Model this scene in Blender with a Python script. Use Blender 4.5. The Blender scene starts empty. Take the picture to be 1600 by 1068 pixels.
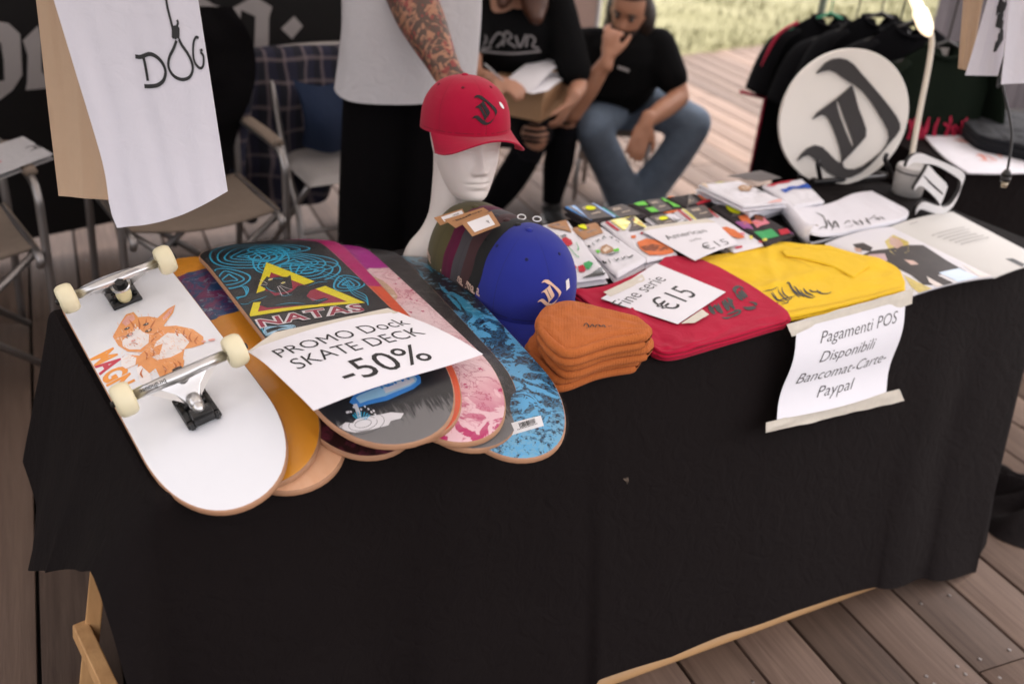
import bpy, bmesh, math, random
from mathutils import Vector, Matrix, noise
from mathutils.geometry import tessellate_polygon
random.seed(7)
S = bpy.context.scene
COL = S.collection
PI = math.pi
def R(a): return math.radians(a)
# ---------------------------------------------------------------- camera
CAM_H = 1.686; PITCH = R(28.10); ROLL = R(5.279); FPX = 1594.6
CF = Vector((0, math.cos(PITCH), -math.sin(PITCH)))
_r = Vector((1, 0, 0)); _u = _r.cross(CF)
CR = _r*math.cos(ROLL) + _u*math.sin(ROLL)
CU = -_r*math.sin(ROLL) + _u*math.cos(ROLL)
CP = Vector((0, 0, CAM_H))
cam = bpy.data.cameras.new("camera"); camo = bpy.data.objects.new("camera", cam); COL.objects.link(camo)
m = Matrix((CR, CU, -CF)).transposed().to_4x4(); m.translation = CP
camo.matrix_world = m
cam.sensor_width = 36; cam.lens = 36*FPX/1600; cam.clip_end = 400; cam.clip_start = .05
cam.dof.use_dof = True; cam.dof.focus_distance = 1.78; cam.dof.aperture_fstop = 2.5
S.camera = camo
# ---------------------------------------------------------------- world, sun, exposure
SUN_EL, SUN_AZ = 64, 55
w = bpy.data.worlds.new("World"); S.world = w; w.use_nodes = True
nt = w.node_tree; bg = nt.nodes['Background']
sky = nt.nodes.new('ShaderNodeTexSky'); sky.sky_type = 'NISHITA'; sky.sun_disc = False
sky.sun_elevation = R(SUN_EL); sky.sun_rotation = R(SUN_AZ); sky.air_density = 1.0; sky.dust_density = 5.0
hs = nt.nodes.new('ShaderNodeHueSaturation'); hs.inputs['Saturation'].default_value = .22
tint = nt.nodes.new('ShaderNodeMix'); tint.data_type = 'RGBA'; tint.blend_type = 'MULTIPLY'; tint.inputs[0].default_value = 1
tint.inputs[7].default_value = (1.0, .935, .92, 1)
nt.links.new(sky.outputs[0], hs.inputs['Color']); nt.links.new(hs.outputs[0], tint.inputs[6]); nt.links.new(tint.outputs[2], bg.inputs['Color'])
bg.inputs['Strength'].default_value = .15
sl = bpy.data.lights.new("sun", 'SUN'); sl.energy = 1.1; sl.angle = R(14); sl.color = (1, .95, .88)
so = bpy.data.objects.new("sun", sl); COL.objects.link(so)
sd = Vector((math.cos(R(SUN_EL))*math.sin(R(SUN_AZ)), math.cos(R(SUN_EL))*math.cos(R(SUN_AZ)), math.sin(R(SUN_EL))))
so.rotation_euler = sd.to_track_quat('Z', 'Y').to_euler(); so.location = (0, 0, 8)
S.view_settings.view_transform = 'Standard'; S.view_settings.look = 'None'; S.view_settings.gamma = 1
S.view_settings.exposure = 2.02
# ---------------------------------------------------------------- frames
def P(x, y, z):                       # photo pixel -> world point at height z
    d = CF*FPX + CR*(x-800) + CU*(534-y)
    return CP + d*((z-CAM_H)/d.z)
def PD(x, y, dep):                    # photo pixel -> world point at a depth
    return CP + (CF + CR*((x-800)/FPX) + CU*((534-y)/FPX))*dep
TH = R(36.26); TA = Vector((-.4905, 1.1604, .75)); TE = Vector((math.cos(TH), math.sin(TH), 0)); TN = Vector((-math.sin(TH), math.cos(TH), 0))
ZUP = Vector((0, 0, 1))
def T(u, v, z=0): return TA + TE*u + TN*v + ZUP*z      # table frame -> world
def toT(p): q = p-TA; return (q.dot(TE), q.dot(TN), q.z)
def PV(x, y, a, b):                   # pixel -> vertical plane through table-frame points a,b
    A_ = T(*a); B_ = T(*b); d_ = (B_-A_); n_ = Vector((d_.y, -d_.x, 0))
    d = CF*FPX + CR*(x-800) + CU*(534-y)
    return CP + d*((A_-CP).dot(n_)/d.dot(n_))
# ---------------------------------------------------------------- materials
MATS = {}
def srgb(c):
    if isinstance(c, str):
        c = [int(c[i:i+2], 16)/255 for i in (0, 2, 4)]
    return tuple((x/12.92 if x <= .04045 else ((x+.055)/1.055)**2.4) for x in c[:3])
class NT:
    def __init__(s, name):
        s.m = bpy.data.materials.new(name); s.m.use_nodes = True; s.t = s.m.node_tree
        s.b = s.t.nodes['Principled BSDF']; s._c = {}
    def n(s, typ, **k):
        x = s.t.nodes.new('ShaderNode'+typ)
        for a, v in k.items():
            if a.startswith('i_'):
                key = a[2:].replace('_', ' ')
                x.inputs[int(key) if key.isdigit() else key].default_value = v
            else: setattr(x, a, v)
        return x
    def l(s, a, b): s.t.links.new(a, b)
    def co(s, kind='Object', scale=(1, 1, 1)):
        k = (kind, tuple(scale))
        if k not in s._c:
            tc = s.n('TexCoord'); mp = s.n('Mapping'); mp.inputs['Scale'].default_value = scale
            s.l(tc.outputs[kind], mp.inputs[0]); s._c[k] = mp.outputs[0]
        return s._c[k]
    def noise(s, sc, det=3, rough=.55, dist=0, co=None):
        x = s.n('TexNoise', i_Scale=sc, i_Detail=det, i_Roughness=rough, i_Distortion=dist); s.l(co or s.co(), x.inputs['Vector']); return x.outputs[0]
    def ramp(s, src, stops, interp='LINEAR'):
        x = s.n('ValToRGB'); x.color_ramp.interpolation = interp
        e = x.color_ramp.elements
        while len(e) < len(stops): e.new(.5)
        for i, (p, c) in enumerate(stops):
            e[i].position = p; e[i].color = (c, c, c, 1) if isinstance(c, (int, float)) else (*c, 1)
        s.l(src, x.inputs[0]); return x.outputs[0]
    def mix(s, fac, a, b, mode='MIX'):
        x = s.n('Mix', data_type='RGBA', blend_type=mode)
        for sock, v in ((0, fac), (6, a), (7, b)):
            if isinstance(v, bpy.types.NodeSocket): s.l(v, x.inputs[sock])
            elif sock == 0: x.inputs[0].default_value = v
            else: x.inputs[sock].default_value = (*v, 1)
        return x.outputs[2]
    def math(s, op, a, b=0):
        x = s.n('Math', operation=op)
        for i, v in ((0, a), (1, b)):
            if isinstance(v, bpy.types.NodeSocket): s.l(v, x.inputs[i])
            else: x.inputs[i].default_value = v
        return x.outputs[0]
    def bump(s, h, strength=.3, dist=.002):
        x = s.n('Bump', i_Strength=strength, i_Distance=dist); s.l(h, x.inputs['Height']); s.l(x.outputs[0], s.b.inputs['Normal'])
    def base(s, v):
        if isinstance(v, bpy.types.NodeSocket): s.l(v, s.b.inputs['Base Color'])
        else: s.b.inputs['Base Color'].default_value = (*v, 1)
    def set(s, **k):
        for a, v in k.items(): s.b.inputs[a.replace('_', ' ')].default_value = v
def simple(name, col, rough=.6, metal=0, var=.08, vs=30, bs=200, bump=.1, coat=0, spec=.5, sheen=0):
    if name in MATS: return MATS[name]
    if isinstance(col, str): col = srgb(col)
    x = NT(name); x.set(Roughness=rough, Metallic=metal)
    x.b.inputs['Specular IOR Level'].default_value = spec
    x.b.inputs['Coat Weight'].default_value = coat; x.b.inputs['Coat Roughness'].default_value = .15
    x.b.inputs['Sheen Weight'].default_value = sheen
    if var: x.base(x.mix(x.noise(vs), tuple(c*(1-var) for c in col), tuple(min(1, c*(1+var)) for c in col)))
    else: x.base(col)
    if bump: x.bump(x.noise(bs, 4), bump)
    MATS[name] = x.m; return x.m
def fabric(name, col, rough=.85, weave=900, wr=.35, sheen=.15, var=.12, spec=.25):
    if name in MATS: return MATS[name]
    if isinstance(col, str): col = srgb(col)
    x = NT(name); x.set(Roughness=rough); x.b.inputs['Specular IOR Level'].default_value = spec
    x.b.inputs['Sheen Weight'].default_value = sheen; x.b.inputs['Sheen Roughness'].default_value = .5
    x.base(x.mix(x.noise(18, 5), tuple(c*(1-var) for c in col), tuple(min(1, c*(1+var)) for c in col)))
    big = x.noise(22, 4, .5, 1.2); wv = x.noise(weave, 2)
    x.bump(x.math('ADD', x.math('MULTIPLY', big, 1.0), x.math('MULTIPLY', wv, .12)), wr, .006)
    MATS[name] = x.m; return x.m
# ---------------------------------------------------------------- object helpers
def tag(o, label=None, cat=None, group=None, kind=None):
    if label: o['label'] = label
    if cat: o['category'] = cat
    if group: o['group'] = group
    if kind: o['kind'] = kind
    return o
def thing(name, label, cat, loc=(0, 0, 0), rz=0, group=None):
    o = bpy.data.objects.new(name, None); COL.objects.link(o); o.location = loc; o.rotation_euler = (0, 0, rz); o.empty_display_size = .05
    return tag(o, label, cat, group)
def aslist(m): return m if isinstance(m, (list, tuple)) else [m]
def mesh(name, vs, fs, mats, parent=None, smooth=True, mi=None, world=False):
    """world=True: verts given in world space; the object origin is the parent's (or the bottom centre)"""
    org = Vector((0, 0, 0)); inv = None
    if world:
        if parent is not None:
            mw = parent_matrix(parent); inv = mw.inverted()
            vs = [inv @ Vector(v) for v in vs]
        else:
            n_ = len(vs); org = Vector((sum(v[0] for v in vs)/n_, sum(v[1] for v in vs)/n_, min(v[2] for v in vs)))
            vs = [Vector(v)-org for v in vs]
    me = bpy.data.meshes.new(name); me.from_pydata([tuple(v) for v in vs], [], fs)
    for m_ in aslist(mats): me.materials.append(m_)
    if mi: me.polygons.foreach_set('material_index', mi)
    if smooth: me.polygons.foreach_set('use_smooth', [True]*len(me.polygons))
    me.update()
    o = bpy.data.objects.new(name, me); COL.objects.link(o)
    if parent is not None: o.parent = parent
    else: o.location = org
    return o
def parent_matrix(o):
    m_ = o.matrix_basis.copy()
    while o.parent: o = o.parent; m_ = o.matrix_basis @ m_
    return m_
def fixn(o):
    bm = bmesh.new(); bm.from_mesh(o.data); bmesh.ops.recalc_face_normals(bm, faces=bm.faces); bm.to_mesh(o.data); bm.free(); return o
class MB:
    def __init__(s): s.v = []; s.f = []; s.mi = []; s.m = 0
    def add(s, vs, fs, M=None):
        b = len(s.v)
        s.v += [(M @ Vector(v)) if M else Vector(v) for v in vs]
        s.f += [tuple(b+i for i in f) for f in fs]; s.mi += [s.m]*len(fs); return s
    def box(s, c, d, rz=0, bev=0, M=None, rot=None):
        bm = bmesh.new(); bmesh.ops.create_cube(bm, size=1)
        for v in bm.verts: v.co = Vector((v.co.x*d[0], v.co.y*d[1], v.co.z*d[2]))
        if bev: bmesh.ops.bevel(bm, geom=bm.edges[:], offset=bev, segments=2, affect='EDGES', profile=.5)
        mt = Matrix.Translation(Vector(c)) @ (rot if rot else Matrix.Rotation(rz, 4, 'Z'))
        if M: mt = M @ mt
        bm.verts.index_update()
        s.add([mt @ v.co for v in bm.verts], [[v.index for v in f.verts] for f in bm.faces]); bm.free(); return s
    def tube(s, pts, r, n=10, cap=True, M=None, flat=1):
        pts = [Vector(p) for p in pts]
        rs = r if isinstance(r, (list, tuple)) else [r]*len(pts)
        vs = []; fs = []; up = None
        for i, p in enumerate(pts):
            t = (pts[min(i+1, len(pts)-1)]-pts[max(i-1, 0)]).normalized()
            if up is None: up = Vector((0, 0, 1)) if abs(t.z) < .9 else Vector((1, 0, 0))
            a = t.cross(up); a = a.normalized() if a.length > 1e-6 else t.orthogonal().normalized(); b = a.cross(t).normalized(); up = b
            for k in range(n):
                q = 2*PI*k/n; vs.append(p+a*math.cos(q)*rs[i]+b*math.sin(q)*rs[i]*flat)
        for i in range(len(pts)-1):
            for k in range(n): fs.append((i*n+k, i*n+(k+1) % n, (i+1)*n+(k+1) % n, (i+1)*n+k))
        if cap: fs.append(tuple(range(n))[::-1]); fs.append(tuple((len(pts)-1)*n+k for k in range(n)))
        return s.add(vs, fs, M)
    def lathe(s, prof, n=32, M=None, closed=False):
        vs = []; fs = []
        for r, z in prof:
            for k in range(n): vs.append((r*math.cos(2*PI*k/n), r*math.sin(2*PI*k/n), z))
        m_ = len(prof)
        for i in range(m_ if closed else m_-1):
            for k in range(n): fs.append((i*n+k, i*n+(k+1) % n, ((i+1) % m_)*n+(k+1) % n, ((i+1) % m_)*n+k))
        if not closed: fs.append(tuple(range(n))[::-1]); fs.append(tuple((m_-1)*n+k for k in range(n)))
        return s.add(vs, fs, M)
    def ell(s, c, r, M=None, n=16, rot=None):
        vs = []; fs = []; m_ = n//2+1
        for i in range(1, m_):
            a = PI*i/m_
            for k in range(n): vs.append((math.sin(a)*math.cos(2*PI*k/n), math.sin(a)*math.sin(2*PI*k/n), math.cos(a)))
        vs += [(0, 0, 1), (0, 0, -1)]
        for i in range(m_-2):
            for k in range(n): fs.append((i*n+k, (i+1)*n+k, (i+1)*n+(k+1) % n, i*n+(k+1) % n))
        q = (m_-1)*n
        for k in range(n): fs.append((q, k, (k+1) % n)); fs.append((q+1, (m_-2)*n+(k+1) % n, (m_-2)*n+k))
        rr = r if isinstance(r, (tuple, list)) else (r, r, r)
        mt = Matrix.Translation(Vector(c)) @ (rot or Matrix()) @ Matrix.Diagonal((*rr, 1))
        if M: mt = M @ mt
        return s.add(vs, fs, mt)
    def grid(s, fn, nu, nv, M=None, flip=False):
        vs = [fn(i/nu, j/nv) for j in range(nv+1) for i in range(nu+1)]
        fs = []
        for j in range(nv):
            for i in range(nu):
                a = j*(nu+1)+i; f = (a, a+1, a+nu+2, a+nu+1); fs.append(f[::-1] if flip else f)
        return s.add(vs, fs, M)
    def prism(s, pts, z0, z1, M=None, holes=()):
        loops = [list(pts)]+[list(h) for h in holes]; tri = tessellate_polygon([[Vector((*p, 0)) for p in l_] for l_ in loops])
        fl = [p for l_ in loops for p in l_]; n = len(fl)
        vs = [(p[0], p[1], z1) for p in fl]+[(p[0], p[1], z0) for p in fl]
        fs = []
        for t in tri:
            a, b, c = [Vector(fl[i]) for i in t]
            if (b-a).cross(c-a) < 0: t = (t[0], t[2], t[1])
            fs.append(tuple(t)); fs.append((t[2]+n, t[1]+n, t[0]+n))
        o = 0
        for l_ in loops:
            k = len(l_)
            for i in range(k): a, b = o+i, o+(i+1) % k; fs.append((a, a+n, b+n, b))
            o += k
        return s.add(vs, fs, M)
    def build(s, name, mats, parent=None, smooth=True, world=False, fix=False):
        o = mesh(name, s.v, s.f, mats, parent, smooth, s.mi if len(aslist(mats)) > 1 else None, world)
        if fix: fixn(o)
        return o
def sharp(o, ang=40):
    me = o.data
    try: me.set_sharp_from_angle(angle=R(ang))
    except Exception: pass
    return o
def cr(pts, n=6, closed=False):       # catmull-rom
    pts = [Vector(p) for p in pts]; out = []; N = len(pts)
    for i in range(N if closed else N-1):
        if closed: a, b, c, d = pts[(i-1) % N], pts[i], pts[(i+1) % N], pts[(i+2) % N]
        else: a, b, c, d = pts[max(i-1, 0)], pts[i], pts[i+1], pts[min(i+2, N-1)]
        for k in range(n):
            t = k/n; out.append(.5*((2*b)+(c-a)*t+(2*a-5*b+4*c-d)*t*t+(3*b-a-3*c+d)*t**3))
    if not closed: out.append(pts[-1])
    return out
# flat print: 2D shapes cut by a grid and laid on a surface function
def text2d(txt, size=1, shear=0, bold=0, space=1, align='LEFT'):
    c = bpy.data.curves.new('t', 'FONT'); c.body = txt; c.size = 1; c.shear = shear; c.offset = bold; c.space_character = space; c.align_x = align; c.resolution_u = 3
    o = bpy.data.objects.new('t', c); COL.objects.link(o)
    dg = bpy.context.evaluated_depsgraph_get(); ev = o.evaluated_get(dg); me = ev.to_mesh()
    vs = [(v.co.x*size, v.co.y*size) for v in me.vertices]; fs = [tuple(p.vertices) for p in me.polygons]
    ev.to_mesh_clear(); bpy.data.objects.remove(o); bpy.data.curves.remove(c)
    return vs, fs
class Print:
    def __init__(s): s.b = []
    def shape(s, vs, fs, m=0, xf=None):
        if xf: vs = [xf(*v) for v in vs]
        s.b.append((vs, fs, m)); return s
    def poly(s, pts, m=0, holes=(), xf=None):
        loops = [list(pts)]+[list(h) for h in holes]
        tri = tessellate_polygon([[Vector((p[0], p[1], 0)) for p in l_] for l_ in loops])
        return s.shape([(p[0], p[1]) for l_ in loops for p in l_], [tuple(t) for t in tri], m, xf)
    def stroke(s, pts, w, m=0, sm=0, closed=False, xf=None, taper=False):
        pts = [Vector((p[0], p[1])) for p in pts]
        if sm:
            q = cr([(p.x, p.y, 0) for p in pts], sm, closed); pts = [Vector((p.x, p.y)) for p in q]
        if closed: pts = pts+[pts[0]]
        vs = []; N = len(pts)
        for i, p in enumerate(pts):
            d = pts[min(i+1, N-1)]-pts[max(i-1, 0)]
            if closed and i in (0, N-1): d = pts[1]-pts[N-2]
            if d.length < 1e-9: d = Vector((1, 0))
            d.normalize(); ww = w*(.5 if not taper else .5*max(.15, math.sin(PI*(i+.3)/(N))))
            vs += [(p.x-d.y*ww, p.y+d.x*ww), (p.x+d.y*ww, p.y-d.x*ww)]
        return s.shape(vs, [(2*i, 2*i+1, 2*i+3, 2*i+2) for i in range(N-1)], m, xf)
    def text(s, txt, x, y, size, m=0, rot=0, shear=0, bold=0, space=1, sx=1, align='LEFT'):
        vs, fs = text2d(txt, size, shear, bold, space, align); c, n = math.cos(rot), math.sin(rot)
        return s.shape([(x+(a*sx)*c-b*n, y+(a*sx)*n+b*c) for a, b in vs], fs, m)
    def ell(s, x, y, rx, ry, m=0, n=20, rot=0):
        c, q = math.cos(rot), math.sin(rot)
        return s.poly([(x+rx*math.cos(2*PI*k/n)*c-ry*math.sin(2*PI*k/n)*q, y+rx*math.cos(2*PI*k/n)*q+ry*math.sin(2*PI*k/n)*c) for k in range(n)], m)
    def build(s, name, mats, fmap, parent=None, step=.012, off=.0004, dz=.00002, world=True):
        bm = bmesh.new(); allv = []; ly = bm.faces.layers.int.new('o')
        for si, (vs, fs, m_) in enumerate(s.b):
            bv = [bm.verts.new((v[0], v[1], 0)) for v in vs]; allv += vs
            for f in fs:
                try: q = bm.faces.new([bv[i] for i in f]); q.material_index = m_; q[ly] = si
                except ValueError: pass
        lay = {}
        if step:
            for ax in (0, 1):
                lo = min(v[ax] for v in allv); hi = max(v[ax] for v in allv); k = math.floor(lo/step)+1
                while k*step < hi:
                    co = [0, 0, 0]; co[ax] = k*step; no = [0, 0, 0]; no[ax] = 1
                    bmesh.ops.bisect_plane(bm, geom=bm.verts[:]+bm.edges[:]+bm.faces[:], plane_co=co, plane_no=no); k += 1
        for v in bm.verts:
            q = v.link_faces[0][ly] if v.link_faces else 0
            v.co = fmap(v.co.x, v.co.y, off+dz*q)
        bm.verts.index_update()
        vs = [v.co.copy() for v in bm.verts]; fs = [tuple(v.index for v in f.verts) for f in bm.faces]; mi = [f.material_index for f in bm.faces]; bm.free()
        return mesh(name, vs, fs, mats, parent, False, mi, world)
def patch(c00, c10, c11, c01, bend=None):      # bilinear quad in world space, s along c00->c10, t along c00->c01
    c00, c10, c11, c01 = map(Vector, (c00, c10, c11, c01))
    n = (c10-c00).cross(c01-c00); n.normalize()
    if n.z < 0 and abs(n.z) > .3: n = -n
    def F(s, t, off=0):
        p = c00*(1-s)*(1-t)+c10*s*(1-t)+c11*s*t+c01*(1-s)*t
        if bend: p = p+Vector(bend(s, t))
        return p+n*off
    F.n = n
    return F
def nz(x, y, z=0, s=1.0): return noise.noise(Vector((x*s, y*s, z)))
def sheet(name, F, mats, parent=None, nu=24, nv=18, th=.0005, world=True):
    b = MB(); b.grid(lambda s, t: F(s, t, 0), nu, nv); b.grid(lambda s, t: F(s, t, -th), nu, nv, flip=True)
    return b.build(name, mats, parent, True, world)
# ================================================================ SETTING
PD_ = Vector((math.sin(R(-25.35)), math.cos(R(-25.35)), 0)); PQ_ = Vector((PD_.y, -PD_.x, 0))
def wood_mat(name, dark, light, gs=(30, 1.6, 30), rough=.65, rnd=.5, bump=.35):
    x = NT(name); oi = x.n('ObjectInfo')
    off = x.n('VectorMath', operation='ADD'); x.l(x.co('Object', gs), off.inputs[0])
    sc = x.n('VectorMath', operation='SCALE'); x.l(oi.outputs['Location'], sc.inputs[0]); sc.inputs['Scale'].default_value = 7.3; x.l(sc.outputs[0], off.inputs[1])
    g = x.noise(2.2, 6, .6, .6, off.outputs[0]); big = x.noise(.25, 3, .5, .4, off.outputs[0])
    c = x.mix(x.ramp(g, [(.3, 0), (.72, 1)]), dark, light)
    c = x.mix(x.ramp(big, [(.35, .0), (.7, .45)]), c, tuple(a*1.35 for a in light))
    k = x.math('ADD', x.math('MULTIPLY', oi.outputs['Random'], rnd), 1-rnd/2)
    hv = x.n('HueSaturation'); x.l(c, hv.inputs['Color']); x.l(k, hv.inputs['Value'])
    x.base(hv.outputs[0]); x.set(Roughness=rough); x.b.inputs['Specular IOR Level'].default_value = .3
    fg = x.noise(6, 5, .6, .3, off.outputs[0]); x.bump(fg, bump, .003)
    return x.m
M_deckw = wood_mat('weathered_deck_wood', (.062, .038, .028), (.132, .089, .066), rnd=.62)
M_under = simple('deck_substructure', (.02, .016, .014), .9)
M_screw = simple('screw_steel', (.22, .2, .19), .35, 1, 0, bump=0)
deck = mesh('deck_floor', [(-9, -5, -.06), (12, -5, -.06), (12, 16, -.06), (-9, 16, -.06)], [(0, 1, 2, 3)], M_under, None, False)
tag(deck, kind='structure')
PW = .1638
def plank_mesh(L):
    b = MB(); b.box((0, 0, -.0125), (PW-.009, L-.004, .025), bev=.0022); return b
pm = {}
k = 0
for i in range(-25, 39):
    q = 1.128+PW*(i+.5)
    off = ((i*37) % 7)*.37 + (.5 if i % 2 else 0)
    # visible stretch only
    lo, hi = -.6, 9.6
    y = lo-((i*1.31) % 2.6) if i != 4 else 1.105-2.6
    while y < hi:
        L = 2.6; c = PQ_*q+PD_*(y+L/2); y += L
        d = (c-CP); dep = d.dot(CF)
        if dep < .4: continue
        px = 800+FPX*d.dot(CR)/dep; py = 534-FPX*d.dot(CU)/dep
        if px < -1100 or px > 2900 or (py > 2300) or py < -330: continue
        if (c-(Vector((1.252, 8.248, 0)))).dot(Vector((-.672, .741, 0))) > 1.2: continue
        if 'me' not in pm:
            o = sharp(plank_mesh(L).build('plank', M_deckw, deck, False)); pm['me'] = o.data
        else:
            o = bpy.data.objects.new('plank', pm['me']); COL.objects.link(o); o.parent = deck
        o.location = c+ZUP*(.0015*math.sin(i*3.1+y)); o.rotation_euler = (0, 0, R(25.35)); k += 1
print('planks', k)
b = MB()
for i in range(-8, 14):
    q0 = 1.128+PW*(i+.5)
    for jy in ([1.105+.03, 1.105-.03] if i in (3, 4) else [])+[(-.05+(i*.77) % .6)+.65*k_ for k_ in range(12)]:
        for s in (-.047, .047):
            c = PQ_*(q0+s)+PD_*jy
            b.lathe([(.0045, -.001), (.0045, .0006), (.003, .0012), (.0012, .0002)], 8, Matrix.Translation((c.x, c.y, .0012)))
o = b.build('screw', M_screw, deck); tag(o, kind='stuff')
# grass beyond the deck
x = NT('grass_ground'); x.base(x.mix(x.ramp(x.noise(1.1, 5, .6), [(.35, 0), (.7, 1)]), (.115, .11, .045), (.20, .19, .105))); x.set(Roughness=.95); x.bump(x.noise(30, 4), .6, .03); M_gg = x.m
g0 = Vector((1.252, 8.248, 0)); gd = Vector((.741, .672, 0)).normalized(); gn = Vector((-.672, .741, 0)).normalized()
b = MB()
def gf(s, t):
    p = g0+gd*(s*90-45)+gn*(t**2*90); h = .03+.05*nz(p.x, p.y, 0, .7)
    return p+ZUP*(h if t > 0 else -.06)
b.grid(gf, 60, 40); o = b.build('grass_ground', M_gg, None); tag(o, kind='structure')
x = NT('grass_blade'); oi = x.n('ObjectInfo'); x.base(x.mix(x.ramp(x.noise(.9, 4), [(.35, 0), (.65, 1)]), (.145, .142, .06), (.25, .24, .14))); x.set(Roughness=.8); M_gb = x.m
b = MB(); rg = random.Random(3)
for i in range(15000):
    p = g0+gd*rg.uniform(-3.5, 7)+gn*(rg.random()**1.6*9+.02); p.z = .02+.05*nz(p.x, p.y, 0, .7)
    a = rg.uniform(0, 2*PI); h = rg.uniform(.03, .09)*(1+.5*nz(p.x, p.y, 3, 1.5)); wv = Vector((math.cos(a), math.sin(a), 0))*rg.uniform(.006, .014); ln = Vector((rg.uniform(-.04, .04), rg.uniform(-.04, .04), h))
    b.add([p-wv, p+wv, p+ln], [(0, 1, 2)])
o = b.build('grass', M_gb, None, False); tag(o, kind='stuff', label='dry yellowish green lawn beyond the wooden deck', cat='grass')
# gazebo: canopy roof that shades the stall (its posts stand outside the picture)
M_roof = fabric('canopy_fabric', (.45, .43, .42)); M_alu = simple('brushed_aluminium', (.62, .6, .58), .32, 1, .1, bump=.05)
M_blackm = simple('black_metal', (.02, .02, .02), .4, .6, 0)
_t = M_roof.node_tree; _tr = _t.nodes.new('ShaderNodeBsdfTranslucent'); _tr.inputs[0].default_value = (.85, .80, .76, 1); _mx = _t.nodes.new('ShaderNodeMixShader'); _mx.inputs[0].default_value = .22
_t.links.new(_t.nodes['Principled BSDF'].outputs[0], _mx.inputs[1]); _t.links.new(_tr.outputs[0], _mx.inputs[2]); _t.links.new(_mx.outputs[0], _t.nodes['Material Output'].inputs['Surface'])
gz = thing('market_gazebo', 'grey fabric canopy over the whole market stall', 'gazebo', T(1.2, 1.0, -.75), TH)
U0, U1, V0, V1 = -2.6, 2.15, -2.3, 2.15  # roof reach stretched towards the camera to deepen the shade underneath
b = MB()
pk = (0, 0, 3.1); OH = .75; ro_ = [(U0, V0, 2.35), (U1+OH, V0, 2.35), (U1+OH, V1, 2.35), (U0, V1, 2.35)]; cs = [(U0, V0, 2.35), (U1, V0, 2.35), (U1, V1, 2.35), (U0, V1, 2.35)]  # extra overhang beyond the right posts, added to keep sun off the side table
for i in range(4):
    a, c = Vector(ro_[i]), Vector(ro_[(i+1) % 4]); b.add([a, c, pk], [(0, 1, 2)])
    b.add([a, c, c-ZUP*.22, a-ZUP*.22], [(0, 1, 2, 3)])
b.build('canopy', M_roof, gz, False)
for (u, v, z) in cs:
    b = MB(); b.box((u, v, 1.17), (.035, .035, 2.34), bev=.004); b.build('post', M_alu, gz, False)
b = MB(); b.tube([(U0, -.62, 2.02), (U1, -.75, 2.02)], .012); b.build('hanging_rail', M_alu, gz)
for u in (U0, U1):
    b = MB(); b.tube([(u, V0, 2.25), (u, V1, 2.25)], .012); b.tube([(u, -.68, 2.02), (u, -.68, 2.26)], .01); b.build('side_rail', M_alu, gz)
# black banner with blackletter lettering
M_ban = fabric('banner_vinyl', (.006, .005, .005), .55, 300, .15, 0)
M_banl = simple('banner_print', (.30, .275, .27), .6, var=.04)
BV = 2.66; BZ0 = -.645
bn = thing('banner', 'black banner at the back of the stall with large grey blackletter lettering', 'banner', T(-.2, BV, -.62), TH)
def banF(u, z, off=0): return T(u, BV-off+.02*math.sin(u*3.1)*(.6-z*.2), z)
b = MB(); b.grid(lambda s, t: banF(-2.3+4.35*s, BZ0+1.95*t+.04*math.sin(s*9), 0), 60, 24); b.grid(lambda s, t: banF(-2.3+4.35*s, BZ0+1.95*t+.04*math.sin(s*9), -.003), 60, 24, flip=True)
b.build('banner_cloth', M_ban, bn, True, True)
def ban2(px, py):
    p = toT(PV(px, py, (0, BV, 0), (2, BV, 0))); return (p[0], p[2])
pr = Print()
def Z5(l): return [ban2(x_/2.963, y_/2.963) for x_, y_ in l]   # traced from the photograph, 3x enlargement
pr.poly(Z5([(1175, -20), (1255, 30), (1240, 80), (1238, 230), (1285, 250), (1225, 305), (1190, 280), (1140, 325), (1040, 290), (1028, 150), (1048, 50)]), 0, [Z5([(1112, 45), (1178, 75), (1172, 235), (1135, 220), (1102, 235)])])
pr.poly(Z5([(1355, 72), (1395, 118), (1345, 178), (1295, 130)]))
pr.poly(Z5([(910, -30), (985, 20), (1045, 40), (1025, 110), (1022, 250), (1035, 275), (985, 290), (940, 300), (942, 120)]), 0)
pr.poly(Z5([(860, -40), (940, 0), (942, 60), (870, 40)]), 0)
pr.poly(Z5([(-40, 95), (40, 110), (95, 160), (105, 350), (60, 420), (0, 465), (-40, 480), (-40, 380), (22, 375), (18, 280), (5, 200), (-40, 180)]))
pr.poly(Z5([(180, 120), (108, 190), (130, 260), (128, 380), (120, 420), (240, 410), (225, 380), (195, 330), (192, 180)]))
pr.poly(Z5([(260, 120), (420, 60), (560, 140), (560, 360), (420, 440), (250, 420), (330, 360), (330, 160)]), 0, [Z5([(400, 160), (480, 190), (480, 330), (400, 350)])])
for one in pr.b:
    q = Print(); q.b = [one]; q.build('letter', M_banl, lambda x_, y_, o_: banF(x_, y_, .004+o_), bn, .1)

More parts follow.
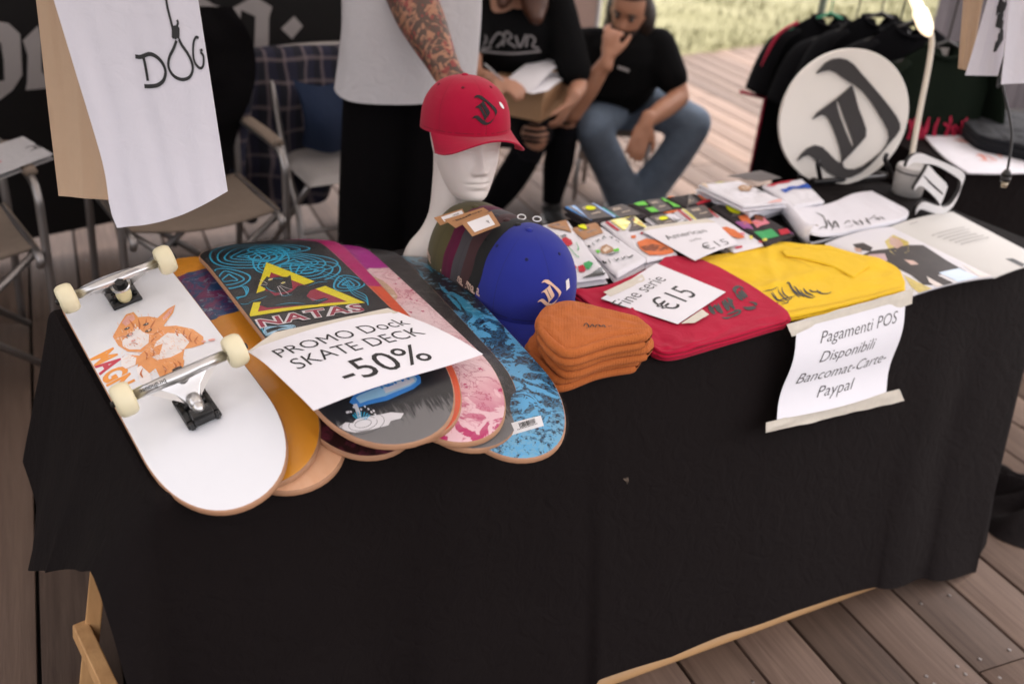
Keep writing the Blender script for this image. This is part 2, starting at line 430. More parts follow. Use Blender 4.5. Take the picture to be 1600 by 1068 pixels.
# ================================================================ TABLE
TL_, TW_ = 2.35, .68
M_pine = wood_mat('pine_wood', (.42, .22, .09), (.62, .36, .16), (14, 14, 1.5), .5, .1, .15)
M_cloth = fabric('black_tablecloth', (.0048, .0026, .0026), .85, 700, .75, 0, .12, .16)
tb = thing('trestle_table', 'wooden trestle table hidden under the long black tablecloth, pale leg at the left', 'table', T(TL_/2, TW_/2, -.75), TH)
b = MB(); b.box((0, 0, .733), (TL_-.02, TW_-.02, .022)); b.build('tabletop', M_pine, tb, False)
def beam(p, q, w_, h_, name, par=tb, mat=M_pine):
    p = Vector(p); q = Vector(q); d = (q-p); rot = d.to_track_quat('Z', 'Y').to_matrix().to_4x4()
    b = MB(); b.box((p+q)/2, (w_, h_, d.length), bev=.003, rot=rot)
    o = b.build(name, mat, par, False); return o
hu = TL_/2; hv = TW_/2
for su, uu in ((-1, .0), (1, TL_)):
    for v0, v1 in ((.42, .46), (.2, .1)):
        q = (uu-hu + (-.060 if su < 0 else -.15), v1-hv, 0); p = (uu-hu+(.06 if su < 0 else -.1), v0-hv, .72)
        beam(p, q, .042, .03, 'leg')
    beam((uu-hu+su*.055-.004 if su < 0 else uu-hu-.14, .45-hv, .16), (uu-hu-.028 if su < 0 else uu-hu-.14, .12-hv, .06), .03, .045, 'crossbar')
b = MB(); b.tube([T(.55, .0, -.728), T(.87, -.075, -.728), T(1.35, -.125, -.728), T(1.72, -.165, -.73)], [.022, .022, .02, .018], 14)
M_pole = simple('peeled_wood', (.5, .29, .13), .5, var=.15, vs=8, bs=60)
o = b.build('wooden_pole', M_pole, None, True, True); tag(o, 'pale round wooden pole on the deck under the hem of the black tablecloth', 'pole')
# tablecloth
tc = thing('tablecloth', 'long black tablecloth draped over the stall table down to the deck', 'tablecloth', T(TL_/2, TW_/2, 0), TH)
def lerp(tab, x):
    if x <= tab[0][0]: return tab[0][1:]
    for a, c in zip(tab, tab[1:]):
        if x <= c[0]:
            t = (x-a[0])/(c[0]-a[0]); t = t*t*(3-2*t); return [p_*(1-t)+q_*t for p_, q_ in zip(a[1:], c[1:])]
    return tab[-1][1:]
# perimeter samples: (top u,v) -> bottom (u,v,z)
hemF = []
for px, py in [(930, 1062), (1050, 1024), (1150, 986), (1250, 952), (1370, 916), (1450, 905), (1524, 893)]:
    q = toT(PV(px, py, (0, -.062, 0), (2, -.262, 0))); hemF.append(q)
per = []
def addp(u, v, bu, bv, bz): per.append((u, v, bu, bv, bz))
NF = 120
tabF = [(0, -.055, -.10, -.735), (.12, .06, -.11, -.735), (.45, .4, -.10, -.735), (.8, .78, -.14, -.715)]+[(q[0]*1.0+.02+.30*max(0, (q[0]-1.0))/1.0, q[0], q[1], q[2]) for q in hemF]
for i in range(NF+1):
    u = TL_*i/NF; bu, bv, bz = lerp(tabF, u); 
    if u >= 2.25: pass
    addp(u, 0, bu, bv, bz)
fr = hemF[-1]
per[-1] = (TL_, 0, fr[0], fr[1], fr[2])
tabR = [(0, fr[0]+.01, fr[1]+.02, -.735), (.06, fr[0]+.12, fr[1]+.05, -.735), (.2, 2.25, .02, -.735), (TW_, TL_+.1, TW_+.1, -.735)]
for i in range(1, 31):
    v = TW_*i/30; addp(TL_, v, *lerp(tabR, v))
for i in range(1, 61):
    u = TL_*(1-i/60); addp(u, TW_, u+(-.04 if i > 50 else 0), TW_+.05, -.5 if i < 55 else -.4)
hl = [toT(PV(x_, y_, (-.085, 0, 0), (-.085, 1, 0))) for x_, y_ in ((222, 1100), (200, 1040), (172, 960), (144, 890), (105, 884), (74, 877))]
tabL = [(0, -.055, -.10, -.735)]+[(max(.03, q[1]*.97), q[0]-(.03 if i_ > 3 else 0), q[1], q[2]) for i_, q in enumerate(hl)]+[(.57, -.075, .60, -.38), (TW_, -.085, .72, -.33)]
for i in range(1, 40):
    v = TW_*(1-i/40); addp(0, v, *lerp(tabL, v))
NP = len(per); NR = 34
vs = []; fs = []
seed = 0
for j in range(NR+1):
    t = j/NR
    for k_, (u, v, bu, bv, bz) in enumerate(per):
        au = min(max(u, .012), TL_-.012); av = min(max(v, .012), TW_-.012)
        if j == 0: p = [au, av, .0015]
        elif j == 1: p = [u+(au-u)*.3, v+(av-v)*.3, -.002]
        else:
            tt = (j-1)/(NR-1); z = -.012*(1-tt)+bz*tt
            ou = Vector((bu-u, bv-v)); p = [u+ou.x*tt**1.0, v+ou.y*tt**1.0, z]
            nx, ny = (0, -1) if v == 0 else ((0, 1) if v == TW_ else ((1, 0) if u == TL_ else (-1, 0)))
            side = u+v*1.7
            cor = min(1, min(abs(u), abs(TL_-u))/.12) if v in (0, TW_) else min(1, min(v, TW_-v)/.1)
            a = .017*math.sin(side*11+1.5*math.sin(side*3+tt))+.012*math.sin(side*23+tt*1.2+2)+.035*noise.noise(Vector((side*2.2, tt*.8, 3)))+.008*noise.noise(Vector((side*9, tt*5, 1)))
            a += .010*abs(noise.noise(Vector((side*3.5+tt*2, tt*3-side, 7))))
            a *= tt**.9*cor
            if v == 0: a = a*(.9-.78*max(0, min(1, (u-.5)/.3))*(1 if u < 1.75 else max(.3, 1-(u-1.75)/.25)))
            p[0] += nx*a*(.35 if nx < 0 else 1); p[1] += ny*a
        vs.append(T(*p))
for j in range(NR):
    for k_ in range(NP):
        fs.append((j*NP+k_, (j+1)*NP+k_, (j+1)*NP+(k_+1) % NP, j*NP+(k_+1) % NP))
o = mesh('cloth_skirt', vs, fs, M_cloth, tc, True, None, True)
md = o.modifiers.new('s', 'SUBSURF'); md.levels = 1; md.render_levels = 1
b = MB(); b.grid(lambda s, t: T(.012+(TL_-.024)*s, .012+(TW_-.024)*t, .0015+.0008*noise.noise(Vector((s*30, t*9, 0)))), 120, 40)
b.build('cloth_top', M_cloth, tc, True, True)
# trailing hem on the deck at the right corner
b = MB()
hq = P(1580, 812, 0)
def th_(s, t):
    a = s*2*PI; r = .21*t*(1+.12*math.sin(a*3+1)+.06*math.sin(a*7))
    h = .075*(1-t)**.8*(1+.35*math.sin(a*4+t*6))+.022*math.sin(a*9+t*5)*t*(1-t)*4+.010*(1-t**6)
    return Vector((hq.x+.10+r*1.1*math.cos(a), hq.y+.06+r*math.sin(a), max(.004, h)))
b.grid(th_, 60, 20); b.build('trailing_hem', M_cloth, tc, True, True)
# ================================================================ SKATEBOARDS
DL, DW = .405, .104
def dk_half(y):
    t = abs(y); t0 = .245
    if t <= t0: return DW
    q = min(1, (t-t0)/(DL-t0)); return DW*max(0, 1-q**2.35)**(1/2.15)
def dk_z(x, y):
    t = abs(y)-.262; k = math.tan(R(19))*(math.sqrt(t*t+.0012)+t)/2
    return -k-.0045*(x/DW)**2
def deck_obj(name, mtop, mply, par, ws=1, th=.0105):
    ys = []; n = 70
    for i in range(n+1):
        a = i/n*2-1; s = 1-(1-abs(a))**1.6 if abs(a) > 0 else 0
        ys.append(DL*a if abs(a) < .6 else math.copysign(DL*(.6+.4*(1-((1-abs(a))/.4)**1.9)), a))
    nx = 14; vs = []; fs = []; mi = []
    lay = [(0, 0), (-.25*th, .0006), (-.75*th, .0006), (-th, 0)]
    top = []
    def row(y, dz, ins):
        h = max(dk_half(y)-.0015+ins, 0); out = []
        for i in range(nx+1):
            a = math.sin((i/nx-.5)*PI); x_ = a*h; out.append((x_, y*(1+ins/DL), dk_z(x_, y)+dz))
        return out
    def addgrid(dz, ins, flip, m_):
        b0 = len(vs)
        for y in ys: vs.extend(row(y, dz, ins))
        for j in range(len(ys)-1):
            for i in range(nx):
                a = b0+j*(nx+1)+i; f = (a, a+1, a+nx+2, a+nx+1); fs.append(f[::-1] if flip else f); mi.append(m_)
        return b0
    bt = addgrid(0, 0, False, 0); bb = addgrid(-th, 0, True, 1)
    # side wall rings
    def ring(dz, ins):
        pts = []
        for y in ys: r = row(y, dz, ins); pts.append(r[-1])
        for y in ys[::-1]: r = row(y, dz, ins); pts.append(r[0])
        return pts
    prof = [(0, 0), (-.08*th, .0012), (-.3*th, .0018), (-.5*th, .0018), (-.72*th, .0018), (-.92*th, .0012), (-th, 0)]
    N = 2*len(ys); b0 = len(vs)
    for dz, ins in prof: vs.extend(ring(dz, ins))
    for j in range(len(prof)-1):
        for i in range(N): fs.append((b0+j*N+i, b0+(j+1)*N+i, b0+(j+1)*N+(i+1) % N, b0+j*N+(i+1) % N)); mi.append(1)
    vs = [(a_*ws, b_, c_) for a_, b_, c_ in vs]
    return mesh(name, vs, fs, [mtop, mply], par, True, mi)
# plywood edge
x = NT('plywood_edge'); sx = x.n('SeparateXYZ'); x.l(x.co(), sx.inputs[0])
x.base(x.mix(x.noise(40, 3, co=x.co('Object', (1, 1, 12))), (.33, .155, .08), (.54, .30, .17))); x.set(Roughness=.6); M_ply = x.m
def deckmat(name, fn, rough=.3, coat=.2, bump=0.05):
    x = NT(name); x.set(Roughness=rough); x.b.inputs['Coat Weight'].default_value = coat; x.b.inputs['Coat Roughness'].default_value = .12
    x.base(fn(x)); x.bump(x.noise(9, 3), bump, .004); return x.m
def yco(x):
    s = x.n('SeparateXYZ'); x.l(x.co(), s.inputs[0]); return s.outputs[1], s.outputs[0]
M_dwhite = deckmat('white_lacquer', lambda x: (.78, .79, .82), .22, .6)
def f_yel(x):
    y, xx = yco(x); yy = x.math('ADD', x.math('ADD', y, .5), x.math('MULTIPLY', x.noise(14, 3), .04))
    band = x.ramp(yy, [(.0, 0), (.545, 1), (.75, 0)], 'CONSTANT')
    pic = x.mix(x.ramp(x.noise(26, 4, .6, 1.5), [(.42, 0), (.58, 1)]), (.01, .07, .2), (.22, .02, .12))
    pic = x.mix(x.ramp(x.noise(45, 5, .7, 1), [(.56, 0), (.62, 1)]), pic, (.25, .35, .45))
    return x.mix(band, x.mix(x.noise(8, 3), (.86, .38, .035), (.76, .29, .02)), pic)
M_dyel = deckmat('yellow_lacquer', f_yel)
M_dpeach = deckmat('peach_maple', lambda x: x.mix(x.noise(12, 4, co=x.co('Object', (6, .5, 6))), (.72, .37, .2), (.82, .5, .31)), .3)
M_dred = deckmat('dark_maroon_print', lambda x: x.mix(x.ramp(x.noise(40, 5, .6, 1), [(.45, 0), (.6, 1)]), (.03, .012, .012), (.14, .03, .05)))
def scuff(x, c):
    y, xx = yco(x)
    end = x.ramp(x.math('ADD', x.math('MULTIPLY', y, -1), x.math('MULTIPLY', x.noise(60, 3, co=x.co('Object', (3, .4, 1))), .09)), [(.385, 0), (.405, .55)])
    return x.mix(end, c, (.30, .29, .29))
M_dblk = deckmat('black_lacquer', lambda x: scuff(x, x.mix(x.noise(90, 4), (.012, .012, .014), (.022, .022, .026))), .3)
M_dcharc = deckmat('charcoal_lacquer', lambda x: scuff(x, x.mix(x.ramp(x.noise(50, 5, .7), [(.5, 0), (.75, .6)]), (.018, .017, .018), (.13, .12, .12))), .35)
def f_mag1(x):
    y, xx = yco(x)
    return x.mix(x.ramp(x.math('ADD', x.math('ADD', y, .5), x.math('MULTIPLY', xx, .3)), [(0, 0), (.56, 1)], 'CONSTANT'), (.72, .10, .03), (.50, .004, .16))
M_dmag1 = deckmat('magenta_orange_print', f_mag1)
def f_mag2(x):
    y, xx = yco(x); n1 = x.noise(12, 4, .6, .8)
    yy = x.math('ADD', x.math('ADD', y, .5), x.math('MULTIPLY', n1, .12))
    spl = x.mix(x.ramp(x.noise(17, 5, .62, 1.8), [(.50, 0), (.53, .8), (.56, .1), (.60, 0)]), (.80, .52, .55), (.42, .02, .08))
    spl = x.mix(x.ramp(x.noise(5, 3), [(.4, 0), (.65, .8)]), spl, (.85, .74, .76))
    spl = x.mix(x.ramp(x.noise(70, 2), [(.66, 0), (.69, .9)]), spl, (.5, .02, .12))
    low = x.mix(x.ramp(yy, [(.17, 1), (.27, 0)]), spl, x.mix(x.ramp(x.noise(26, 4, .6, 1), [(.47, 0), (.52, 1)]), (.82, .55, .6), (.5, .01, .13)))
    return x.mix(x.ramp(yy, [(.70, 0), (.705, 1)]), low, (.42, .003, .27))
M_dmag2 = deckmat('purple_pink_splatter_print', f_mag2)
def f_blue(x):
    y, xx = yco(x)
    fine = x.ramp(x.noise(150, 3, .6, 1), [(.49, 0), (.52, 1)]); blob = x.ramp(x.noise(15, 5, .6, 2.2), [(.485, 0), (.505, 1)])
    streak = x.ramp(x.noise(24, 5, .6, 1.2, x.co('Object', (1, .28, 1))), [(.50, 0), (.52, 1)])
    low = x.mix(blob, x.mix(fine, (.008, .01, .02), (.03, .15, .28)), x.mix(x.ramp(x.noise(60, 3, .5, 1), [(.6, 0), (.63, 1)]), (.10, .40, .68), (.01, .02, .04)))
    up = x.mix(streak, (.01, .012, .02), (.03, .24, .38))
    up = x.mix(x.ramp(x.noise(160, 2, co=x.co('Object', (.3, 1, 1))), [(.6, 0), (.65, .7)]), up, (.2, .45, .6))
    tip = x.ramp(x.math('ADD', y, .5), [(.15, 1), (.2, 0)])
    low = x.mix(x.math('MULTIPLY', tip, x.ramp(x.noise(130, 4, .7), [(.45, 0), (.55, 1)])), low, (.16, .42, .62))
    return x.mix(x.ramp(x.math('ADD', x.math('ADD', y, .5), x.math('MULTIPLY', x.noise(20), .1)), [(.54, 0), (.57, 1)]), low, up)
M_dblue = deckmat('blue_black_print', f_blue)
def wrapmat():
    x = NT('shrink_wrap'); x.set(Roughness=.08); x.base((1, 1, 1)); t = x.t
    tr = x.n('BsdfTransparent'); gl = x.n('BsdfGlossy'); gl.inputs['Roughness'].default_value = .12; mx = x.n('MixShader')
    bp = x.n('Bump', i_Strength=.55, i_Distance=.006); x.l(x.noise(38, 5, .65, 2.5), bp.inputs['Height']); x.l(bp.outputs[0], gl.inputs['Normal'])
    fr = x.n('Fresnel', i_IOR=1.4); x.l(bp.outputs[0], fr.inputs['Normal'])
    x.l(x.math('ADD', x.math('MULTIPLY', fr.outputs[0], .38), .0), mx.inputs[0]); x.l(tr.outputs[0], mx.inputs[1]); x.l(gl.outputs[0], mx.inputs[2])
    x.l(mx.outputs[0], t.nodes['Material Output'].inputs['Surface']); return x.m
M_wrap = wrapmat()
def place_deck(name, label, cat, u, v, ang, z, mtop, tilt=0, wrap=True, group=None, ws=1, pitch=0):
    o = thing(name, label, cat, (0, 0, 0), 0, group)
    M = Matrix.Translation(T(u, v, z)) @ Matrix.Rotation(TH-R(ang), 4, 'Z') @ Matrix.Rotation(-R(tilt), 4, 'Y') @ Matrix.Rotation(R(pitch), 4, 'X') @ Matrix.Translation((0, DL, 0))
    # base point of the thing: where the tail tip sits, M maps deck coordinates (y from -DL to DL) to world
    o.matrix_basis = M; o.location = M.translation
    e = M.to_euler(); o.rotation_euler = e
    deck_obj('deck', mtop, M_ply, o, ws)
    if wrap:
        b = MB()
        def wf(s, t):
            y = (t*2-1)*(DL+.007); q = max(dk_half(y*DL/(DL+.007)), .004)+.0035
            x_ = (s*2-1)*q
            c = .0022+.003*max(0, noise.noise(Vector((x_*30, y*25, z*99))))
            if abs(y) > DL*.88: c += .004*(abs(y)/DL-.88)/.12*(1+noise.noise(Vector((x_*90, y*20, z*50))))
            return Vector((x_*ws, y, dk_z(x_, min(max(y, -DL), DL))+c))
        b.grid(wf, 22, 90); b.build('shrink_wrap', M_wrap, o)
    return o
def loc_on(o, zl=0):
    """returns px -> local xy on the plane z=zl of object o (the print was measured on the photograph)"""
    M = parent_matrix(o); inv = M.inverted(); n = (M.to_3x3() @ Vector((0, 0, 1)))
    def f(px, py):
        d = CF*FPX+CR*(px-800)+CU*(534-py); z_ = 0
        for _ in range(5):
            p0 = M @ Vector((0, 0, z_)); q = inv @ (CP+d*((p0-CP).dot(n)/d.dot(n))); z_ = dk_z(q.x, min(max(q.y, -DL), DL))
        return (q.x, q.y)
    return f
def dmapN(x_, y_, off):
    h_ = dk_half(min(max(y_, -DL), DL))*1.17*.965; x_ = min(max(x_, -h_), h_); return Vector((x_, y_, dk_z(x_/1.17, y_)+off))
def dmap(x_, y_, off): return Vector((x_, y_, dk_z(x_, y_)+off))
dkR = place_deck('skateboard_deck', 'dark maroon skateboard deck showing only its tail under the black panther deck', 'skateboard deck', .345, -.050, 3, .060, M_dred)
dkP = place_deck('skateboard_deck', 'peach maple skateboard deck peeking out between the yellow and the dark maroon deck', 'skateboard deck', .214, -.045, 3, .036, M_dpeach, tilt=9, pitch=.4, wrap=False)
dkY = place_deck('skateboard_deck', 'yellow orange skateboard deck partly under the white skateboard', 'skateboard deck', .176, -.028, 3, .048, M_dyel, tilt=13, pitch=.6)
dkD = place_deck('skateboard_deck', 'blue and black skateboard deck with white barcode sticker on its tail beside the beanies', 'skateboard deck', .550, -.168, 8.5, .062, M_dblue)
dkC = place_deck('skateboard_deck', 'plain charcoal skateboard deck between the pink splattered and the blue deck', 'skateboard deck', .488, -.126, 7, .075, M_dcharc)
dkA = place_deck('skateboard_deck', 'magenta and orange skateboard deck just right of the black panther deck', 'skateboard deck', .395, -.095, 5, .1025, M_dmag1)
dkB = place_deck('skateboard_deck', 'purple skateboard deck with dog face and pink splatter tail', 'skateboard deck', .469, -.120, 3, .090, M_dmag2)
dkN = place_deck('skateboard_deck', 'black skateboard deck with yellow triangle, red NATAS lettering and milk bottle print', 'skateboard deck', .362, -.110, 2.5, .114, M_dblk, ws=1.17)
dkW = place_deck('skateboard', 'white complete skateboard with orange kitten print, silver trucks and cream wheels', 'skateboard', .109, -.0642, .8, .0516, M_dwhite, tilt=14.25, pitch=1.14, wrap=False)
# --- trucks and wheels of the complete board (deck local, board lies upside down)
M_silver = simple('polished_aluminium', (.66, .65, .64), .3, 1, .06, bump=.03)
M_blackp = simple('black_painted_metal', (.012, .012, .012), .3, .3, 0, bump=.1, coat=.3)
M_wheel = simple('cream_urethane', (.82, .74, .50), .42, var=.05, vs=20, bump=.03)
M_rubber = simple('bushing_urethane', (.7, .62, .35), .4)
M_bear = simple('bearing_shield', (.05, .05, .05), .35, .7)
def truck(ysgn, yc):
    g = Matrix.Translation((0, yc, dk_z(0, yc)))@Matrix.Rotation(0 if ysgn < 0 else PI, 4, 'Z')
    b = MB(); b.box((0, -.030, .004), (.054, .082, .008), bev=.002, M=g); b.box((0, -.062, .014), (.034, .026, .016), bev=.004, M=g); b.box((0, -.020, .012), (.036, .028, .012), bev=.004, M=g)
    for sx in (-.02, .02):
        for sy in (-.070, -.006): b.lathe([(.0045, 0), (.0045, .0115), (.003, .012)], 6, g@Matrix.Translation((sx, sy, 0)))
        b.box((sx*1.05, -.038, .0095), (.010, .05, .006), bev=.002, M=g)
    tr_base = b
    t = tr_base.build('truck', M_blackp, dkW); sharp(t, 35)
    b = MB(); zc = .053
    b.tube([(-.073, 0, zc), (-.03, 0, zc), (0, 0, zc-.001), (.03, 0, zc), (.073, 0, zc)], [.0085, .0092, .0105, .0092, .0085], 20, M=g)
    # triangular web from hanger tube down to the pivot
    for s in (-1, 1):
        b.grid(lambda a, c: Vector((s*(.058*(1-c)**1.05+.008*c)*(a), -.003-.028*c, zc-.006-.030*c+ .004*math.sin(PI*a)*0)), 10, 12, g)
        b.grid(lambda a, c: Vector((s*(.058*(1-c)**1.05+.008*c)*(a), .004-.026*c, zc-.004-.036*c)), 10, 12, g)
    wv_ = []
    for (hw, y_, z_) in ((.052, -.001, zc-.001), (.036, -.008, zc-.010), (.020, -.018, zc-.021), (.010, -.032, zc-.033)):
        wv_ += [(-hw, y_+.004, z_+.004), (hw, y_+.004, z_+.004), (hw, y_-.002, z_-.006), (-hw, y_-.002, z_-.006)]
    wf_ = [(0, 3, 2, 1), (12, 13, 14, 15)]
    for q_ in range(3):
        for e_ in range(4): wf_.append((q_*4+e_, q_*4+(e_+1) % 4, q_*4+4+(e_+1) % 4, q_*4+4+e_))
    b.add(wv_, wf_, g)
    b.ell((0, -.056, .022), (.010, .012, .011), g); b.tube([(0, -.030, .026), (0, -.052, .022)], .011, 12, M=g)
    b.tube([(0, .004, .034), (0, .010, .048)], [.015, .019], 20, M=g)
    h = b.build('hanger', M_silver, t, True); 
    b = MB(); ax = Vector((0, .55, 1)).normalized()
    kp = [Vector((0, .000, .012))+Vector((0, .38, .92))*q for q in (0, .012, .024, .038)]
    b.tube(kp, [.0125, .014, .0135, .012], 18, M=g); b.build('bushing', M_rubber, t)
    b = MB(); b.tube([kp[-1], kp[-1]+Vector((0, .38, .92))*.009], .0085, 6, M=g); b.tube([kp[-1]+Vector((0, .38, .92))*-.002, kp[-1]+Vector((0, .38, .92))*.001], .0135, 18, M=g); b.build('kingpin_nut', M_blackp, t, False)
    b = MB(); b.tube([(-.108, 0, zc), (.108, 0, zc)], .004, 10, M=g); b.build('axle', M_silver, t)
    for s in (-1, 1):
        W = g @ Matrix.Translation((s*.090, 0, zc)) @ Matrix.Rotation(s*PI/2, 4, 'Y')
        r = .0268
        prof = [(.011, -.010), (.0115, -.0145), (.017, -.0155), (.0222, -.0145), (.0255, -.010), (.0267, -.005), (r, 0), (.0267, .005), (.0255, .010), (.0222, .0145), (.017, .0155), (.0115, .0145), (.011, .010)]
        b = MB(); b.lathe(prof, 40, W); o = b.build('wheel', M_wheel, dkW)
        b = MB(); b.lathe([(.004, .0085), (.0105, .0085), (.0105, .0115), (.004, .0115)], 24, W, True); b.build('bearing', M_bear, o)
        b = MB(); b.lathe([(.0058, .0125), (.0058, .019), (.0040, .0205)], 6, W); b.build('axle_nut', M_blackp, o, False)
truck(-1, -.180); truck(1, .183)
# kitten print
M_kt = [simple(n_, c_, .3, var=.15, vs=60, coat=.5) for n_, c_ in (('kitten_orange', (.80, .33, .10)), ('kitten_light', (.85, .62, .45)), ('kitten_dark', (.55, .15, .03)), ('kitten_white', (.84, .80, .78)), ('kitten_pink', (.78, .38, .32)), ('kitten_eye', (.03, .03, .02)), ('letter_orange', (.85, .30, .03)), ('letter_red', (.55, .01, .05)), ('letter_yellow', (.85, .75, .02)))]
fl = loc_on(dkW)
def K(l): return [fl(60+x_/2.321, 360+y_/2.321) for x_, y_ in l]
pr = Print()
pr.text('MAGNE', 0, 0, .058, 6)   # placeholder replaced just below
pr.b = []
la = fl(60+190/2.321, 360+462/2.321); lb = fl(60+262/2.321, 360+578/2.321)
dx, dy = lb[0]-la[0], lb[1]-la[1]; rot = math.atan2(dy, dx); L_ = math.hypot(dx, dy)
rot += 0.0; adv = 0
cols = [6, 7, 6, 6, 8]; stp = L_/3.5
for i, ch in enumerate('MAGNE'):
    vs_, fs_ = text2d(ch, .052, 0, .04)
    wd = max(v_[0] for v_ in vs_); sxx = stp*.95/wd
    ox, oy = la[0]+math.cos(rot)*stp*i*.95, la[1]+math.sin(rot)*stp*i*.95
    if i == 4: ox, oy = fl(60+335/2.321, 360+578/2.321)
    sc_y = (.040 if i < 4 else .018)/max(v_[1] for v_ in vs_)
    pr.shape([(ox+a*sxx*math.cos(rot)-b_*sc_y*math.sin(rot), oy+a*sxx*math.sin(rot)+b_*sc_y*math.cos(rot)) for a, b_ in vs_], fs_, cols[i])
pr.build('lettering', M_kt, dmap, dkW, .02, .0003, .00003, False)
pr = Print()
pr.poly(K([(440, 350), (500, 345), (560, 358), (598, 385), (600, 412), (560, 425), (530, 430), (525, 460), (528, 490), (490, 520), (440, 530), (425, 500), (400, 520), (372, 545), (360, 500), (365, 455), (400, 420)]), 0)
pr.poly(K([(468, 372), (520, 375), (548, 405), (520, 440), (480, 460), (430, 470), (405, 455), (430, 400)]), 3)
pr.poly(K([(355, 500), (372, 490), (405, 520), (415, 560), (395, 575), (370, 552)]), 3)
pr.poly(K([(295, 340), (318, 305), (345, 296), (362, 315), (400, 312), (432, 318), (470, 285), (497, 270), (488, 300), (455, 345), (462, 365), (440, 395), (400, 420), (375, 442), (325, 440), (290, 418), (270, 385)]), 0)
pr.poly(K([(303, 335), (322, 310), (345, 305), (352, 322), (318, 348)]), 4)
pr.poly(K([(450, 318), (475, 290), (492, 276), (482, 300), (458, 325)]), 4)
pr.poly(K([(305, 400), (340, 372), (360, 350), (378, 368), (402, 378), (400, 408), (370, 432), (330, 432), (305, 420)]), 3)
pr.poly(K([(300, 470), (330, 452), (372, 455), (415, 425), (452, 410), (440, 450), (400, 462), (355, 488), (320, 502), (302, 492)]), 0)
pr.poly(K([(300, 465), (330, 452), (356, 462), (352, 488), (318, 502), (302, 492)]), 3)
pr.poly(K([(425, 490), (450, 478), (480, 470), (530, 470), (525, 500), (490, 520), (455, 532)]), 0)
for l_ in ([(330, 325), (345, 345), (350, 365)], [(362, 322), (368, 345), (365, 362)], [(392, 320), (390, 342), (382, 358)], [(425, 325), (412, 345), (405, 360)], [(290, 390), (310, 385), (325, 392)], [(430, 385), (418, 395), (408, 408)], [(450, 365), (430, 372), (415, 380)], [(505, 355), (500, 370), (508, 385)], [(530, 360), (528, 378), (540, 392)], [(555, 370), (548, 390), (556, 405)], [(580, 385), (568, 402), (575, 415)], [(380, 500), (372, 520), (380, 535)], [(385, 440), (395, 452), (392, 470)], [(415, 430), (420, 445), (415, 460)], [(450, 490), (462, 505), (460, 522)], [(490, 478), (500, 492), (498, 508)], [(505, 475), (515, 485), (516, 500)]):
    pr.stroke(K(l_), .0032, 2, 4, taper=True)
for cx, cy in ((332, 380), (400, 365)):
    c = K([(cx, cy)])[0]; pr.ell(c[0], c[1], .0062, .0042, 5, 14); 
    for a_ in (0,): pr.ell(c[0]+.001, c[1], .0022, .0032, 1, 8)
c = K([(345, 402)])[0]; pr.ell(c[0], c[1], .004, .003, 4, 8)
pr.stroke(K([(330, 418), (345, 410), (362, 416)]), .0014, 2, 3)
for cx, cy in ((600, 405), (625, 400), (634, 398)):
    c = K([(cx, cy)])[0]; pr.ell(c[0], c[1], .003, .0045, 4, 10, .6)
rgk = random.Random(11)
def inpoly(p, pl):
    c_ = False; j = len(pl)-1
    for i in range(len(pl)):
        if (pl[i][1] > p[1]) != (pl[j][1] > p[1]) and p[0] < (pl[j][0]-pl[i][0])*(p[1]-pl[i][1])/(pl[j][1]-pl[i][1])+pl[i][0]: c_ = not c_
        j = i
    return c_
for pl, n_, cs_, dr in (([(440, 350), (500, 345), (560, 358), (598, 385), (600, 412), (525, 460), (528, 490), (490, 520), (440, 530), (372, 545), (360, 500), (365, 455), (400, 420)], 120, (0, 1, 0, 2, 0), (1, .5)), ([(295, 340), (345, 296), (432, 318), (488, 300), (462, 365), (375, 442), (325, 440), (270, 385)], 70, (1, 0, 2, 0), (.7, 1)), ([(468, 372), (520, 375), (548, 405), (520, 440), (430, 470), (405, 455), (430, 400)], 45, (1, 3, 3), (.9, .6)), ([(305, 400), (360, 350), (400, 408), (370, 432), (305, 420)], 40, (3, 1, 3), (.5, 1)), ([(300, 470), (372, 455), (452, 410), (440, 450), (320, 502)], 50, (0, 1, 2), (1, -.3))):
    k_ = 0
    while k_ < n_:
        p = (rgk.uniform(270, 605), rgk.uniform(290, 560))
        if not inpoly(p, pl): continue
        k_ += 1; L2 = rgk.uniform(8, 15); a_ = math.atan2(dr[1], dr[0])+rgk.uniform(-.5, .5)
        pr.stroke(K([p, (p[0]+L2*math.cos(a_)*.5, p[1]+L2*math.sin(a_)*.5+1.5), (p[0]+L2*math.cos(a_), p[1]+L2*math.sin(a_))]), rgk.uniform(.0005, .0010), rgk.choice(cs_), 2, taper=True)
for cx, cy in ((332, 380), (400, 365)):
    c = K([(cx, cy)])[0]; pr.ell(c[0], c[1], .0060, .0046, 2, 14); pr.ell(c[0], c[1], .0048, .0036, 5, 14); pr.ell(c[0]+.0015, c[1]+.0012, .0012, .0010, 3, 8)
c = K([(345, 402)])[0]; pr.ell(c[0], c[1], .0036, .0026, 4, 8)
for l_ in ([(350, 405), (390, 400), (430, 402)], [(350, 410), (385, 412), (420, 420)], [(338, 405), (310, 412), (285, 425)]): pr.stroke(K(l_), .0006, 3, 3)
o = pr.build('kitten_print', M_kt, dmap, dkW, .02, .0005, .00004, False)
# maker's word on the near hanger
tk = [o_ for o_ in dkW.children if o_.name.startswith('truck')][0]
vs_, fs_ = text2d('birdhouse', .0105, 0, .01); mx_ = max(v_[0] for v_ in vs_); pr = Print(); pr.shape([(mx_-a, -b_) for a, b_ in vs_], fs_)
yh, zh = -.180, dk_z(0, -.180)+.053
pr.build('lettering', M_blackp, lambda a, b_, o_: Vector((-.066+a, yh-.0100*math.cos(R(58)+b_/.0094), zh+.0100*math.sin(R(58)+b_/.0094))), [o_ for o_ in tk.children if o_.name.startswith('hanger')][0], .003, 0, 0, False)
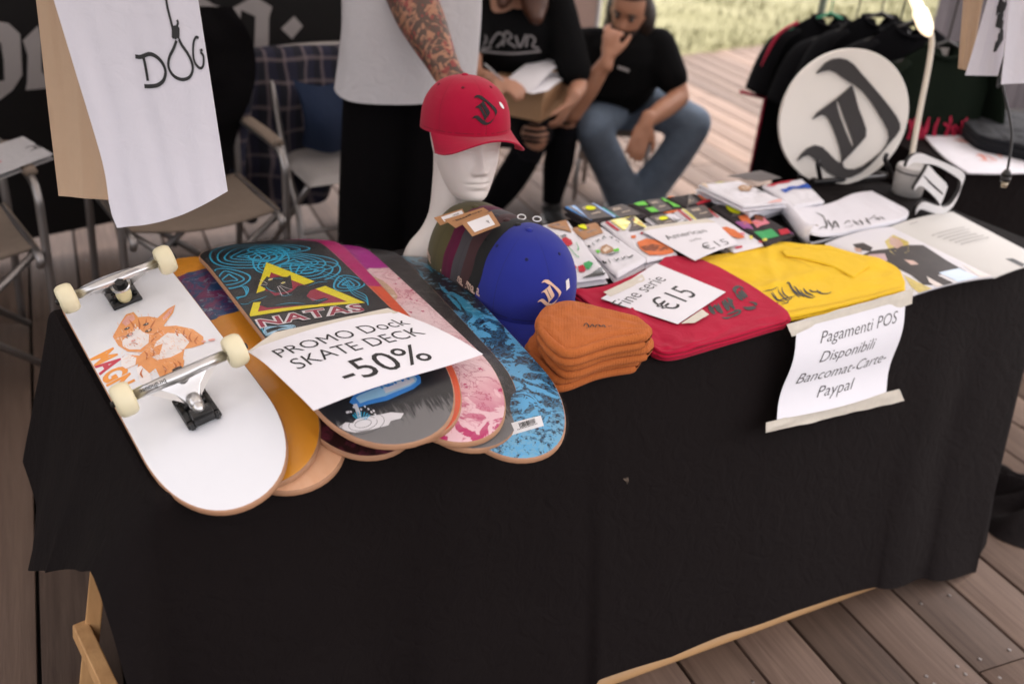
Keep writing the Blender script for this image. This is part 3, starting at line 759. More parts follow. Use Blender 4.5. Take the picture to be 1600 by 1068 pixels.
# panther deck print
fl = loc_on(dkN)
def N_(l): return [fl(300+x_/2.543, 360+y_/2.543) for x_, y_ in l]
M_np = [simple(n_, c_, .3, var=.1, coat=.5) for n_, c_ in (('print_cyan', (.02, .42, .66)), ('print_yellow', (.80, .70, .0)), ('print_crimson', (.33, .005, .045)), ('print_black', (.006, .008, .012)), ('print_white', (.72, .70, .72)), ('print_blue', (.05, .25, .65)), ('print_lightblue', (.35, .6, .78)))]
pr = Print()
def swirl(cx, cy, rx, ry, n_, tw, ph, w_=.0034):
    for j in range(n_):
        q = (j+1)/n_; pts = [(cx+rx*q*math.cos(a)+tw*math.sin(2*a+j)*q+.06*rx*math.sin(3*a+ph+j), cy+ry*q*math.sin(a)+.14*ry*math.sin(2*a+ph+j*.6)) for a in [2*PI*k_/16 for k_ in range(16)]]
        pr.stroke(N_(pts), w_, 0, 3, True)
swirl(240, 102, 165, 48, 6, 14, 0); swirl(400, 130, 175, 42, 5, -12, 1.3); swirl(150, 195, 78, 40, 3, 6, 2); swirl(470, 160, 120, 40, 4, 8, 3); swirl(620, 215, 60, 30, 3, 5, 1); swirl(340, 75, 120, 18, 3, 5, 1)
for dy_ in (0, 9, 18): pr.stroke(N_([(90+dy_, 200), (120+dy_, 235), (215-dy_, 225), (215, 260), (165+dy_, 275), (150+dy_, 310), (190+dy_, 350), (215+dy_, 378), (270, 372), (262+dy_, 400), (275+dy_, 440)]), .002, 0, 5)
for dy_ in (0, 10, 20): pr.stroke(N_([(520, 165+dy_), (600, 190+dy_), (640, 235+dy_), (690, 262+dy_), (700, 300)]), .0018, 0, 5)
pr.poly(N_([(296, 128), (688, 290), (226, 348)]), 1)
pr.poly(N_([(314, 168), (618, 285), (262, 326)]), 2)
pr.poly(N_([(268, 300), (285, 262), (302, 240), (330, 262), (395, 245), (420, 222), (455, 215), (520, 195), (548, 205), (530, 222), (470, 240), (455, 262), (480, 282), (525, 268), (545, 275), (500, 296), (300, 310)]), 3)
pr.poly(N_([(285, 200), (298, 184), (312, 192), (345, 185), (378, 186), (392, 178), (396, 205), (400, 232), (370, 248), (330, 250), (300, 238), (272, 222)]), 3)
pr.poly(N_([(290, 240), (320, 255), (290, 285), (225, 292), (185, 300), (178, 285), (230, 262)]), 3)
for l_ in ([(300, 262), (270, 275), (225, 290)], [(330, 300), (390, 290), (450, 292)], [(455, 225), (500, 208), (540, 206)], [(470, 270), (500, 280), (538, 272)], [(300, 195), (330, 192), (365, 195)], [(185, 292), (205, 298), (235, 292)], [(345, 250), (365, 262), (400, 255)], [(292, 225), (310, 240), (335, 246)]): pr.stroke(N_(l_), .0016, 0, 4, taper=True)
for cx, cy in ((312, 197), (362, 210)):
    c = N_([(cx, cy)])[0]; pr.ell(c[0], c[1], .0052, .003, 4, 10, .4); pr.ell(c[0], c[1], .004, .0022, 1, 10, .4)
for l_ in ([(345, 222), (365, 240), (385, 255)], [(350, 220), (380, 232), (398, 236)], [(340, 225), (350, 245), (358, 262)], [(300, 215), (285, 205), (268, 200)], [(298, 220), (282, 218), (262, 222)]): pr.stroke(N_(l_), .0011, 4, 3)
# NATAS lettering
a0 = N_([(268, 392)])[0]; a1 = N_([(690, 322)])[0]; rot = math.atan2(a1[1]-a0[1], a1[0]-a0[0]); wd = math.hypot(a1[0]-a0[0], a1[1]-a0[1])
for m_, bd in ((4, .075), (2, .015)):
    vs_, fs_ = text2d('NATAS', .05, 0, bd, 1.12); mx_ = max(v_[0] for v_ in vs_); sc = wd/mx_
    pr.shape([(a0[0]+a*sc*math.cos(rot)-b_*.82*math.sin(rot), a0[1]+a*sc*math.sin(rot)+b_*.82*math.cos(rot)) for a, b_ in vs_], fs_, m_)
for j in range(7): pr.stroke(N_([(275+4*j, 432-j*3), (290, 402-j*2), (340, 385), (400, 378+j*2), (405-j*8, 392), (330, 402+j), (282+5*j, 425)]), .0012, 6, 4)
pr.build('panther_print', M_np, dmapN, dkN, .02, .0003, .00002, False)
# milk bottle
pr = Print()
pr.poly(N_([(640, 655), (650, 640), (855, 568), (890, 566), (908, 582), (910, 605), (880, 628), (775, 672), (700, 688), (660, 700), (625, 680)]), 5)
pr.poly(N_([(650, 662), (668, 650), (850, 582), (885, 578), (895, 590), (890, 602), (868, 616), (768, 655), (700, 672), (668, 684)]), 6)
pr.poly(N_([(760, 625), (850, 588), (880, 586), (885, 598), (862, 612), (770, 645)]), 4)
a0 = N_([(832, 626)])[0]; a1 = N_([(730, 668)])[0]; rot = math.atan2(a1[1]-a0[1], a1[0]-a0[0])+PI/2-.1
for k_, ch in enumerate('MILK'):
    c = N_([(832-27*k_, 600+9*k_)])[0]; pr.text(ch, c[0], c[1], .022, 5, rot+PI/2, bold=.03)
pr.poly(N_([(640, 688), (655, 685), (668, 715), (672, 742), (660, 742), (650, 712)]), 4)
pr.poly(N_([(585, 775), (610, 758), (640, 760), (655, 742), (690, 735), (740, 728), (790, 718), (842, 722), (830, 742), (790, 752), (780, 770), (720, 785), (650, 798), (600, 790)]), 4)
for rr in (14, 24, 36): c = N_([(680, 762)])[0]; pr.stroke([(c[0]+.00095*rr*math.cos(a), c[1]+.0005*rr*math.sin(a)) for a in [2*PI*k_/14 for k_ in range(14)]], .0007, 3, 2, True)
for q in range(12):
    a = q/12*PI; c = N_([(672+58*math.cos(a), 742-34*math.sin(a)-6*(q % 3))])[0]; pr.ell(c[0], c[1], .0016, .0024, 4, 8)
for q in range(7):
    a = PI*(.15+.7*q/6); pr.stroke(N_([(672+18*math.cos(a), 752-8*math.sin(a)), (672+38*math.cos(a), 740-22*math.sin(a))]), .002, 0, taper=True)
o = pr.build('milk_bottle_print', M_np, dmapN, dkN, .02, .0003, .00005, False)
# dog face on the purple deck
fl = loc_on(dkB)
M_dg = [simple(n_, c_, .35, var=.3, vs=120, coat=.4) for n_, c_ in (('dog_beige', (.62, .42, .28)), ('dog_brown', (.22, .1, .05)), ('dog_dark', (.02, .015, .015)), ('dog_cream', (.75, .62, .5)))]
pr = Print()
pr.poly(N_2 := [fl(300+x_/2.543, 360+y_/2.543) for x_, y_ in [(672, 176), (712, 178), (760, 200), (800, 235), (818, 262), (800, 292), (770, 275), (740, 240), (700, 205)]], 0)
pr.poly([fl(300+x_/2.543, 360+y_/2.543) for x_, y_ in [(705, 200), (740, 208), (765, 238), (750, 250), (725, 232)]], 1)
pr.ell(*fl(300+741/2.543, 360+226/2.543), .007, .005, 2, 12); pr.ell(*fl(300+785/2.543, 360+262/2.543), .012, .008, 3, 12)
pr.build('dog_print', M_dg, dmap, dkB, .02, .0003, .00005, False)
# barcode sticker
fl = loc_on(dkD)
c = [fl(*q) for q in ((793, 661), (845, 648), (850, 664), (800, 678))]
M_pw = simple('sticker_white', (.82, .81, .82), .4, var=.02, bump=0); M_pk = simple('print_ink', (.012, .012, .012), .5, var=0, bump=0)
def quadmap(c): return lambda s, t: (c[3][0]*(1-s)*(1-t)+c[2][0]*s*(1-t)+c[1][0]*s*t+c[0][0]*(1-s)*t, c[3][1]*(1-s)*(1-t)+c[2][1]*s*(1-t)+c[1][1]*s*t+c[0][1]*(1-s)*t)
qm = quadmap(c); pr = Print()
pr.poly([qm(0, 0), qm(1, 0), qm(1, 1), qm(0, 1)], 0)
rg = random.Random(5); s = .3
while s < .78:
    w_ = rg.choice((.008, .014, .022)); pr.poly([qm(s, .38), qm(s+w_, .38), qm(s+w_, .82), qm(s, .82)], 1); s += w_+rg.choice((.008, .014))
for k_ in range(14): pr.poly([qm(.2+k_*.045, .2), qm(.225+k_*.045, .2), qm(.225+k_*.045, .28), qm(.2+k_*.045, .28)], 1)
pr.build('barcode_sticker', [M_pw, M_pk], dmap, dkD, .03, .0004, .00008, False)
# ================================================================ GOODS ON THE TABLE
# blackletter D emblem, traced in disc units (-1..1)
def _e(l): return [((x_-437)/317, -(y_-580)/342) for x_, y_ in l]
EM1 = _e([(283, 348), (300, 325), (325, 298), (355, 283), (390, 280), (425, 290), (460, 315), (500, 362), (550, 418), (600, 475), (650, 535), (690, 588), (710, 625), (712, 655), (695, 685), (660, 728), (620, 780), (580, 825), (535, 862), (490, 882), (450, 886), (415, 876), (370, 848), (330, 808), (295, 770), (270, 752), (245, 758), (216, 778), (232, 748), (262, 718), (300, 704), (335, 715), (370, 750), (405, 788), (430, 804), (440, 800), (448, 826), (470, 838), (505, 842), (545, 828), (590, 798), (630, 765), (655, 728), (664, 695), (656, 658), (630, 612), (595, 558), (555, 500), (515, 452), (475, 418), (450, 404), (415, 380), (380, 352), (345, 336), (310, 340)])
EM2 = _e([(460, 418), (478, 468), (498, 530), (525, 590), (545, 640), (546, 678), (520, 712), (478, 760), (438, 802), (434, 770), (422, 725), (402, 672), (380, 622), (360, 582), (340, 558), (318, 553), (278, 572), (300, 542), (345, 510), (390, 478), (430, 446)])
EM2H = _e([(388, 488), (398, 486), (412, 520), (436, 580), (462, 640), (484, 690), (494, 722), (486, 728), (468, 696), (440, 636), (412, 570), (394, 520)])
M_paper = simple('paper', (.80, .79, .83), .75, var=.015, vs=6, bs=40, bump=.05, spec=.3)
M_ink = simple('printer_ink', (.014, .013, .014), .6, var=0, bump=0)
M_tape = simple('masking_tape', (.66, .61, .52), .6, var=.1, vs=60, bs=120, bump=.3)
def paper(name, label, cat, px, zs, texts, bend=None, aspect=1.414, tapes=(), group=None, nu=20, matp=None):
    """px/zs: TL TR BR BL corners; texts: (string, s centre, t baseline (0 bottom), size in sheet-heights, kwargs)"""
    c = [P(px[i][0], px[i][1], .75+zs[i]) for i in range(4)]
    F = patch(c[3], c[2], c[1], c[0], bend)
    W_ = ((c[1]-c[0]).length+(c[2]-c[3]).length)/2; H_ = ((c[0]-c[3]).length+(c[1]-c[2]).length)/2
    o = thing(name, label, cat, min(c, key=lambda q: q.z), 0, group)
    sheet('sheet', F, matp or M_paper, o, nu, 14)
    pr = Print()
    for tx, cx, ty, sz, kw in texts:
        vs, fs = text2d(tx, sz*H_, kw.get('shear', 0), kw.get('bold', 0), kw.get('space', 1), 'CENTER')
        kx = kw.get('sx', 1); pr.shape([((cx*W_+a*kx)/W_, (ty*H_+b)/H_) for a, b in vs], fs, 0)
    if texts: pr.build('lettering', [kw.get('ink') or M_ink for _ in (0,)], lambda a, b, off: F(a, b, off), o, .08, .0004)
    for tp in tapes:
        q = [P(x_, y_, .75+z_) for x_, y_, z_ in tp]; G = patch(*q, bend=lambda s, t: (0, 0, .0006*nz(s*6, t*3, 2)))
        sheet('tape_strip', G, M_tape, o, 20, 4, .0003)
    return o, F
# --- PROMO sheet over the decks
paper('price_sheet', 'white sheet reading PROMO Dock SKATE DECK -50% taped across the skateboard decks', 'sign',
      [(385, 548), (622, 487), (755, 553), (490, 641)], [.113, .129, .113, .121],
      [('PROMO Dock', .50, .70, .22, dict(bold=-.004, sx=.93)), ('SKATE DECK', .50, .48, .22, dict(bold=-.004, sx=.93)), ('-50%', .50, .13, .37, dict(bold=.002, sx=1.05))],
      bend=lambda s, t: (0, 0, .010*math.sin(PI*s)*(.4+.6*t)+.006*math.sin(PI*t)+.004*nz(s*2, t*2)),
      tapes=[[(386, 549, .1150), (622, 488, .1305), (606, 481, .1305), (428, 519, .1220)]])
# --- mannequin head with red cap
M_foam = simple('white_foam', (.76, .70, .655), .55, var=.02, vs=40, bs=260, bump=.12, spec=.35)
def gau(x_, s): return math.exp(-(x_/s)**2)
def hlerp(tab, x):
    n_ = len(tab)
    if x <= tab[0][0]: return tab[0][1]
    if x >= tab[-1][0]: return tab[-1][1]
    i = max(k for k in range(n_-1) if tab[k][0] <= x)
    def sl(k):
        a_, c_ = tab[max(k-1, 0)], tab[min(k+1, n_-1)]; return (c_[1]-a_[1])/(c_[0]-a_[0])
    x0, y0 = tab[i][:2]; x1, y1 = tab[i+1][:2]; h = x1-x0; t = (x-x0)/h
    return (2*t**3-3*t*t+1)*y0+(t**3-2*t*t+t)*h*sl(i)+(-2*t**3+3*t*t)*y1+(t**3-t*t)*h*sl(i+1)
def head_pt(a, z):
    """a=0 looks forward (-y); z 0 chin .. .235 crown"""
    tabw = [(-.004, .020), (.0, .028), (.012, .038), (.03, .048), (.05, .055), (.08, .0625), (.11, .068), (.14, .0715), (.17, .070), (.195, .0635), (.215, .051), (.228, .034), (.235, .004)]
    tabf = [(-.004, .050), (.0, .066), (.012, .078), (.03, .079), (.05, .0815), (.07, .083), (.10, .0805), (.12, .082), (.14, .0875), (.17, .083), (.195, .070), (.215, .052), (.228, .033), (.235, .004)]
    tabb = [(-.004, .02), (.0, .02), (.03, .040), (.05, .062), (.08, .084), (.11, .096), (.14, .102), (.17, .099), (.195, .088), (.215, .068), (.228, .045), (.235, .006)]
    w_ = max(.001, hlerp(tabw, z)); f_ = max(.001, hlerp(tabf, z)); b_ = max(.001, hlerp(tabb, z))
    c, s = math.cos(a), math.sin(a); n_ = 2.25
    r = 1/((abs(s)**n_+abs(c)**n_)**(1/n_))
    x_ = w_*s*r; y_ = -(f_ if c > 0 else b_)*c*r
    if c > 0:
        X = abs(x_); d = 0
        nzp = max(0, min(1, (z-.062)/.006)) if z < .068 else max(0, 1-(z-.068)/.062)
        if .058 < z < .135:
            k = hlerp([(.058, 0), (.064, .55), (.072, 1), (.082, .85), (.10, .5), (.12, .18), (.135, 0)], z)
            d += .0235*k*gau(x_, .0085+.0045*gau(z-.07, .010)); d += .005*gau(z-.069, .007)*gau(X-.012, .006)
        d -= .0095*gau(X-.030, .016)*gau(z-.112, .012)
        d += .0040*gau(X-.030, .012)*gau(z-.109, .0065); d += .0015*gau(X-.030, .014)*gau(z-.1085, .0022)
        d += .0035*gau(X-.028, .020)*gau(z-.130, .007)
        d += .0062*gau(x_, .020)*gau(z-.0485, .0048)+.0066*gau(x_, .017)*gau(z-.0365, .0055)
        d -= .0050*gau(x_, .024)*gau(z-.0425, .0022); d -= .002*gau(x_, .016)*gau(z-.027, .005)
        d += .005*gau(x_, .018)*gau(z-.012, .011); d -= .0018*gau(x_, .004)*gau(z-.056, .006)
        d += .003*gau(X-.045, .014)*gau(z-.085, .018)
        y_ -= d*c
    return Vector((x_, y_, z))
MU, MV = .838, .585; HZ = .168      # mannequin base in the table frame, chin height above the table
mh = thing('mannequin_head', 'white foam mannequin head with long neck wearing the red cap', 'mannequin head', T(MU, MV, .002), TH)
b = MB(); na = 128; nzs = 150
HT_ = Matrix.Translation((.0, -.05, HZ)) @ Matrix.Rotation(R(-10), 4, 'Z') @ Matrix.Rotation(R(-5), 4, 'X')
b.grid(lambda s, t: head_pt(s*2*PI, -.004+.239*t), na, nzs, HT_)
o = b.build('head', M_foam, mh)
b = MB()
tabn = [(0, .098, .060, .0), (.01, .103, .064, .0), (.04, .090, .058, .0), (.065, .068, .052, -.004), (.09, .053, .050, -.008), (.12, .0455, .048, -.012), (.20, .043, .047, -.016), (.25, .0445, .050, -.018), (.29, .046, .052, -.020), (.33, .03, .03, -.015)]
def nk(s, t):
    z = .25*t; rx, ry, cy = [hlerp([(q_[0], q_[j_]) for q_ in tabn], z) for j_ in (1, 2, 3)]; a = s*2*PI; return Vector((rx*math.sin(a)-.01, -ry*math.cos(a)+cy, z))
b.grid(nk, 64, 60); o = b.build('neck_bust', M_foam, mh)
b = MB(); b.ell((.0, -.005, .006), (.106, .062, .006)); 
# --- caps
def cap(name, label, M, col, colb=None, logo=None, sticker=True, side=None, group=None, curve=.018, brimdrop=.006, rx=.088, ry=.100, hh=.125, bl=.068, tilt=0, logo_pos=(.012, .052, .036)):
    mc = fabric('cap_'+name, col, .9, 1500, .12, .1, .06)
    o = thing('baseball_cap', label, 'cap', (0, 0, 0), 0, group); o.location = M.translation; o.rotation_euler = M.to_euler()
    def crown(a, q, off=0):               # a azimuth (0 front), q 0 rim .. 1 top
        ph = q*PI/2; e = .82
        rr = math.cos(ph)**e; zz = math.sin(ph)**.93
        front = max(0, math.cos(a))
        rr = rr*(1+.10*front*math.sin(2*ph)*.7)
        for k_ in range(6):
            da = (a-(k_*PI/3)+PI) % (2*PI)-PI
            rr -= .008*gau(da, .022+.02*q)*(1-q*.6)
        x_ = rx*rr*math.sin(a); y_ = -ry*rr*math.cos(a)*1.0; z_ = hh*zz-.004*math.cos(a)*(1-q)
        n_ = Vector((x_/rx**2, y_/ry**2, z_/hh**2)).normalized()
        return Vector((x_, y_, z_))+n_*(off+.0012*noise.noise(Vector((x_*25, y_*25, z_*25))))
    b = MB(); b.grid(lambda s, t: crown(s*2*PI, t*.998), 120, 40); b.grid(lambda s, t: crown(s*2*PI, t*.995, -.0022), 80, 24, flip=True)
    b.build('crown', mc, o)
    mb_ = fabric('cap_'+(name if colb is None else name+'_brim'), colb or col, .9, 1500, .12, .1, .06)
    A_ = R(74)
    def brim(s, t, off=0):
        a = (s*2-1)*A_; i_ = crown(a, 0); k = (s*2-1)
        ox = .090*math.sin(a*1.17); oy = -(ry*.42+(ry*.58+bl)*max(0, math.cos(k*PI/2*.985))**.62)
        p = Vector((i_.x*(1-t)+ox*t, i_.y*(1-t)+oy*t, 0)); 
        p.z = i_.z-brimdrop*t*1.0-curve*((p.x/.085)**2)*t+off+.0; return p
    b = MB(); b.grid(lambda s, t: brim(s, t, .0012), 48, 16, flip=True); b.grid(lambda s, t: brim(s, t, -.0018), 48, 16)
    e = []
    b.tube([brim(s/48, 1, -.0003) for s in range(49)], .0019, 8); b.build('brim', mb_, o)
    # stitching, seams, button, eyelets
    md_ = simple('thread_'+name, tuple(c_*.35 for c_ in (srgb(col) if isinstance(col, str) else col)), .8, var=0, bump=0)
    b = MB(); b.lathe([(.0075, -.001), (.0075, .002), (.005, .0042), (.001, .005)], 16, Matrix.Translation(crown(0, 1)-Vector((0, 0, .001)))); b.build('button', mc, o)
    for k_ in range(6):
        p = crown((k_+.5)*PI/3, .62, .0006); n_ = Vector((p.x/rx**2, p.y/ry**2, p.z/hh**2)); b = MB(); b.lathe([(.0012, 0), (.0024, .0006), (.0036, 0)], 12, Matrix.Translation(p) @ n_.to_track_quat('Z', 'Y').to_matrix().to_4x4()); b.build('eyelet', md_, o)
    pr = Print()
    for r_ in (.25, .45, .65, .82): pr.stroke([(s_/30, r_) for s_ in range(31)], .004, 0)
    pr.build('brim_stitching', md_, lambda s, t, off: brim(s, t, .0016+off*.2), o, 0, .0004, 0, False)
    pr = Print()
    pr.stroke([(a/40*2*PI, .035) for a in range(41)], .006, 0)
    for k_ in range(6): pr.stroke([(k_*PI/3, .03+.9*q/20) for q in range(21)], .007, 0)
    pr.build('seam', md_, lambda s, t, off: crown(s, t, .0003), o, 0, 0, 0, False)
    if logo:
        sz, px_, pz_ = logo_pos[2], logo_pos[0], logo_pos[1]
        ml = simple('emblem_'+logo, {'cream': (.80, .55, .40), 'black': (.012, .01, .012)}[logo], .75, bs=900, bump=.4)
        for h_, k_ in ((.0008, 1.0), (.0022, .93)):
            pr = Print(); pr.poly([(x_*sz, y_*sz*1.1) for x_, y_ in EM1]); pr.poly([(x_*sz, y_*sz*1.1) for x_, y_ in EM2], 0, [[(x_*sz, y_*sz*1.1) for x_, y_ in EM2H]])
            pr.build('emblem', ml, lambda x_, y_, off, h_=h_: crown((px_+x_)/rx, .05+(pz_+y_)/hh*.58, h_), o, .006, 0, 0, False)
    if sticker:
        a0 = (logo_pos[0]+.052)/rx; q0 = .05+(logo_pos[1]+.004)/hh*.58
        pr = Print()
        if sticker == 'oval': pr.ell(a0, q0, .075, .036, 0, 14, -.5)
        else: pr.poly([(a0-.06, q0-.055), (a0+.055, q0-.045), (a0+.06, q0+.045), (a0-.05, q0+.04)])
        pr.build('sticker', M_pw, lambda x_, y_, off: crown(x_, y_, .0012), o, .03, 0, 0, False)
    if side:
        pr = Print(); pr.text(side, 0, 0, .30, 0, bold=.02); mxx = max(v_[0] for v_ in pr.b[0][0])
        pr.build('side_lettering', simple('side_thread', (.70, .48, .38), .7, var=0, bump=0), lambda x_, y_, off: crown(-PI*.46+(x_-mxx/2)*.62, .10+y_*.42, .0014), o, .05, 0, 0, False)
    return o
def capM(u, v, z, yaw=0, pitch=0, roll=0): return Matrix.Translation(T(u, v, z)) @ Matrix.Rotation(TH+R(yaw), 4, 'Z') @ Matrix.Rotation(R(pitch), 4, 'X') @ Matrix.Rotation(R(roll), 4, 'Y')
cap('red', 'red baseball cap with black blackletter emblem worn by the mannequin head', Matrix(mh.matrix_basis) @ Matrix(), (.50, .004, .03)) if False else None
MM = Matrix.Translation(mh.location) @ Matrix.Rotation(TH, 4, 'Z') @ HT_ @ Matrix.Translation((0, .008, .142)) @ Matrix.Rotation(R(-4), 4, 'X')
cap('red', 'red baseball cap with black blackletter emblem worn by the mannequin head', MM, (.40, .002, .034), logo='black', sticker='oval', curve=.034, brimdrop=-.002, bl=.060, rx=.092, ry=.114, hh=.108, logo_pos=(-.004, .050, .036))
stack = [('blue', (.018, .027, .25), 'blue baseball cap with cream emblem at the front of the cap row'), ('black', (.012, .012, .012), 'black baseball cap directly behind the blue cap'), ('brown', (.055, .024, .026), 'dark brown baseball cap behind the black cap'), ('grey', (.062, .056, .062), 'dark grey baseball cap behind the dark brown one'), ('maroon', (.10, .006, .035), 'maroon baseball cap between the grey and the olive cap'), ('olive', (.085, .072, .030), 'olive green baseball cap near the back of the cap row'), ('pink', (.66, .36, .44), 'pale pink baseball cap at the very back of the cap row')]
caps = []
for i, (n_, c_, l_) in enumerate(stack):
    u = .830-.004*i; v = .285+.031*i-(.026 if i == 6 else 0)
    caps.append(cap(n_, l_, capM(u, v, .045+.001*i, -6-4.5*i, 6, -2), c_, logo='cream' if i == 0 else None, sticker=(i == 0), side='dogma.' if n_ in ('olive', 'brown', 'black', 'maroon') else ('a.' if n_ == 'blue' else None), group='row of nested baseball caps', rx=.109-.0022*i if i < 6 else .088, ry=.110-.0015*i, hh=.146-.0022*i if i < 6 else .126, curve=.020, brimdrop=.010, logo_pos=(-.004, .062, .033)))
# hang tags of the caps
M_kraft = simple('kraft_card', (.42, .21, .09), .7, var=.08, vs=60, bs=300, bump=.1)
def card(name, label, px, zs, kraft=M_kraft, body=None, txt=None, th=.0006, cat='tag', parent=None):
    c = [P(px[i][0], px[i][1], .75+zs[i]) for i in range(4)]; F = patch(c[3], c[2], c[1], c[0])
    o = thing(name, label, cat, min(c, key=lambda q: q.z)) if parent is None else parent
    sheet('card', F, kraft, o, 6, 4, th)
    if body:
        pr = Print(); pr.poly([(body[0], body[1]), (body[2], body[1]), (body[2], body[3]), (body[0], body[3])], 0)
        s = body[0]+.2*(body[2]-body[0]); rg = random.Random(9)
        while s < body[0]+.8*(body[2]-body[0]): w_ = rg.choice((.01, .02)); pr.poly([(s, body[1]+.2), (s+w_, body[1]+.2), (s+w_, body[1]+.4), (s, body[1]+.4)], 1); s += w_+.015
        pr.build('barcode_label', [M_pw, M_pk], lambda a, b_, off: F(a, b_, off), o, 0, .0004)
    if txt:
        pr = Print(); vs, fs = text2d(txt, .3, 0, .015); mx_ = max(v_[0] for v_ in vs); pr.shape([(.9-.8*a/mx_, .62-b_*1.0) for a, b_ in vs], fs, 0); pr.build('lettering', M_pk, lambda a, b_, off: F(a, b_, off), o, 0, .0004)
    return o
card('hang_tag', 'kraft hang tag with white barcode label lying on the nested caps', [(720, 347), (768, 330), (782, 352), (738, 369)], [.196, .199, .196, .190], body=(.14, .15, .86, .85))
card('hang_tag', 'kraft hang tag with upside down black lettering behind the barcode tag', [(694, 343), (755, 324), (764, 330), (712, 356)], [.190, .196, .192, .186], txt='dogma.')
card('hang_tag', 'leftmost kraft hang tag with slim white label hanging over the olive cap', [(678, 340), (722, 326), (728, 336), (688, 352)], [.182, .188, .184, .176], body=(.2, .2, .95, .8))
M_white_pl = simple('white_plastic', (.75, .73, .72), .4, bump=0)
for (x_, y_, lb) in ((815, 339, 'small white plastic tag ring at the top of the black cap'), (839, 342, 'small white plastic tag ring beside the top button of the blue cap')):
    b = MB(); b.tube([(0.008*math.cos(a), .006*math.sin(a), .003*math.sin(a)) for a in [2*PI*k_/20 for k_ in range(21)]], .0014, 6)
    o = b.build('tag_ring', M_white_pl, None); o.location = P(x_, y_, .75+.192); tag(o, lb, 'tag ring')
# string on the blue cap's emblem
b = MB(); p0 = P(866, 457, .80); b.tube(cr([p0, P(874, 470, .797), P(884, 483, .800)], 5), .0009, 6); b.tube(cr([p0, P(868, 472, .797), P(879, 490, .803)], 5), .0009, 6)
b.tube([P(862, 452, .803), P(874, 466, .803)], .0016, 6)
o = b.build('tag_string', M_white_pl, None, True, True); tag(o, 'cream cotton loop hanging from the emblem of the blue cap', 'string')
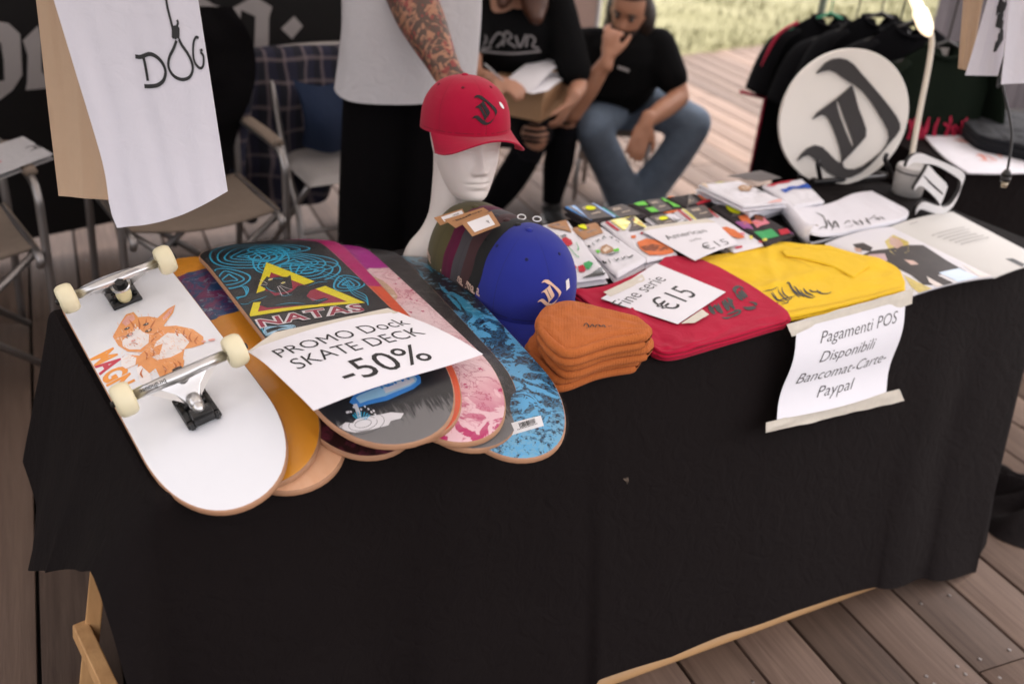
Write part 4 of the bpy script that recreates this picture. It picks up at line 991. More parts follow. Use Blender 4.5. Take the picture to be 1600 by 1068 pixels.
# --- folded cloth slab from an outline traced on the photograph
def coons(sides, n=10):
    B_, R_, T__, L_ = sides          # bottom l->r, right b->t, top l->r, left b->t (lists of 2D)
    def ev(pl, t):
        t = min(max(t, 0), 1)*(len(pl)-1); i = min(int(t), len(pl)-2); f = t-i; return Vector(pl[i]).lerp(Vector(pl[i+1]), f)
    pl = [[(q[0], q[1]) for q in cr([(p_[0], p_[1], 0) for p_ in s_], n)] if len(s_) > 2 else s_ for s_ in sides]
    B_, R_, T__, L_ = pl
    def C(s, t):
        return ev(B_, s)*(1-t)+ev(T__, s)*t+ev(L_, t)*(1-s)+ev(R_, t)*s-(Vector(B_[0])*(1-s)*(1-t)+Vector(B_[-1])*s*(1-t)+Vector(T__[0])*(1-s)*t+Vector(T__[-1])*s*t)
    return C
class Fold:
    """soft folded textile: one mesh of stacked rounded layers; top surface F(s,t,off) for prints"""
    def __init__(self, name, label, cat, sides, z0, th, mat, layers=1, wr=.004, wf=9, er=None, group=None, nu=70, nv=50, seed=0, hfun=None, child=None, zpx=None):
        zp = z0+th if zpx is None else zpx
        L = [[(lambda q: (q.x, q.y))(P(x_, y_, .75+zp)) for x_, y_ in s_] for s_ in sides]
        C = coons(L); self.C = C
        er = er or th*.55/layers
        W_ = (C(1, .5)-C(0, .5)).length; H_ = (C(.5, 1)-C(.5, 0)).length; self.W = W_; self.H = H_
        def prof(d, r, h):               # rounded edge
            k = min(d/r, 1); return h*math.sqrt(max(0, 1-(1-k)**2))
        def wrk(s, t, l=0): return wr*(nz(s*W_*wf*2, t*H_*wf*2, seed+l*3.1)+.5*nz(s*W_*wf*5, t*H_*wf*5, seed+9+l))
        def top(s, t, off=0):
            d = min(min(s, 1-s)*W_, min(t, 1-t)*H_); c = C(s, t); lh = th/layers
            z = .75+z0+(layers-1)*lh+lh*.5+prof(d, er, lh*.5)+wrk(s, t)*min(1, d/.03)+(hfun(s, t) if hfun else 0)
            return Vector((c.x, c.y, z+off))
        self.F = top
        o = thing(name, label, cat, top(.5, .5)-ZUP*th, 0, group) if child is None else child; self.o = o
        def sp(k, n):                    # cluster samples at the edges
            e = .5*(1-math.cos(PI*k)); return .45*e+.55*k
        b = MB(); lh = th/layers
        for l in range(layers):
            ins = (layers-1-l)*.0 + (.004*math.sin(l*2.3+seed) if l < layers-1 else 0)
            def f(s, t, sg=1, l=l, ins=ins):
                s_, t_ = sp(s, 1), sp(t, 1); d = min(min(s_, 1-s_)*W_, min(t_, 1-t_)*H_); c = C(s_, t_)
                cc = C(.5, .5); c = cc+(c-cc)*(1-ins/max(W_, H_)*2)
                if sg > 0 and l == layers-1: z = .75+z0+l*lh+lh*.5+prof(d, er, lh*.5)+wrk(s_, t_)*min(1, d/.03)+(hfun(s_, t_) if hfun else 0)
                else: z = .75+z0+l*lh+lh*.5+sg*prof(d, er, lh*.5)+(hfun(s_, t_) if hfun else 0)*(l/layers)
                return Vector((c.x+.0018*nz(s*9, t*9, l+seed), c.y+.0018*nz(s*9, t*9, l+seed+5), z))
            b.grid(lambda s, t: f(s, t, 1), nu, nv); b.grid(lambda s, t: f(s, t, -1), nu//2, nv//2, flip=True)
        self.mesh = b.build('folded_fabric', mat, o, True, True)
    def printer(self, z=None):           # px -> (s,t) by search on the top surface
        g = [(s/40, t/40) for s in range(41) for t in range(41)]; pts = []
        def prj(p): q = p-CP; d = q.dot(CF); return (800+FPX*q.dot(CR)/d, 534-FPX*q.dot(CU)/d)
        pts = [(prj(self.F(*q)), q) for q in g]
        def f(x_, y_):
            best = sorted(pts, key=lambda a: (a[0][0]-x_)**2+(a[0][1]-y_)**2)[0][1]; s, t = best
            for _ in range(6):
                e = .004; a = prj(self.F(s, t)); ax = prj(self.F(s+e, t)); at = prj(self.F(s, t+e))
                j = ((ax[0]-a[0])/e, (at[0]-a[0])/e, (ax[1]-a[1])/e, (at[1]-a[1])/e); de = j[0]*j[3]-j[1]*j[2]
                if abs(de) < 1e-6: break
                rx_, ry_ = x_-a[0], y_-a[1]; s += (rx_*j[3]-ry_*j[1])/de; t += (ry_*j[0]-rx_*j[2])/de
                s = min(max(s, .01), .99); t = min(max(t, .01), .99)
            return (s, t)
        return f
# beanies: three stacked, each a cuffed knit hat folded flat
x = NT('orange_knit'); x.set(Roughness=.95); x.b.inputs['Sheen Weight'].default_value = .05; x.b.inputs['Specular IOR Level'].default_value = .1
x.base(x.mix(x.noise(40, 4), (.42, .115, .030), (.54, .162, .045)))
wv = x.n('TexWave', i_Scale=62, i_Distortion=.6, i_Detail=1); wv.bands_direction = 'X'; x.l(x.co(), wv.inputs['Vector'])
x.bump(x.math('ADD', x.math('MULTIPLY', wv.outputs[0], .25), x.noise(420, 3)), .5, .003); M_knit = x.m
def beanie(z0, dx, dy, label, top):
    th = .038
    def q(l): return [(x_+dx, y_+dy) for x_, y_ in l]
    # outline measured on the topmost hat: dome at the left, cuff at the front right
    f = Fold('beanie', label, 'beanie', [q([(842, 510), (868, 540), (893, 553), (950, 535), (1012, 525)]), q([(1012, 525), (1020, 512), (1000, 497)]), q([(850, 478), (890, 468), (940, 480), (1000, 497)]), q([(842, 510), (836, 495), (850, 478)])],
             z0, th-.011, M_knit, 1, .0035, 14, .014, 'stack of orange beanies', 60, 44, seed=z0*90, hfun=lambda s, t: (.010*math.sin(PI*min(1, s*1.15))*math.sin(PI*t) if top else 0)+.004*s)
    # folded cuff bulging along the front
    b = MB()
    for k_, (zz, r_, inn) in enumerate([(.0095, .0088, .0), (.0255, .0088, .004)]):
        pts = []
        for i in range(241):
            s = i/240; c = f.C(.02+.96*s, .035); c2 = f.C(.02+.96*s, .25); c = c+(c-c2).normalized()*.007; pts.append(Vector((c.x, c.y, .75+z0+zz+.004*s+.0012*math.sin(s*9+z0*50))))
        b.tube(pts, [r_*(.72+.28*min(1, i/40, (240-i)/12))*(1+.03*math.sin(i/240*2*PI*62)) for i in range(241)], 14)
    b.build('cuff', M_knit, f.o, True, True); return f
bz = [0.000, .034, .068]
offs = [(-15, 39), (3, 19), (0, 0)]
fb = None
for i in range(3):
    nm = ['bottom orange beanie of the stack at the table front', 'middle orange beanie of the stack at the table front', 'topmost orange beanie of the stack with small black embroidery'][i]
    # same outline in the world: shift the pixels so that each hat sits below the next
    fb = beanie(bz[i]+.003, offs[i][0], offs[i][1], nm, i == 2)
pf = fb.printer(); pr = Print()
for l_ in ([(912, 510), (916, 505), (920, 511), (915, 513)], [(922, 512), (925, 507), (928, 511)], [(930, 512), (932, 508), (936, 508), (938, 511)], [(940, 511), (943, 508), (946, 512)], [(950, 510), (956, 509)]): pr.stroke([pf(*q) for q in l_], .008, 0, 3)
pr.build('embroidery', M_pk, lambda a, c, off: fb.F(a, c, .0008+off), fb.o, .06)
# ================================================================ tees, sheets, socks, magazine, sign, lamp
M_red = fabric('red_jersey', (.44, .003, .036), .9, 1200, .35, .05, .08)
M_yel = fabric('yellow_jersey', (.82, .53, .02), .9, 1200, .35, .05, .06)
M_wht = fabric('white_jersey', (.76, .75, .80), .9, 1200, .25, .05, .02)
fR = Fold('folded_tee', 'red folded T-shirt with black printed lettering under the Fine serie price sheet', 'T-shirt',
          [[(1020, 543), (1050, 550), (1120, 532), (1229, 500)], [(1229, 500), (1231, 485), (1170, 442), (1099, 405)], [(893, 452), (930, 448), (960, 440), (1025, 412), (1045, 398), (1099, 405)], [(1020, 543), (1005, 532), (940, 488), (893, 452)]],
          .003, .021, M_red, 3, .004, 6, .0040, seed=3, hfun=lambda s, t: .0025*gau(s-.55+.5*t, .05)+.002*gau(t-.55-.3*s, .06))
b = MB()
def roll(s, t):
    c = fR.C(.015+.0*s, .10); a = t*2*PI*1.6; r = .017*(1-t*.45)
    q = toT(Vector((c.x, c.y, .75))); return T(q[0]+.012-.07*s+.0-.006*math.sin(s*4), q[1]-.018+r*math.cos(a)*1.1+.03*s*0, .016+r*math.sin(a)*.72)
b = MB()
for k_, (dx, r_) in enumerate([(0, .010), (.010, .007)]):
    pts = [P(x_, y_, .75+.009+.004*k_) for x_, y_ in ((1020+k_*8, 536-k_*4), (1040+k_*6, 541-k_*5), (1062, 534-k_*5), (1080, 527-k_*4))]
    b.tube(cr(pts, 5), [r_*(.4+.6*math.sin(PI*min(1, (i+2)/16))) for i in range(16)], 12)
pts = [P(1030, 528, .765), P(1048, 538, .762), P(1052, 550, .757)]; b.tube(cr(pts, 5), [.006]*10+[.002], 10)
b.build('rolled_sleeve', M_red, fR.o, True, True)
fY = Fold('folded_tee', 'yellow folded T-shirt with sketchy black lettering beside the magazine', 'T-shirt',
          [[(1160, 474), (1200, 490), (1236, 494), (1330, 474), (1414, 452)], [(1414, 452), (1412, 432), (1395, 412), (1330, 393), (1296, 383)], [(1085, 402), (1160, 390), (1214, 377), (1252, 380), (1296, 383)], [(1160, 474), (1130, 455), (1105, 425), (1085, 402)]],
          .001, .017, M_yel, 3, .004, 6, .0035, seed=8, hfun=lambda s, t: .004*gau(t-.35-.25*s, .05)+.003*gau(s-.25-.2*t, .04))
# sleeve folded over the yellow shirt
pz = .797
F = Fold('sleeve', 'x', 'x', [[(1228, 398), (1260, 404), (1300, 415), (1334, 433)], [(1334, 433), (1345, 424), (1360, 415)], [(1225, 388), (1290, 392), (1330, 400), (1360, 415)], [(1228, 398), (1222, 392), (1225, 388)]], .0178, .006, M_yel, 1, .001, 9, .003, seed=2, child=fY.o, nu=40, nv=20); F.mesh.name = 'sleeve'
def ink(f, lines, name, w_=.008, mat=None, k=4, off=.0006):
    pp = f.printer(); pr = Print()
    for l_ in lines:
        if l_[0] == 'P': pr.poly([pp(*q) for q in l_[1:]])
        else: pr.stroke([pp(*q) for q in l_], w_, 0, k, taper=True)
    return pr.build(name, mat or M_pk, lambda a, c, o_: f.F(a, c, off+o_), f.o, .05)
def C3(l): return [(860+x_/4, 360+y_/4) for x_, y_ in l]
ink(fR, [C3(l) for l in ([(985, 470), (1000, 500), (1025, 528)], [(995, 466), (1010, 495), (1032, 522)], [(1010, 500), (1030, 470), (1045, 500), (1075, 522)], [(1045, 455), (1060, 490), (1078, 518)], [(1040, 470), (1055, 500), (1068, 520)],
     [(1070, 440), (1090, 470), (1110, 505)], [(1085, 430), (1100, 460), (1120, 500)], [(1100, 425), (1130, 440), (1110, 462)], [(1112, 462), (1135, 475), (1150, 495)], [(1110, 420), (1125, 450), (1145, 488)],
     [(1160, 400), (1150, 370), (1180, 350), (1210, 372)], [(1160, 395), (1180, 420), (1200, 440)], [(1175, 380), (1195, 405), (1215, 430)], [(1190, 370), (1210, 398), (1230, 420)], [(1070, 545), (1100, 550), (1130, 540)], [(1100, 530), (1150, 510), (1175, 495)], [(1120, 545), (1160, 530), (1190, 512)],
     [(1200, 480), (1240, 485), (1280, 475)], [(1210, 492), (1250, 495), (1285, 482)], [(1240, 450), (1275, 455), (1285, 472)], [(1150, 500), (1180, 502), (1182, 515)])]
    , 'lettering', .018)
def C4(l): return [(1180+x_/2.669, 280+y_/2.669) for x_, y_ in l]
ink(fY, [C4(l) for l in ([(5, 480), (25, 500), (45, 525)], [(12, 478), (34, 502), (52, 520)], [(30, 470), (50, 465), (70, 462), (95, 450)], [(65, 475), (80, 495), (100, 510)], [(70, 470), (90, 500), (125, 512)], [(95, 455), (105, 480), (130, 505), (155, 495)], [(110, 450), (120, 480), (145, 500)],
     [(130, 440), (140, 432), (160, 470), (185, 495)], [(140, 436), (155, 460), (190, 490)], [(160, 445), (180, 470), (205, 492)], [(185, 460), (200, 480), (230, 495), (250, 490)], [(200, 455), (215, 475), (245, 488)], [(225, 460), (240, 470), (275, 470)], [(255, 462), (270, 475), (300, 478), (318, 470)], [(60, 525), (80, 518), (98, 515)], [(110, 520), (130, 518), (140, 508)], [(85, 505), (120, 500), (165, 488)])], 'lettering', .012)
seamR = simple('red_thread', (.28, .002, .02), .8, bump=0)
for f_, m_ in ((fR, seamR), (fY, None)):
    pr = Print()
    for t_ in (.07, .085): pr.stroke([(.03+.94*k_/30, t_) for k_ in range(31)], .003, 0)
    pr.build('hem_stitching', m_ or simple('yellow_thread', (.55, .33, .01), .8, bump=0), lambda a, c_, o_, f_=f_: f_.F(a, c_, .0006+o_), f_.o, 0)
ink(fY, [C4([(128, 318), (150, 335), (200, 350), (245, 375)]), C4([(355, 395), (385, 400), (410, 408)])], 'seam', .004, simple('yellow_thread', (.55, .33, .01), .8, bump=0))
paper('price_sheet', 'white sheet reading Fine serie €15 taped onto the red T-shirt', 'sign', [(939, 466), (1025, 411), (1134, 456), (1059, 506)], [.0295, .0295, .0285, .0285],
      [('Fine serie', .36, .66, .28, dict(bold=-.008, sx=.95)), ('€15', .45, .20, .44, dict(bold=-.002))], bend=lambda s, t: (0, 0, .003*math.sin(PI*s)*math.sin(PI*t)),
      tapes=[[(943, 455), (1002, 427), (1008, 438), (952, 463)], [(1062, 506), (1096, 483), (1108, 492), (1084, 504)]] and [[(943, 456, .0303), (1003, 428, .0303), (1009, 438, .0306), (954, 463, .0306)], [(1064, 505, .030), (1097, 483, .030), (1108, 491, .0295), (1085, 504, .0295)]])
# --- payment notice on the front of the cloth
FPa, FPb = (0, -.030, 0), (2, -.075, 0)
pv = lambda x_, y_, k=0: PV(x_, y_, (0, -.030-k, 0), (2, -.075-k, 0))
c = [pv(1247, 514, -.02), pv(1417, 468, -.02), pv(1385, 612, .035), pv(1214, 655, .035)]
F = patch(c[3], c[2], c[1], c[0], bend=lambda s, t: TN*(-.010*math.sin(PI*s)*(1-t*.6)+.006*math.sin(2.2*PI*t)))
pn = thing('payment_notice', 'white sheet about Pagamenti POS taped to the front of the black tablecloth', 'sign', c[3], 0)
def Fm(s, t, off=0): return F(s, t, 0)-TN*off
b = MB(); b.grid(lambda s, t: Fm(s, t, 0), 24, 18); b.grid(lambda s, t: Fm(s, t, -.0005), 24, 18, flip=True); b.build('sheet', M_paper, pn, True, True)
pr = Print()
for tx, cx, ty, wd in (('Pagamenti POS', .555, .79, .72), ('Disponibili', .47, .575, .50), ('Bancomat-Carte-', .50, .36, .82), ('Paypal', .46, .15, .33)):
    vs, fs = text2d(tx, .175, .22, -.008, 1, 'CENTER'); ww = max(v_[0] for v_ in vs)-min(v_[0] for v_ in vs)
    pr.shape([(cx+a*wd/ww, ty+b_) for a, b_ in vs], fs, 0)
pr.build('lettering', [simple('grey_ink', (.05, .045, .045), .6, var=0, bump=0)], lambda a, c_, off: Fm(a, c_, off), pn, .08, .0006)
for q, k0, k1 in (([(1236, 525), (1424, 474), (1426, 450), (1228, 506)], -.02, -.028), ([(1195, 675), (1412, 625), (1404, 607), (1196, 659)], .037, .035)):
    cc = [pv(*q[0], k0), pv(*q[1], k0), pv(*q[2], k1), pv(*q[3], k1)]; G = patch(*cc, bend=lambda s, t: TN*(-.0020-.004*max(0, nz(s*5, t*2, 4)))+ZUP*.002*nz(s*9, t, 1))
    b = MB(); b.grid(G, 40, 6); b.grid(lambda s, t: G(s, t)+TN*.0006, 40, 6, flip=True); b.build('tape_strip', M_tape, pn, True, True)
# --- magazine
mg = thing('magazine', 'open magazine, photograph of people in black on the left page and text on the right', 'magazine', P(1450, 420, .75), 0)
x = NT('magazine_photo'); M_mph = x.m; x.set(Roughness=.6); x.base(x.mix(x.noise(9, 3), (.66, .66, .74), (.74, .72, .70)))
M_mag = [x.m, simple('photo_dark', (.03, .022, .02), .6, var=.5, vs=40, bump=0), simple('photo_skin', (.50, .30, .22), .3, var=.3, vs=60, bump=0), simple('photo_flower', (.55, .42, .05), .3, var=.6, vs=120, bump=0), simple('photo_pale', (.62, .54, .48), .3, var=.2, bump=0), simple('photo_pink', (.5, .32, .34), .3, var=.3, vs=50, bump=0), simple('photo_blue', (.45, .58, .74), .3, var=.1, bump=0)]
M_page = simple('magazine_page', (.66, .65, .62), .6, var=.01, bump=0)
cl = [P(1420, 464, .7535), P(1554, 433, .7535), P(1391, 354, .7535), P(1288, 381, .7535)]
FL = patch(*cl, bend=lambda s, t: (0, 0, .009*math.sin(PI*s)**.8*(1)))
crr = [P(1554, 433, .7535), P(1607, 418, .7535), P(1491, 331, .7535), P(1391, 354, .7535)]
crr = [P(1554, 434, .7535), P(1640, 410, .7535), P(1489, 331, .7535), P(1391, 354, .7535)]
FR = patch(*crr, bend=lambda s, t: (0, 0, .008*math.sin(PI*s)**.8))
sheet('left_page', FL, M_mag[0], mg, 24, 10, .003); sheet('right_page', FR, M_page, mg, 24, 10, .003)
def inv2(F_, px, py):                    # pixel -> (s,t) on a patch
    s = t = .5
    def prj(p): q = p-CP; d = q.dot(CF); return (800+FPX*q.dot(CR)/d, 534-FPX*q.dot(CU)/d)
    for _ in range(12):
        e = .003; a = prj(F_(s, t)); ax = prj(F_(s+e, t)); at = prj(F_(s, t+e)); j = ((ax[0]-a[0])/e, (at[0]-a[0])/e, (ax[1]-a[1])/e, (at[1]-a[1])/e); de = j[0]*j[3]-j[1]*j[2]
        rx_, ry_ = px-a[0], py-a[1]; s += (rx_*j[3]-ry_*j[1])/de; t += (ry_*j[0]-rx_*j[2])/de; s = min(max(s, .005), .995); t = min(max(t, .005), .995)
    return (s, t)
def ML(l): return [inv2(FL, 1180+x_/2.669, 280+y_/2.669) for x_, y_ in l]
pr = Print()
pr.poly(ML([(300, 262), (420, 225), (545, 200), (600, 235), (560, 260), (470, 300), (400, 300)]), 0)
pr.poly(ML([(575, 232), (640, 262), (640, 300), (600, 330), (560, 300), (540, 260)]), 3)
pr.poly(ML([(440, 320), (480, 300), (560, 290), (640, 275), (700, 275), (800, 340), (880, 385), (760, 400), (840, 440), (800, 455), (700, 440), (650, 400), (600, 375), (560, 360), (520, 350)]), 1)
pr.poly(ML([(405, 272), (450, 265), (490, 285), (480, 302), (430, 296)]), 1); pr.poly(ML([(410, 285), (440, 290), (445, 305), (420, 302)]), 2)
pr.poly(ML([(560, 240), (600, 250), (620, 275), (590, 290), (560, 270)]), 2); pr.poly(ML([(620, 335), (660, 340), (682, 355), (650, 358)]), 2)
pr.poly(ML([(470, 315), (540, 310), (552, 340), (520, 350), (480, 335)]), 5)
pr.poly(ML([(765, 390), (850, 372), (930, 410), (850, 430)]), 6); pr.poly(ML([(860, 355), (900, 370), (985, 405), (940, 410)]), 4)
pr.poly(ML([(620, 400), (700, 440), (760, 470), (710, 490), (650, 450)]), 3); pr.poly(ML([(715, 405), (750, 425), (800, 452), (770, 458), (725, 430)]), 4)
pr.build('photograph', M_mag, lambda a, c_, off: FL(a, c_, off), mg, .06, .0006)
pr = Print(); rg = random.Random(2)
for i in range(6):
    y_ = .70-.045*i; x0 = .20+.02*i; x1 = x0+rg.uniform(.42, .52)
    s = x0
    while s < x1: w_ = rg.uniform(.012, .04); pr.poly([(s, y_), (s+w_, y_), (s+w_, y_+.012), (s, y_+.012)]); s += w_+.012
for s in (.2, .24, .28): pr.poly([(s*1.0, .93), (s+.03, .93), (s+.03, .94), (s, .94)])
pr.build('printed_text', simple('pale_grey_ink', (.30, .29, .28), .6, var=0, bump=0), lambda a, c_, off: FR(a, c_, off), mg, .2, .0006)
def MR(l): return [inv2(FR, 1180+x_/2.669, 280+y_/2.669) for x_, y_ in l]
pr = Print(); pr.poly(MR([(1042, 332), (1075, 330), (1125, 355), (1125, 372)]), 0); pr.build('label_mark', M_pk, lambda a, c_, off: FR(a, c_, off), mg, .2, .0006)
# --- white folded tee with script
fW = Fold('folded_tee', 'white folded T-shirt with curled rim and black script lettering', 'T-shirt',
          [[(1268, 374), (1330, 360), (1395, 345), (1417, 338)], [(1417, 338), (1419, 328), (1390, 312), (1362, 297)], [(1216, 326), (1290, 318), (1330, 302), (1362, 297)], [(1268, 374), (1250, 368), (1232, 345), (1216, 326)]],
          .001, .016, M_wht, 1, .003, 6, .007, seed=5, hfun=lambda s, t: .020*max(0, 1-s/.28)**1.5)
b = MB()
def curl(s, t):
    a = -PI*.55+t*PI*1.25; c = fW.C(.0, .04+.92*s); r = .022*(1-.25*s); q = Vector((c.x, c.y, .75+.030)); d_ = (fW.C(.2, .5)-fW.C(0, .5)); d_ = Vector((d_.x, d_.y, 0)).normalized()
    return q-d_*(r*.75*math.cos(a)-.008)+ZUP*(r*1.1*math.sin(a))
b.grid(curl, 24, 20); b.grid(lambda s, t: curl(s, t)+ZUP*.002, 24, 20, flip=True); b.build('curled_collar', M_wht, fW.o, True, True)
ink(fW, [C4(l) for l in ([(250, 140), (275, 150), (290, 165)], [(285, 160), (298, 190), (295, 205)], [(262, 210), (285, 200), (300, 208)], [(300, 168), (320, 200)], [(318, 215), (330, 175), (350, 205)], [(325, 200), (345, 195)], [(368, 190), (385, 175), (395, 180)], [(370, 200), (392, 200), (410, 190)], [(405, 170), (420, 185), (435, 192)], [(432, 168), (445, 182), (448, 192)], [(418, 180), (440, 178)], [(460, 160), (470, 178), (482, 188)], [(455, 175), (480, 165), (500, 150)], [(492, 158), (510, 165), (520, 172)], [(500, 172), (520, 160), (540, 170)])], 'lettering', .012)
# --- socks
M_sw = fabric('sock_white', (.74, .73, .77), .9, 1500, .3, .05, .03); M_sd = fabric('sock_dark', (.035, .028, .030), .9, 1500, .3, .05, .1); M_grey = simple('grey_card', (.115, .10, .095), .7, var=.06, bs=300)
M_c = {k: simple('print_'+k, c_, .8, var=.08, vs=80, bs=900, bump=.15) for k, c_ in dict(red=(.50, .01, .03), yellow=(.80, .50, .02), black=(.012, .012, .014), blue=(.03, .35, .62), green=(.16, .62, .07), orange=(.72, .18, .05), teal=(.01, .35, .33), pink=(.72, .22, .28), neon=(.80, .85, .0), kraft=(.42, .24, .13), brown=(.25, .07, .03), royal=(.02, .09, .45), cream=(.72, .60, .48), lime=(.05, .38, .12), mauve=(.34, .1, .3), blush=(.75, .45, .42), white=(.74, .73, .76)).items()}
MCL = list(M_c.values()); MCI = {k: i for i, k in enumerate(M_c)}
def C1(l): return [(860+x_/4, 240+y_/4) for x_, y_ in l]
def C2(l): return [(1060+x_/6.667, 250+y_/6.667) for x_, y_ in l]
def sock(label, quad, z0, th, mat, prints=(), cardq=None, dot=None, kraft=False, conv=C1, seed=0, wr=.002, group='sock packs laid out in rows', nm='sock_pack'):
    """quad: BL BR TR TL pixel corners of the textile (left = cuff end)"""
    q = conv(quad)
    f = Fold(nm, label, 'socks', [[q[0], q[1]], [q[1], q[2]], [q[3], q[2]], [q[0], q[3]]], z0, th, mat, 2, wr+.0012, 9, th*.42, group, 36, 24, seed)
    pp = f.printer(); pr = Print()
    for k, pts in prints:
        if k.startswith('L'): pr.stroke([pp(*a) for a in conv(pts)], .02, MCI[k[1:]], 3)
        else: pr.poly([pp(*a) for a in conv(pts)], MCI[k])
    if prints: pr.build('knitted_pattern', MCL, lambda a, c_, o_: f.F(a, c_, .0022+o_), f.o, .04)
    if cardq:
        cq = [pp(*a) for a in conv(cardq)]
        def G(s, t, off=0):
            a = [cq[0][i]*(1-s)*(1-t)+cq[1][i]*s*(1-t)+cq[2][i]*s*t+cq[3][i]*(1-s)*t for i in (0, 1)]; return f.F(a[0], a[1], .0030+off)
        co = sheet('card_band', G, M_kraft if kraft else M_grey, f.o, 12, 8, .0008)
        pr = Print(); vs, fs = text2d('SOCKS', .2, 0, .05); mx_ = max(v_[0] for v_ in vs); cxm = 0 if kraft else MCI['cream']
        pr.shape([(.16+.42*a/mx_, .60+b_*1.2) for a, b_ in vs], fs, MCI['black'] if kraft else MCI['cream'])
        for k_ in range(5): pr.poly([(.35+.09*k_, .30), (.42+.09*k_, .30), (.42+.09*k_, .36), (.35+.09*k_, .36)], MCI['black'] if kraft else MCI['cream'])
        pr.build('card_lettering', MCL, lambda a, c_, o_: G(a, c_, .0006+o_), f.o, .2)
        if dot:
            d_ = conv([dot])[0]; d2 = pp(*d_); pr = Print(); pr.ell(d2[0], d2[1], .15 if not kraft else .12, .11, MCI['neon'], 12)
            pr.build('price_dot', MCL, lambda a, c_, o_: f.F(a, c_, .0048+o_), f.o, .06)
    return f
def stripes(a, b_, c_, d_, cols, n):         # bands across a quad a-b (top) d-c (bottom)
    out = []
    for i in range(n):
        s0, s1 = i/n, (i+1)/n; k = cols[i % len(cols)]
        if k: out.append((k, [tuple(a[j]+(b_[j]-a[j])*s0 for j in (0, 1)), tuple(a[j]+(b_[j]-a[j])*s1 for j in (0, 1)), tuple(d_[j]+(c_[j]-d_[j])*s1 for j in (0, 1)), tuple(d_[j]+(c_[j]-d_[j])*s0 for j in (0, 1))]))
    return out
Z = .028
sock('black and blue striped sock pack with grey card, leftmost of the back row', [(250, 430), (440, 400), (270, 305), (82, 328)], .001, Z, M_sd, stripes((82, 328), (150, 320), (260, 425), (200, 400), ['blue', 'black', 'blue'], 3)+stripes((250, 308), (300, 318), (440, 400), (395, 405), ['blue', 'black', 'blue', 'black', 'blue'], 3), [(240, 420), (380, 400), (255, 308), (160, 322)], (250, 348), seed=1)
sock('dark teal sock pack with grey card, second of the back row', [(430, 412), (620, 382), (470, 310), (290, 335)], .001, Z, M_sd, stripes((290, 320), (330, 320), (440, 405), (400, 410), ['teal', 'black', 'teal'], 3), [(430, 405), (560, 385), (450, 314), (350, 328)], None, seed=2)
sock('black and bright green sock pack with grey card, third of the back row', [(640, 395), (850, 345), (700, 272), (480, 310)], .001, Z, M_sd, [('green', [(520, 308), (580, 300), (610, 325), (550, 330)]), ('green', [(590, 345), (640, 338), (680, 368), (630, 372)]), ('green', [(680, 282), (730, 276), (760, 300), (715, 305)]), ('green', [(740, 310), (790, 302), (820, 330), (770, 338)]), ('orange', [(700, 375), (790, 355), (830, 372), (740, 395)])], [(680, 370), (760, 352), (680, 288), (590, 300)], None, seed=3)
sock('black and red sock pack with grey card, rightmost of the back row', [(860, 345), (1030, 295), (900, 243), (720, 268)], .001, Z, M_sd, [('orange', [(720, 268), (760, 262), (780, 275), (740, 282)]), ('orange', [(920, 262), (965, 258), (985, 280), (945, 290)]), ('red', [(900, 312), (1000, 285), (1020, 295), (920, 325)])], [(850, 330), (930, 310), (850, 248), (770, 262)], None, seed=4)
sock('white striped sock pack with orange burger print left of the American price sheet', [(605, 665), (800, 620), (530, 385), (312, 420)], .001, Z, M_sw,
     stripes((330, 412), (390, 405), (470, 480), (400, 490), [None, 'red', None, 'yellow'], 4)+stripes((484, 393), (524, 389), (612, 452), (570, 460), [None, 'red', None, 'yellow'], 4)+[('orange', [(540, 560), (600, 535), (690, 550), (760, 600), (770, 625), (700, 640), (620, 640), (560, 600)]), ('brown', [(560, 590), (640, 570), (720, 585), (740, 605), (650, 615), (590, 612)]), ('red', [(560, 500), (575, 495), (580, 505), (565, 510)]), ('orange', [(500, 520), (530, 515), (535, 530), (510, 535)])], [(490, 490), (590, 468), (470, 392), (375, 405)], None, seed=5)
sock('black and white sock pack with yellow dot on grey card, middle of the front row', [(700, 480), (890, 430), (760, 365), (590, 395)], .001, Z, M_sw, [('black', [(590, 395), (630, 390), (700, 450), (680, 460)]), ('black', [(760, 400), (800, 390), (830, 410), (790, 420)]), ('black', [(810, 440), (850, 428), (870, 440), (820, 450)])], [(700, 470), (820, 450), (700, 380), (620, 400)], (705, 415), seed=6)
sock('white sock pack with red and yellow stripes and orange print, right of the American sheet', [(1150, 605), (1340, 560), (960, 318), (758, 352)], .001, Z, M_sw,
     stripes((780, 352), (830, 345), (930, 430), (870, 440), [None, 'red', None, 'yellow'], 4)+stripes((930, 322), (990, 335), (1080, 400), (1030, 405), [None, 'red', None, 'yellow'], 4)+[('orange', [(1065, 470), (1100, 462), (1150, 480), (1215, 530), (1170, 535), (1100, 510)]), ('pink', [(1180, 500), (1210, 498), (1215, 512), (1190, 515)]), ('yellow', [(1240, 520), (1260, 515), (1265, 535), (1250, 540)]), ('red', [(1300, 560), (1330, 553), (1335, 565), (1310, 572)]), ('red', [(1150, 590), (1195, 580), (1200, 592), (1160, 600)])], [(920, 415), (1020, 398), (920, 322), (840, 340)], None, seed=7)
